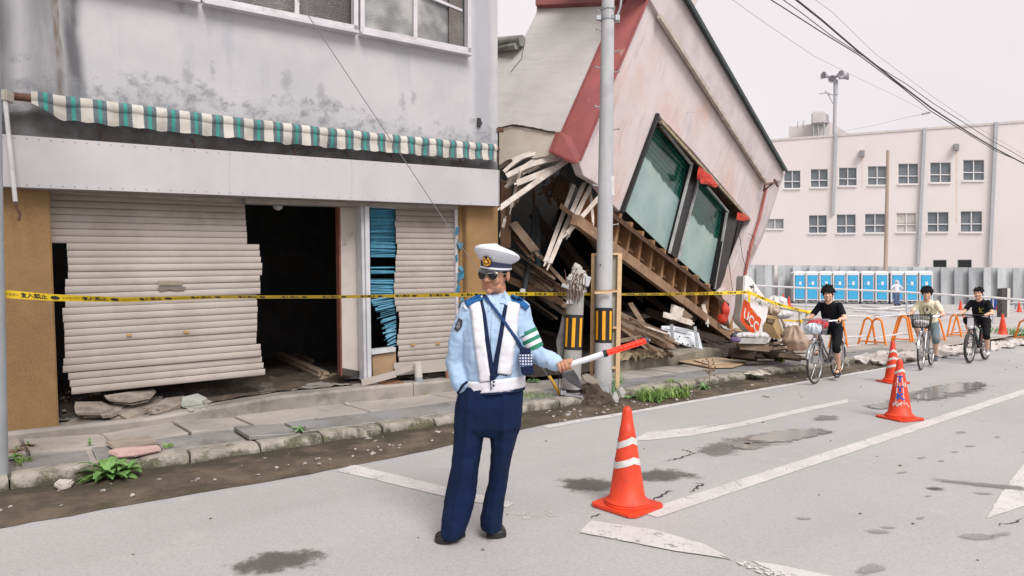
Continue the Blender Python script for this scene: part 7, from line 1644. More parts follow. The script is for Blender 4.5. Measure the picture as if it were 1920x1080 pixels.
# shirt details
for x, y in ((923, 617), (924, 650), (921, 688), (924, 585)): g = MB(); p = castf(x, y, None, .002); g.ball(p, (.006, .0035, .006), 10, 6); g.build('button', M('shirt button', (.45, .6, .78), rough=.3), off)
decal('placket', [(926, 572), (924, 620), (923, 660), (922, 702)], 8, m_shirt, off, .002, .0025)
for pts in ([(869, 620), (878, 619), (881, 640), (870, 636)], [(972, 612), (982, 610), (983, 628), (974, 632)]):
    g = MB(); q = [cast(x, y, None, .004) for x, y in pts]
    if all(q): g.plate(q, (0, -.004, 0)); g.build('pocket_flap', m_shirt, off)
decal('shoulder_board', [(905, 556), (890, 561), (873, 570)], 12, m_epa, off, .014, .004); decal('shoulder_board', [(957, 556), (973, 563), (990, 578)], 11, m_epa, off, .014, .004)
decal('shoulder_stripe', [(869, 571), (875, 580)], 4, m_vest, off, .018, .003); g = MB(); g.ball(castf(903, 556, None, .018), (.006, .005, .006), 8, 6); g.build('shoulder_button', m_vest, off)
# arm badge
def patch_px(name, pts, mat, parent, o1=.006, th=.003):
    q = [cast(x, y, None, o1) for x, y in pts]; q = [p for p in q if p is not None]; g = MB(); c = sum(q, Vector())/len(q); b = cast(sum(p[0] for p in pts)/len(pts), sum(p[1] for p in pts)/len(pts), None, o1+.001) or c
    g.v = [b]+q; 
    for i in range(len(q)): g.f.append([0, i+1, (i+1) % len(q)+1]); g.mi.append(0)
    o = g.build(name, mat, parent); mo = o.modifiers.new('t', 'SOLIDIFY'); mo.thickness = th; return o
patch_px('arm_badge', [(851, 597), (860, 595.5), (867, 601), (866, 610), (863, 617), (857, 622), (851, 617), (849, 607)], M('black badge', (.02, .022, .035), (.04, .042, .06), sc=60), off, .008)
patch_px('badge_emblem', [(854, 605), (860, 604), (863, 608), (862, 614), (857, 617), (853, 612)], M('grey embroidery', (.25, .25, .28), (.06, .06, .08), sc=120), off, .011, .002)
# green armband with white stripes
aa, ab = O(986, 622, -.018), O(1002, 655, -.028); m_grn = M('green armband', (.01, .20, .11), (.01, .16, .09), sc=20, rough=.5, bump=.05)
for k in range(5):
    t0_, t1_ = k/5, (k+1)/5; g = MB(); g.tube([aa.lerp(ab, t0_), aa.lerp(ab, t1_)], [.0685-.0015*k, .0672-.0015*k], 28); g.build('armband_stripe' if k % 2 else 'armband', m_grn if k % 2 == 0 else m_vest, off, smooth=True)
# collar
for pts, nm in (([(911, 549), (914, 556), (915, 584), (921, 577), (930, 569), (926, 561), (918, 550)], 'collar'), ([(945, 544), (953, 553), (960, 563), (963, 580), (954, 574), (945, 569), (937, 568), (941, 558)], 'collar')):
    q = []
    for i, (x, y) in enumerate(pts):
        h = cast(x, y, None, .010); q.append(h if h is not None and h.y < OD+.02 else W(x, y, OD-.055))
    g = MB(); c = sum(q, Vector())/len(q)+Vector((0, -.006, 0)); g.v = [c]+q
    for i in range(len(q)): g.f.append([0, i+1, (i+1) % len(q)+1]); g.mi.append(0)
    o = g.build(nm, m_shirt, off); mo = o.modifiers.new('t', 'SOLIDIFY'); mo.thickness = .005
g = MB(); rr = []
for j, (z, r) in enumerate(((-.025, .075), (0, .069), (.018, .066))):
    rr.append([O(933, 559, .025)+Vector((math.cos(q)*r*1.02, math.sin(q)*r, z + .020*math.sin(q))) for q in [2*math.pi*k/32 for k in range(32)]])
b = len(g.v); g.v = sum(rr, [])
for j in range(2):
    for k in range(32):
        if 22 <= k <= 25: continue
        g.f.append([j*32+k, j*32+(k+1) % 32, (j+1)*32+(k+1) % 32, (j+1)*32+k]); g.mi.append(0)
o = g.build('collar_band', m_shirt, off, smooth=True); mo = o.modifiers.new('t', 'SOLIDIFY'); mo.thickness = .006
# cuffs
g = MB(); g.tube([O(1035, 679, -.108), O(1045, 683, -.13)], [.047, .044], 24); g.build('cuff', m_shirt, off, smooth=True)
# trousers
g = MB()
loft_px(g, [(722, 872, 981, 0), (735, 858, 981, 0), (760, 853, 980, 0), (800, 851, 976, 0), (814, 853, 970, 0)], OD, [.115, .122, .125, .115, .09])
loft_px(g, [(745, 856, 916, 0), (783, 852, 911, 0), (825, 852, 905, -.01), (850, 849, 901, -.01), (878, 846, 896, -.015), (910, 840, 893, -.02), (940, 833, 889, -.02), (975, 828, 880, -.02), (1004, 827, 867, -.025)], OD, [.10, .10, .095, .092, .095, .09, .088, .088, .085])
loft_px(g, [(745, 905, 980, 0), (783, 910, 976, 0), (825, 920, 966, .01), (850, 921, 960, .015), (878, 920, 954, .02), (910, 915, 950, .03), (940, 908, 945, .035), (972, 901, 942, .04), (991, 903, 940, .045)], OD, [.10, .10, .095, .092, .095, .09, .085, .082, .078])
t_ = remesh(g, .0075, 3); folds(t_, .0055, 7, 1, (1.5, 1.5, .32)); folds(t_, .0030, 13, 5, (.8, .8, 1.1))
for v in t_.v:    # pressed creases down the front of each leg
    py = 545-(v.z-CH)*1200/OD; px = 960+v.x*1200/OD
    for cx in ((880, 877, 870, 858, 848), (946, 944, 938, 928, 921)):
        ys = (750, 825, 880, 940, 1000); k = max(0, min(3, sum(py > y for y in ys)-1)); f = (py-ys[k])/(ys[k+1]-ys[k]); c = cx[k]+(cx[k+1]-cx[k])*max(0, min(1, f)); d = abs(px-c)
        if d < 9 and v.y < OD: v.y -= .014*(1-d/9)
t_.build('trousers', m_trs, off, smooth=180)
g = MB(); g.tube([O(858, 737, -.06), O(868, 722, -.105), O(876, 716, -.12)], .008, 8); g.build('pocket_edge', m_navy, off)
# shoes
m_shoe = M('black leather', (.008, .007, .007), (.014, .012, .012), sc=20, rough=.22, bs=60, bump=.15, spec=.6)
def shoe(heel, toe, parent, mat, w=.048, h=.085, name='shoe', sole=True):
    heel, toe = Vector(heel), Vector(toe); heel.z = toe.z = 0; d = (toe-heel).normalized(); sd = Vector((-d.y, d.x, 0)); L_ = (toe-heel).length; rr = []
    for t, wi, hi in ((0, .55, .55), (.04, .8, .8), (.15, .9, 1.0), (.35, .88, 1.0), (.5, .95, .80), (.65, 1.1, .62), (.8, 1.12, .55), (.92, .9, .45), (.985, .5, .30), (1, .2, .18)):
        c = heel+d*L_*t; rr.append([c+sd*(w*wi*math.cos(q))+Vector((0, 0, max(.012, .012+h*hi*.5+h*hi*.5*math.sin(q)))) for q in [2*math.pi*k/20 for k in range(20)]])
    g = MB(); g.rings(rr); o = g.build(name, mat, parent, smooth=True)
    if sole:
        g = MB(); b0 = []
        for t, wi in ((0, .5), (.05, .85), (.3, .85), (.5, .9), (.7, 1.15), (.88, 1.0), (.97, .6), (1.01, .15)): b0.append((t, wi))
        L2 = [heel+d*L_*t+sd*w*wi*1.05 for t, wi in b0]+[heel+d*L_*t-sd*w*wi*1.05 for t, wi in reversed(b0)]
        g.plate([p+Vector((0, 0, .004)) for p in L2], (0, 0, .018)); g.build('sole', m_blk, o)
    return o
shoe(G(866, 1003), G(820, 1020), off, m_shoe, .05, .085); shoe(G(924, 995), G(934, 1011), off, m_shoe, .052, .085)
# head
F, HM, hs = hfrm(O(929, 514, .0), -26, 3, 3); hm = head_mb(F, HM, hs, .0035, .17); hm.build('head', m_skin, off, smooth=180)
g = MB(); capsule(g, F(-.019, -.0925, -.0665), F(.019, -.0925, -.0665), .0036, .0036, 8); g.build('mouth', m_lip, off, smooth=True)
hl = lambda a: .06 if a < 45 else (.06-(a-45)*.0030 if a < 70 else (-.020 if a < 85 else (.012 if a < 105 else -.055)))
hair_mb(F, 1, hl, .004, (.080, .101, .099), .025, 2).build('hair', m_hair, off, smooth=True)
# sunglasses
m_lens = M('dark lens', (.006, .006, .008), rough=.08, bump=0, fine=0); m_gold = M('thin gold rim', (.62, .50, .34), rough=.25, metal=.8, bump=0)
sgp = MB(); out = [(-.029, .010), (-.020, .017), (0, .018), (.018, .016), (.025, .006), (.021, -.012), (.010, -.024), (-.006, -.027), (-.021, -.018), (-.030, -.002)]
for k in (-1, 1):
    g = MB(); pts = [F(k*(.033-x*1.12), -.112+.012*abs(k*.033-k*x)/.06, y*1.12-.002) for x, y in out]; c = sum(pts, Vector())/10 + HM @ Vector((0, -.004, 0)); g.v = [c]+pts
    for i in range(10): g.f.append([0, i+1, (i+1) % 10+1]); g.mi.append(0)
    o = g.build('sunglass_lens', m_lens, off, smooth=True); mo = o.modifiers.new('t', 'SOLIDIFY'); mo.thickness = .003
    g = MB(); g.tube(pts, .0016, 6, closed=True); g.tube([F(k*.060, -.106, .006), F(k*.078, -.06, .006), F(k*.083, .008, .004)], .0018, 6); g.build('sunglass_frame', m_gold, off)
g = MB(); g.tube([F(-.008, -.117, .004), F(0, -.119, .007), F(.008, -.117, .004)], .002, 6); g.tube([F(-.012, -.115, .013), F(.012, -.115, .013)], .0015, 6); g.build('bridge', m_gold, off)
# peaked cap
CF, CM, _ = hfrm(F(0, .002, .034), -26, 8, 4); cap = off
def ring(rx, ry, z, tz=0, n=44, cy=0): return [CF(rx*math.cos(q), cy+ry*math.sin(q), z-tz*math.sin(q)) for q in [2*math.pi*k/n for k in range(n)]]
g = MB(); g.rings([ring(.086, .104, -.006), ring(.088, .106, .0), ring(.091, .109, .044, .010), ring(.080, .096, .046, .010)]); g.build('cap_band', M('cap band blue', (.035, .045, .10), (.03, .038, .085), sc=9, rough=.7), off, smooth=60)
g = MB(); g.rings([ring(.091, .109, .038, .010), ring(.106, .121, .052, .017), ring(.123, .135, .067, .025), ring(.133, .144, .079, .030), ring(.1365, .1475, .088, .033), ring(.1355, .1465, .096, .034), ring(.129, .140, .104, .034), ring(.112, .123, .112, .033), ring(.085, .095, .117, .031), ring(.04, .045, .122, .029), ring(.005, .005, .123, .027)]); g.build('cap_crown', m_wcap, off, smooth=180)
g = MB(); g.tube(ring(.1365, .1475, .0885, .033), .0022, 6, closed=True); g.build('cap_piping', m_vest, off, smooth=True)
g = MB(); g.rings([ring(.0905, .1085, .001), ring(.0925, .1105, .002), ring(.0925, .1105, .012), ring(.0905, .1085, .013)], False, False); g.build('chin_strap', m_vest, off, smooth=60)
g = MB()
def vis(u, v):
    q = -math.pi*.5 + (u-.5)*2.25; e = math.cos((u-.5)*math.pi)**.7; x, y = .088*math.cos(q), .106*math.sin(q); k = 1+.36*v*e
    return CF(x*(1+.08*v*e), y*k, .000-.019*v*e-.004*v)
g.grid(vis, 28, 8); o = g.build('visor', M('visor vinyl', (.05, .055, .06), (.035, .04, .045), sc=6, rough=.2, spec=.7, bump=.02), off, smooth=True); mo = o.modifiers.new('t', 'SOLIDIFY'); mo.thickness = .004
def BE(x, z, o_=.0): return CF(x*(1), -.1145-.004-o_-max(0, z-.03)*.48+abs(x)*.25, z+.004)
g = MB(); g.add([BE(.031*math.cos(q), .043+.031*math.sin(q)) for q in [2*math.pi*k/20 for k in range(20)]], [list(range(20))]); bdg = g.build('cap_badge', m_blk, off); mo = bdg.modifiers.new('t', 'SOLIDIFY'); mo.thickness = .003
m_gld = M('badge gold', (.80, .42, .05), (.62, .30, .03), sc=90, rough=.3, metal=.6, bump=.3)
g = MB()
for k in (-1, 1):
    for i in range(6): q = -1.35+i*.46; g.ball(BE(k*.0215*math.cos(q), .042+.0215*math.sin(q), .003), (.0068, .003, .0068), 8, 5)
g.ball(BE(0, .042, .004), (.0135, .004, .0135), 5, 5); g.ball(BE(0, .0205, .003), (.015, .003, .005), 8, 5); g.build('badge_wreath', m_gld, bdg)
g = MB(); g.add([BE(.0080*math.cos(q), .042+.0080*math.sin(q), .0095) for q in [math.pi/2+2*math.pi*k/5 for k in range(5)]], [list(range(5))]); g.build('badge_star', M('pale gold', (.9, .75, .45), metal=.4, rough=.3), bdg)
# hand on the baton
bA, bB = O(1046, 691, -.165), O(1216, 637, -.165); bax = (bB-bA).normalized(); hp_ = O(1058, 686.5, -.165)
hand_grip(hp_, bax, (.0, -1, .15), (0, 0, -1), 1.08, .0165, wrist=O(1045, 682, -.125)).build('hand', m_skin, off, smooth=180)
bat = thing('traffic_baton', 'glowing red traffic baton with white grip held out by the officer', 'baton', bA)
g = MB(); g.tube([bA.lerp(bB, t) for t in (0, .06, .5)], [.0155, .0165, .0185], 18); g.build('grip', M('white plastic grip', (.72, .73, .77), rough=.35, bump=.03), bat, smooth=50)
g = MB(); g.tube([bA.lerp(bB, .50), bA.lerp(bB, .545)], .0205, 18); g.build('collar_ring', m_blk, bat, smooth=50)
n = NT('red light tube', .3); n.color((.85, .03, .008)); n.b.inputs['Emission Color'].default_value = (1, .035, .008, 1); n.b.inputs['Emission Strength'].default_value = .30; m_lit = n.m
g = MB(); g.tube([bA.lerp(bB, .545), bA.lerp(bB, .965)], .0175, 18); g.build('light_tube', m_lit, bat, smooth=50)
g = MB()
for i in range(9): t = .575+i*.045; p = bA.lerp(bB, t); g.tube([p, p+bax*.006], .0177, 14)
g.build('led_ring', M('deep red ring', (.70, .02, .01), rough=.3), bat)
g = MB(); g.tube([bA.lerp(bB, .965), bA.lerp(bB, 1.0)], .0170, 18); g.build('end_cap', M('smoke cap', (.06, .06, .09), rough=.3), bat, smooth=50)
# shoulder bag: strap and gingham pouch
decal('bag_strap', [(906, 552), (930, 582), (952, 612), (972, 640), (981, 656)], 5.5, m_navy2, off, .018, .004)
bg_ = thing('pouch', 'small navy and white checked pouch hanging at the officer hip', 'pouch', O(987, 680, -.12)); _cm = NT('gingham', .85); x_, y_, z_ = _cm.xyz()
fx = _cm.math('GREATER_THAN', _cm.math('FRACT', _cm.math('MULTIPLY', x_, 62)), .45); fz_ = _cm.math('GREATER_THAN', _cm.math('FRACT', _cm.math('MULTIPLY', z_, 58)), .45); _cm.color(_cm.mix(_cm.math('MULTIPLY', fx, fz_), (.03, .06, .15), (.70, .72, .76)))
g = MB(); g.plate([O(x, y, -.155) for x, y in ((974, 660), (983, 656), (997, 660), (999, 678), (999, 688), (976, 690), (974, 676))], (0, .045, 0)); g.build('pouch_body', _cm.m, bg_, bevel=.006)
g = MB(); g.plate([O(x, y, -.160) for x, y in ((976, 686), (999.5, 684), (1001, 700), (998, 703), (981, 705), (978, 702))], (0, .055, 0)); g.build('pouch_base', m_navy, bg_, bevel=.006)
g = MB(); g.plate([O(x, y, -.163) for x, y in ((974, 654), (982, 652), (995, 655), (996, 662), (975, 664))], (0, .05, 0)); g.build('pouch_flap', m_navy, bg_, bevel=.004)

# ---------- bicycles
m_tyre = M('tyre rubber', (.03, .03, .03), (.05, .048, .045), sc=20, rough=.8); m_rim = M('rim alloy', (.50, .50, .51), rough=.3, metal=.7, bump=0); m_chr = M('chrome', (.62, .62, .63), rough=.2, metal=.8, bump=0)
def wheel(parent, c, r, tw, spk=20, rimw=.012):
    w = MB(); c = Vector(c); cir = lambda rr, n=44: [c+Vector((0, math.cos(q)*rr, math.sin(q)*rr)) for q in [2*math.pi*k/n for k in range(n)]]
    w.tube(cir(r-tw), tw, 10, closed=True); wh = w.build('wheel', m_tyre, parent, smooth=True)
    g = MB(); g.tube(cir(r-tw*2-.004), rimw, 8, closed=True); g.build('rim', m_rim, wh, smooth=True)
    g = MB(); 
    for k in range(spk): q = 2*math.pi*k/spk; d = Vector((0, math.cos(q), math.sin(q))); e = Vector((.02 if k % 2 else -.02, 0, 0)); g.tube([c+e+d*.02, c+d*(r-tw*2)], .0016, 4)
    g.tube([c-Vector((.05, 0, 0)), c+Vector((.05, 0, 0))], .018, 10); g.build('spokes', m_rim, wh)
def bicycle(lab, col, kind, seatz=.80, wb=1.05):
    r = .335 if kind != 'mtb' else .325; tw = .017 if kind != 'mtb' else .027; b = thing('bicycle', lab, 'bicycle'); fy = -wb*.52; ry = wb*.48
    m_f = M('frame '+lab[:12], col, tuple(k*.8 for k in col), rough=.3, bump=0, metal=.3)
    wheel(b, (0, fy, r), r, tw); wheel(b, (0, ry, r), r, tw)
    hd = Vector((0, fy+.20, .78)); ht = Vector((0, fy+.23, .88)); bb = Vector((0, .06, .29)); st = Vector((0, .23, .72)); g = MB(); tb = .017 if kind != 'mtb' else .024
    if kind == 'city': g.tube([hd-Vector((0, 0, .04)), Vector((0, fy+.34, .50)), bb], tb, 10); g.tube([hd+Vector((0, 0, .02)), Vector((0, fy+.42, .55)), bb+Vector((0, .03, .10))], tb*.9, 10)
    else: g.tube([hd, bb], tb*1.2, 10); g.tube([ht-Vector((0, 0, .02)), st-Vector((0, 0, .06))], tb, 10)
    g.tube([bb, st], tb, 10); g.tube([hd-Vector((0, .01, .06)), ht], .022, 10)
    for s_ in (-1, 1): g.tube([bb+Vector((s_*.02, 0, 0)), Vector((s_*.06, ry, r))], .009, 8); g.tube([st+Vector((s_*.015, 0, -.05)), Vector((s_*.06, ry, r))], .008, 8)
    g.build('frame', m_f, b, smooth=True)
    g = MB(); 
    for s_ in (-1, 1): g.tube([hd+Vector((s_*.05, -.02, -.08)), Vector((s_*.055, fy+.06, .45)), Vector((s_*.055, fy, r))], .012 if kind == 'city' else .02, 8)
    g.tube([hd+Vector((-.06, -.02, -.08)), hd+Vector((.06, -.02, -.08))], .016, 8); g.build('fork', m_f if kind == 'city' else m_blk, b, smooth=True)
    g = MB(); hb = ht+Vector((0, -.03, .11)); g.tube([ht, hb], .014, 8)
    if kind == 'city': hand = Vector((.26, .17, .02)); pts = [hb+Vector((-.26, .17, .02)), hb+Vector((-.25, .06, .03)), hb+Vector((-.14, -.02, .02)), hb, hb+Vector((.14, -.02, .02)), hb+Vector((.25, .06, .03)), hb+hand]
    else: hand = Vector((.28, .05, .0)); pts = [hb+Vector((-.28, .05, 0)), hb+Vector((-.1, .0, 0)), hb+Vector((.1, 0, 0)), hb+hand]
    g.tube(pts, .011, 8); g.build('handlebar', m_chr if kind == 'city' else m_blk, b, smooth=True)
    for s_ in (-1, 1): g = MB(); e = hb+Vector((s_*hand.x, hand.y, hand.z)); f = hb+Vector((s_*(hand.x-(.008 if kind == 'city' else .1)), hand.y-(.10 if kind == 'city' else .02), hand.z)); g.tube([e, f], .016, 8); g.build('grip', m_blk, b, smooth=True); g = MB(); g.tube([f+Vector((0, 0, -.01)), f+Vector((-s_*.01, -.06, -.02)), e+Vector((s_*.0, -.06, -.035))], .006, 6); g.build('brake_lever', m_chr, b)
    g = MB(); sc = Vector((0, .27, seatz)); g.rings([[sc+Vector((w_*math.cos(q), y, .022*math.sin(q)+z)) for q in [2*math.pi*k/14 for k in range(14)]] for y, w_, z in ((-.14, .012, -.01), (-.12, .022, -.002), (-.02, .035, 0), (.05, .065, .0), (.10, .08, .01), (.125, .05, .01), (.13, .01, .01))]); g.tube([sc+Vector((0, .0, -.01)), st], .013, 8); g.build('saddle', m_blk, b, smooth=True)
    g = MB(); g.tube([bb-Vector((.06, 0, 0)), bb+Vector((.06, 0, 0))], .022, 10)
    g.tube([bb+Vector((-.062+.0, math.cos(q)*.09, math.sin(q)*.09)) for q in [2*math.pi*k/24 for k in range(24)]], .006, 6, closed=True); g.build('chainring', m_rim, b)
    ph = R(-68); cv = Vector((0, math.cos(ph)*.165, math.sin(ph)*.165)); ped = []
    for s_ in (1, -1):
        a = bb+Vector((s_*.065, 0, 0)); e = a+cv*s_; g = MB(); g.beam(a, e, .014, .022); g.tube([e, e+Vector((s_*.05, 0, 0))], .008, 6); g.box(e+Vector((s_*.075, 0, 0)), (.075, .085, .022)); g.build('crank', m_rim, b); ped.append(e+Vector((s_*.06, 0, .012)))
    if kind == 'city':
        for c_, a0, a1 in ((Vector((0, fy, r)), 30, 165), (Vector((0, ry, r)), 0, 170)):
            g = MB(); n_ = 18
            for i in range(n_+1):
                q = R(a0+(a1-a0)*i/n_); o_ = c_+Vector((0, math.cos(q)*(r+.018)*1, math.sin(q)*(r+.018))); g.v += [o_-Vector((.026, 0, 0)), o_+Vector((0, math.cos(q)*.01, math.sin(q)*.01)), o_+Vector((.026, 0, 0))]
            for i in range(n_):
                for k in (0, 1): g.f.append([3*i+k, 3*i+k+1, 3*i+4+k, 3*i+3+k]); g.mi.append(0)
            g.build('mudguard', m_chr, b, smooth=True)
        g = MB(); k0 = Vector((0, fy+.03, .80)); 
        for zz, w_, d_ in ((0, .13, .10), (.08, .145, .115), (.16, .155, .125), (.24, .165, .135)):
            g.tube([k0+Vector((x, y, zz)) for x, y in ((-w_, -d_), (w_, -d_), (w_, d_), (-w_, d_))], .004 if zz < .24 else .007, 5, closed=True)
        for i in range(9):
            t = (i/8-.5)*2
            for y in (-1, 1): g.tube([k0+Vector((t*.13, y*.10, 0)), k0+Vector((t*.165, y*.135, .24))], .0028, 4)
        for i in range(7):
            t = (i/6-.5)*2
            for x in (-1, 1): g.tube([k0+Vector((x*.13, t*.10, 0)), k0+Vector((x*.165, t*.135, .24))], .0028, 4)
            g.tube([k0+Vector((-.13, t*.1, 0)), k0+Vector((.13, t*.1, 0))], .0028, 4)
        g.tube([k0+Vector((0, .02, 0)), Vector((.07, fy, r))], .005, 5); g.tube([k0+Vector((0, .02, 0)), Vector((-.07, fy, r))], .005, 5); g.build('basket', m_galv if 'grey' in lab else m_blk, b)
        g = MB(); c_ = Vector((0, fy-.04, .72)); g.ball(c_, (.035, .045, .035), 12, 8); g.build('headlamp', m_chr, b, smooth=True)
        g = MB(); g.beam(Vector((-.07, .08, .30)), Vector((-.07, ry, r)), .02, .07); g.build('chain_guard', m_chr if 'silver' in lab else m_blk, b)
        g = MB(); 
        for s_ in (-1, 1): g.tube([Vector((s_*.06, .26, .70)), Vector((s_*.07, ry+.18, .70)), Vector((s_*.06, ry, r))], .006, 6)
        for y in (.36, .5, .62): g.tube([Vector((-.07, y, .70)), Vector((.07, y, .70))], .005, 5)
        g.tube([Vector((.06, ry, r)), Vector((.14, ry+.16, .22))], .010, 6); g.build('rear_rack', m_chr, b)
    else:
        g = MB(); g.tube([Vector((0, .12, .40)), Vector((0, .25, .56))], .022, 10); g.build('shock', M('red spring', (.4, .05, .04)), b)
        g = MB(); g.plate([(-.06, fy+.05, .74), (.06, fy+.05, .74), (.05, fy+.05, .94), (-.05, fy+.05, .94)], (0, .01, 0)); g.build('number_plate', m_vest, b)
        g = MB(); g.ball((0, fy+.06, .74), (.05, .03, .04), 10, 6); g.build('front_reflector', m_vest, b)
    hands = [hb+Vector((s_*(hand.x-.004), hand.y-.05, hand.z)) if kind == 'city' else hb+Vector((s_*(hand.x-.05), hand.y-.01, 0)) for s_ in (1, -1)]
    return b, hands, ped, sc
def rider(lab, bk, front, rear, shirt, shorts, hair, shoes, yaw=0, lean=0, s=1.0, knee=.12, sock=None, smile=True, shirt_txt=None, roll=0, hairamp=.010):
    b, hands, ped, sc = bk; h = (G(*front)-G(*rear)).normalized(); rz = math.atan2(h.y, h.x)+math.pi/2; gf = G(*front); wbf = .546
    loc = gf - h*wbf; b.location = loc; b.rotation_euler = (0, 0, rz)
    p = thing('person', lab, 'person', loc); p.rotation_euler = (0, 0, rz)
    def build(g, name, mat, smooth=180, par=None):      # local coordinates: mesh relative to the empty
        me_o = g.build(name, mat, None, smooth=smooth); me_o.parent = par or p; return me_o
    pel = Vector((0, sc.y+.0, sc.z+.075)); sh = Vector((0, .13-lean, 1.265)); nk = Vector((0, .10-lean, 1.32)); eye = Vector((0, .05-lean, 1.452))
    F, HM, _ = hfrm(eye, yaw, roll, 4, 1.0)
    g = head_mb(F, HM, 1.0, .006, .15); hd = build(g, 'head', m_skin2)
    hl = lambda a: (.030 if a < 35 else .030-(a-35)*.0012 if a < 78 else (-.030 if a < 100 else -.07)) - hair*.016
    hg = hair_mb(F, 1, hl, hairamp, (.083+.007*hair, .102+.008*hair, .095+.016*hair), .028, len(lab), tuft=int(260*hair)); build(hg, 'hair', m_hair)
    g = MB()
    for k in (-1, 1): capsule(g, F(k*.021, -.0905, .001), F(k*.044, -.084, .001), .0035, .0032, 8); capsule(g, F(k*.018, -.094, .021), F(k*.046, -.088, .022), .0028, .0024, 8)
    build(g, 'eyes', m_hair)
    g = MB(); capsule(g, F(-.021, -.0885, -.065), F(.021, -.0885, -.065), .0055, .0050, 8); mo_ = build(g, 'mouth', m_lip)
    if smile: g = MB(); capsule(g, F(-.016, -.0925, -.065), F(.016, -.0925, -.065), .0032, .0032, 8); build(g, 'teeth', M('teeth', (.8, .77, .72), bump=0), 180)
    # shirt
    g = MB(); rr = []
    for t, w_, d_ in ((0, .145, .115), (.2, .150, .115), (.45, .155, .11), (.7, .165, .108), (.85, .17, .10), (.95, .13, .085), (1.0, .07, .065), (1.04, .055, .055)):
        c = pel.lerp(sh+Vector((0, 0, .045)), t); rr.append([c+Vector((w_*math.cos(q), d_*math.sin(q), 0)) for q in [2*math.pi*k/24 for k in range(24)]])
    g.rings(rr); sk = MB(); E = []
    for i, s_ in enumerate((1, -1)):
        a = sh+Vector((s_*.15, 0, -.01)); hnd = hands[i]; e = (a+hnd)/2+Vector((s_*.07, .06, -.10)); capsule(g, a, a.lerp(e, .62), .052, .050, 14); E.append(e)
        capsule(sk, a.lerp(e, .4), e, .042, .036, 12); w_ = hnd.lerp(e, .24)+Vector((0, .0, .03)); capsule(sk, e, w_, .037, .024, 12)
        hg = hand_grip(hnd, (s_*.15, -1, 0) if abs(hands[0].x) < .27 and 'mountain' not in b['label'] else (-s_, -.2, 0), (s_*.6, -.3, .8) if 'mountain' not in b['label'] else (0, -.8, .7), (0, 0, -1) , 1.0, .016, wrist=w_, vox=.005); build(hg, 'hand', m_skin2)
    gs = remesh(g, .012, 3); folds(gs, .007, 7, len(lab), (1, 1, .8)); so_ = build(gs, 'shirt', shirt)
    ar = remesh(sk, .007, 2); build(ar, 'arms', m_skin2)
    # shorts and legs
    g = MB(); sk = MB(); capsule(g, pel+Vector((-.06, 0, -.01)), pel+Vector((.06, 0, -.01)), .105, .105, 16)
    for i, s_ in enumerate((1, -1)):
        hip = pel+Vector((s_*.085, -.02, -.03)); an = ped[i]+Vector((-s_*.0, .05, .085)); mid = (hip+an)/2; v = an-hip; l = v.length; f = Vector((0, v.z, -v.y)).normalized(); f = -f if f.y > 0 else f; hh = math.sqrt(max(.01, .40**2-(l/2)**2)); kn = mid+f*hh+Vector((s_*knee*.5, 0, 0))
        ke = kn.lerp(an, .14); capsule(g, hip, kn, .086, .060, 16); capsule(g, kn, ke, .060, .062, 14); capsule(sk, kn, kn.lerp(an, .35), .050, .050, 12); capsule(sk, kn.lerp(an, .35), an, .050, .030, 12)
        d = Vector((s_*.10, -1, -.12)).normalized(); ft = MB(); hl_ = an+Vector((0, .05, -.055)); capsule(ft, an+Vector((0, 0, -.01)), an+Vector((0, .03, -.045)), .033, .032, 12); capsule(ft, hl_, hl_+d*.20, .034, .032, 12, .8, (0, 0, 1)); capsule(ft, hl_+Vector((.012, 0, 0)), hl_+d*.21-Vector((.0, 0, .004)), .030, .024, 12)
        if shoes == 'sandal':
            build(remesh(ft, .006, 2), 'foot', m_skin2); g2 = MB(); 
            for t in (.06, .15): c = hl_+d*t; g2.tube([c+Vector((-.038, 0, -.02)), c+Vector((-.025, 0, .032)), c+Vector((.025, 0, .032)), c+Vector((.038, 0, -.02))], .010, 6)
            g2.beam(hl_-d*.03-Vector((0, 0, .036)), hl_+d*.23-Vector((0, 0, .036)), .085, .016); build(g2, 'sandal', m_blk, 40)
        else: build(remesh(ft, .006, 2), 'shoe', shoes); 
        if sock: g2 = MB(); g2.tube([an+Vector((0, 0, -.02)), an.lerp(kn, .16)], .037, 14); build(g2, 'sock', sock, 40)
    gp = remesh(g, .012, 3); folds(gp, .010, 8, 4); build(gp, 'shorts', shorts); build(remesh(sk, .007, 2), 'legs', m_skin2)
    return p, build, F, so_, gs
m_tb_ = clothmat('black tee', (.004, .004, .008), (.007, .007, .011)); m_bs = clothmat('black shorts', (.004, .004, .006), (.007, .007, .009)); m_ye = clothmat('pale yellow tee', (.82, .77, .58), (.75, .70, .50)); m_dn = clothmat('grey denim', (.12, .16, .19), (.18, .21, .22)); m_dk = clothmat('charcoal tee', (.007, .007, .012), (.011, .011, .018)); m_gsh = M('grey canvas shoe', (.09, .10, .12), (.06, .065, .08)); m_wsh = M('white sneaker', (.6, .6, .6), (.45, .45, .47))
bk1 = bicycle('grey city bicycle with loaded front basket ridden by the boy in black', (.16, .16, .17), 'city', .78)
p1, bd1, F1, so1, gs1 = rider('boy in black T shirt and black shorts riding nearest, red bag in his basket', bk1, (1528, 720), (1578, 706), m_tb_, m_bs, 1.0, 'sandal', yaw=12, smile=True, roll=-3, hairamp=.022)
bk2 = bicycle('silver city bicycle with dark mesh basket ridden by the boy in yellow', (.52, .53, .55), 'city', .78)
p2, bd2, F2, so2, gs2 = rider('boy in pale yellow printed T shirt and grey denim shorts riding second', bk2, (1727, 694), (1748, 684), m_ye, m_dn, .9, m_gsh, yaw=5, smile=True, hairamp=.022)
bk3 = bicycle('black mountain bicycle ridden by the last boy', (.03, .03, .035), 'mtb', .78, 1.05)
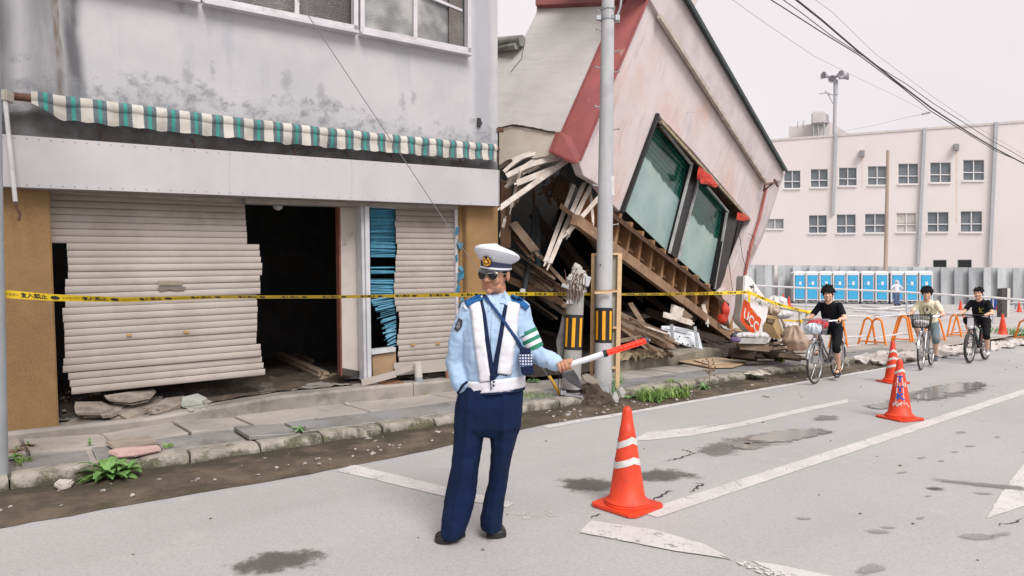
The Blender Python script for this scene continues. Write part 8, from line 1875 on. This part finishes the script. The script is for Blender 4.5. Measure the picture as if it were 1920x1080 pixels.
p3, bd3, F3, so3, gs3 = rider('boy in dark T shirt and white shoes riding last on a mountain bicycle', bk3, (1818, 681), (1845, 675), m_dk, m_bs, .15, m_wsh, yaw=2, smile=False, sock=None, hairamp=.006)
def chest(gs, x, z, off_=.006):
    B_ = BVHTree.FromPolygons([tuple(v) for v in gs.v], gs.f); h = B_.ray_cast(Vector((x, -2, z)), Vector((0, 1, 0))); return h[0]+Vector((0, -off_, 0)) if h[0] else Vector((x, -.1, z))
B_2 = BVHTree.FromPolygons([tuple(v) for v in gs2.v], gs2.f); B_3 = BVHTree.FromPolygons([tuple(v) for v in gs3.v], gs3.f); B_1 = BVHTree.FromPolygons([tuple(v) for v in gs1.v], gs1.f)
def ch(B_, x, z, o_=.006): h = B_.ray_cast(Vector((x, -2, z)), Vector((0, 1, 0))); return (h[0] if h[0] is not None else Vector((x, 0, z)))+Vector((0, -o_, 0))
g = MB(); g.v = []; n_ = 24
for r0_, r1_ in ((.062, .082),):
    for k in range(n_): q = 2*math.pi*k/n_; g.v += [ch(B_2, r*math.cos(q), 1.13+r*1.0*math.sin(q)) for r in (r0_+.004*noise.noise(Vector((k, 0, 0))), r1_+.012*noise.noise(Vector((k*.9, 4, 0))))]
    for k in range(n_):
        if 16 <= k <= 19: continue
        a = 2*k; b_ = 2*((k+1) % n_); g.f.append([a, a+1, b_+1, b_]); g.mi.append(0)
bd2(g, 'shirt_print', M('green print', (.22, .28, .12), (.35, .38, .2), sc=60), 180, so2)
g = MB(); pts = [(-.005, .05), (.018, .035), (.022, .005), (.012, -.03), (-.012, -.032), (-.02, -.005), (-.015, .03)]; g.add([ch(B_2, x, 1.13+z, .008) for x, z in pts], [list(range(7))]); bd2(g, 'shirt_print', M('dark print', (.10, .08, .09), (.2, .15, .12), sc=60), 180, so2)
g = MB(); text_mb(g, 'Surf', .075, lambda x, y: ch(B_2, x, 1.03+y, .008), off=.003, res=2); bd2(g, 'lettering', m_blk, 180, so2)
g = MB()
for k in range(16): x, z = rnd(-.02, .07), rnd(1.04, 1.14); c_ = ch(B_3, x+.02, z, .004); g.box(c_, (rnd(.008, .022), .004, rnd(.006, .012)))
bd3(g, 'shirt_print', M('yellow print', (.7, .6, .1)), 40, so3)
g = MB()
for k in range(14): x, z = rnd(-.09, .09), rnd(.94, .985); c_ = ch(B_1, x, z, .004); g.box(c_, (rnd(.008, .025), .004, rnd(.005, .010)))
bd1(g, 'shirt_print', M('purple print', (.10, .06, .2)), 40, so1)
# things in the baskets
def in_bike(o, bk): 
    Rm = Matrix.Rotation(bk.rotation_euler.z, 4, 'Z'); o.location = Vector(bk.location) + (Rm @ Vector(o.location)); o.rotation_euler = bk.rotation_euler; return o
in_bike(bag('red_bag', Vector((0.02, -.50, .86)), .135, M('red bag', (.62, .03, .05), (.48, .02, .035), sc=7, rough=.5, bs=30, bump=.4, dirt=(.8, .7, .68), dsc=20, dlo=.66), 'red patterned bag in the front basket of the nearest bicycle', 'bag', 31, False, (1.15, .85, .9)), bk1[0])
in_bike(bag('plastic_bag', Vector((0.0, -.62, .80)), .12, M('bluish white plastic', (.62, .68, .72), (.50, .56, .62), sc=7, rough=.3, bs=30, bump=.5), 'white plastic bag hanging in front of the red bag on the nearest bicycle', 'bag', 33, False, (1.1, .7, 1.0)), bk1[0])
in_bike(bag('plastic_bag', Vector((0.0, -.52, .82)), .11, m_wbag, 'white bundle in the dark mesh basket of the second bicycle', 'bag', 35, False, (1.1, .9, .8)), bk2[0])
g = MB(); F4 = None
# worker by the toilets
wk = thing('person', 'distant worker in white shirt and cap standing before the blue toilets with hands on hips', 'person', GL(1681, 573)); wl_ = wk.location.copy(); z0 = wl_.z
wl_ = Vector((W(1681, 545, 41.5).x, 41.5, zlot(41.5))); wk.location = wl_
def wp_(x, z, y=0): return wl_+Vector((x, y, z))
s5 = .92
def wb_(g, nm, mt_): g.build(nm, mt_, wk, smooth=180)
g = MB(); capsule(g, wp_(0, .98*s5), wp_(0, 1.38*s5), .15, .17, 12, .7); capsule(g, wp_(-.18, 1.42*s5), wp_(-.34, 1.2*s5), .06, .06); capsule(g, wp_(.18, 1.42*s5), wp_(.38, 1.22*s5), .06, .06); wb_(remesh(g, .03, 1), 'shirt', m_vest)
g = MB(); capsule(g, wp_(-.34, 1.2*s5), wp_(-.17, 1.02*s5, -.05), .04, .035); capsule(g, wp_(.38, 1.22*s5), wp_(.18, 1.02*s5, -.05), .04, .035); capsule(g, wp_(0, 1.45*s5), wp_(0, 1.55*s5), .05, .05); g.ball(wp_(0, 1.64*s5), (.085, .1, .12), 14, 10); g.ball(wp_(0, 1.63*s5, -.1), (.015, .02, .02), 8, 6); wb_(remesh(g, .02, 1), 'body', m_skin2)
g = MB(); g.ball(wp_(0, 1.70*s5), (.10, .12, .09), 14, 8); g.tube([wp_(0, 1.69*s5, -.05), wp_(0, 1.68*s5, -.2)], [.09, .05], 10); wb_(g, 'cap', m_vest)
g = MB(); capsule(g, wp_(-.09, .95*s5), wp_(-.10, .06), .12, .075, 12); capsule(g, wp_(.09, .95*s5), wp_(.11, .06), .12, .075, 12); wb_(remesh(g, .03, 1), 'trousers', M('grey blue trousers', (.10, .13, .24), (.07, .1, .19)))
g = MB(); capsule(g, wp_(-.11, .05), wp_(-.12, .04, -.18), .05, .04); capsule(g, wp_(.11, .05), wp_(.13, .04, -.18), .05, .04); wb_(g, 'shoes', m_blk)
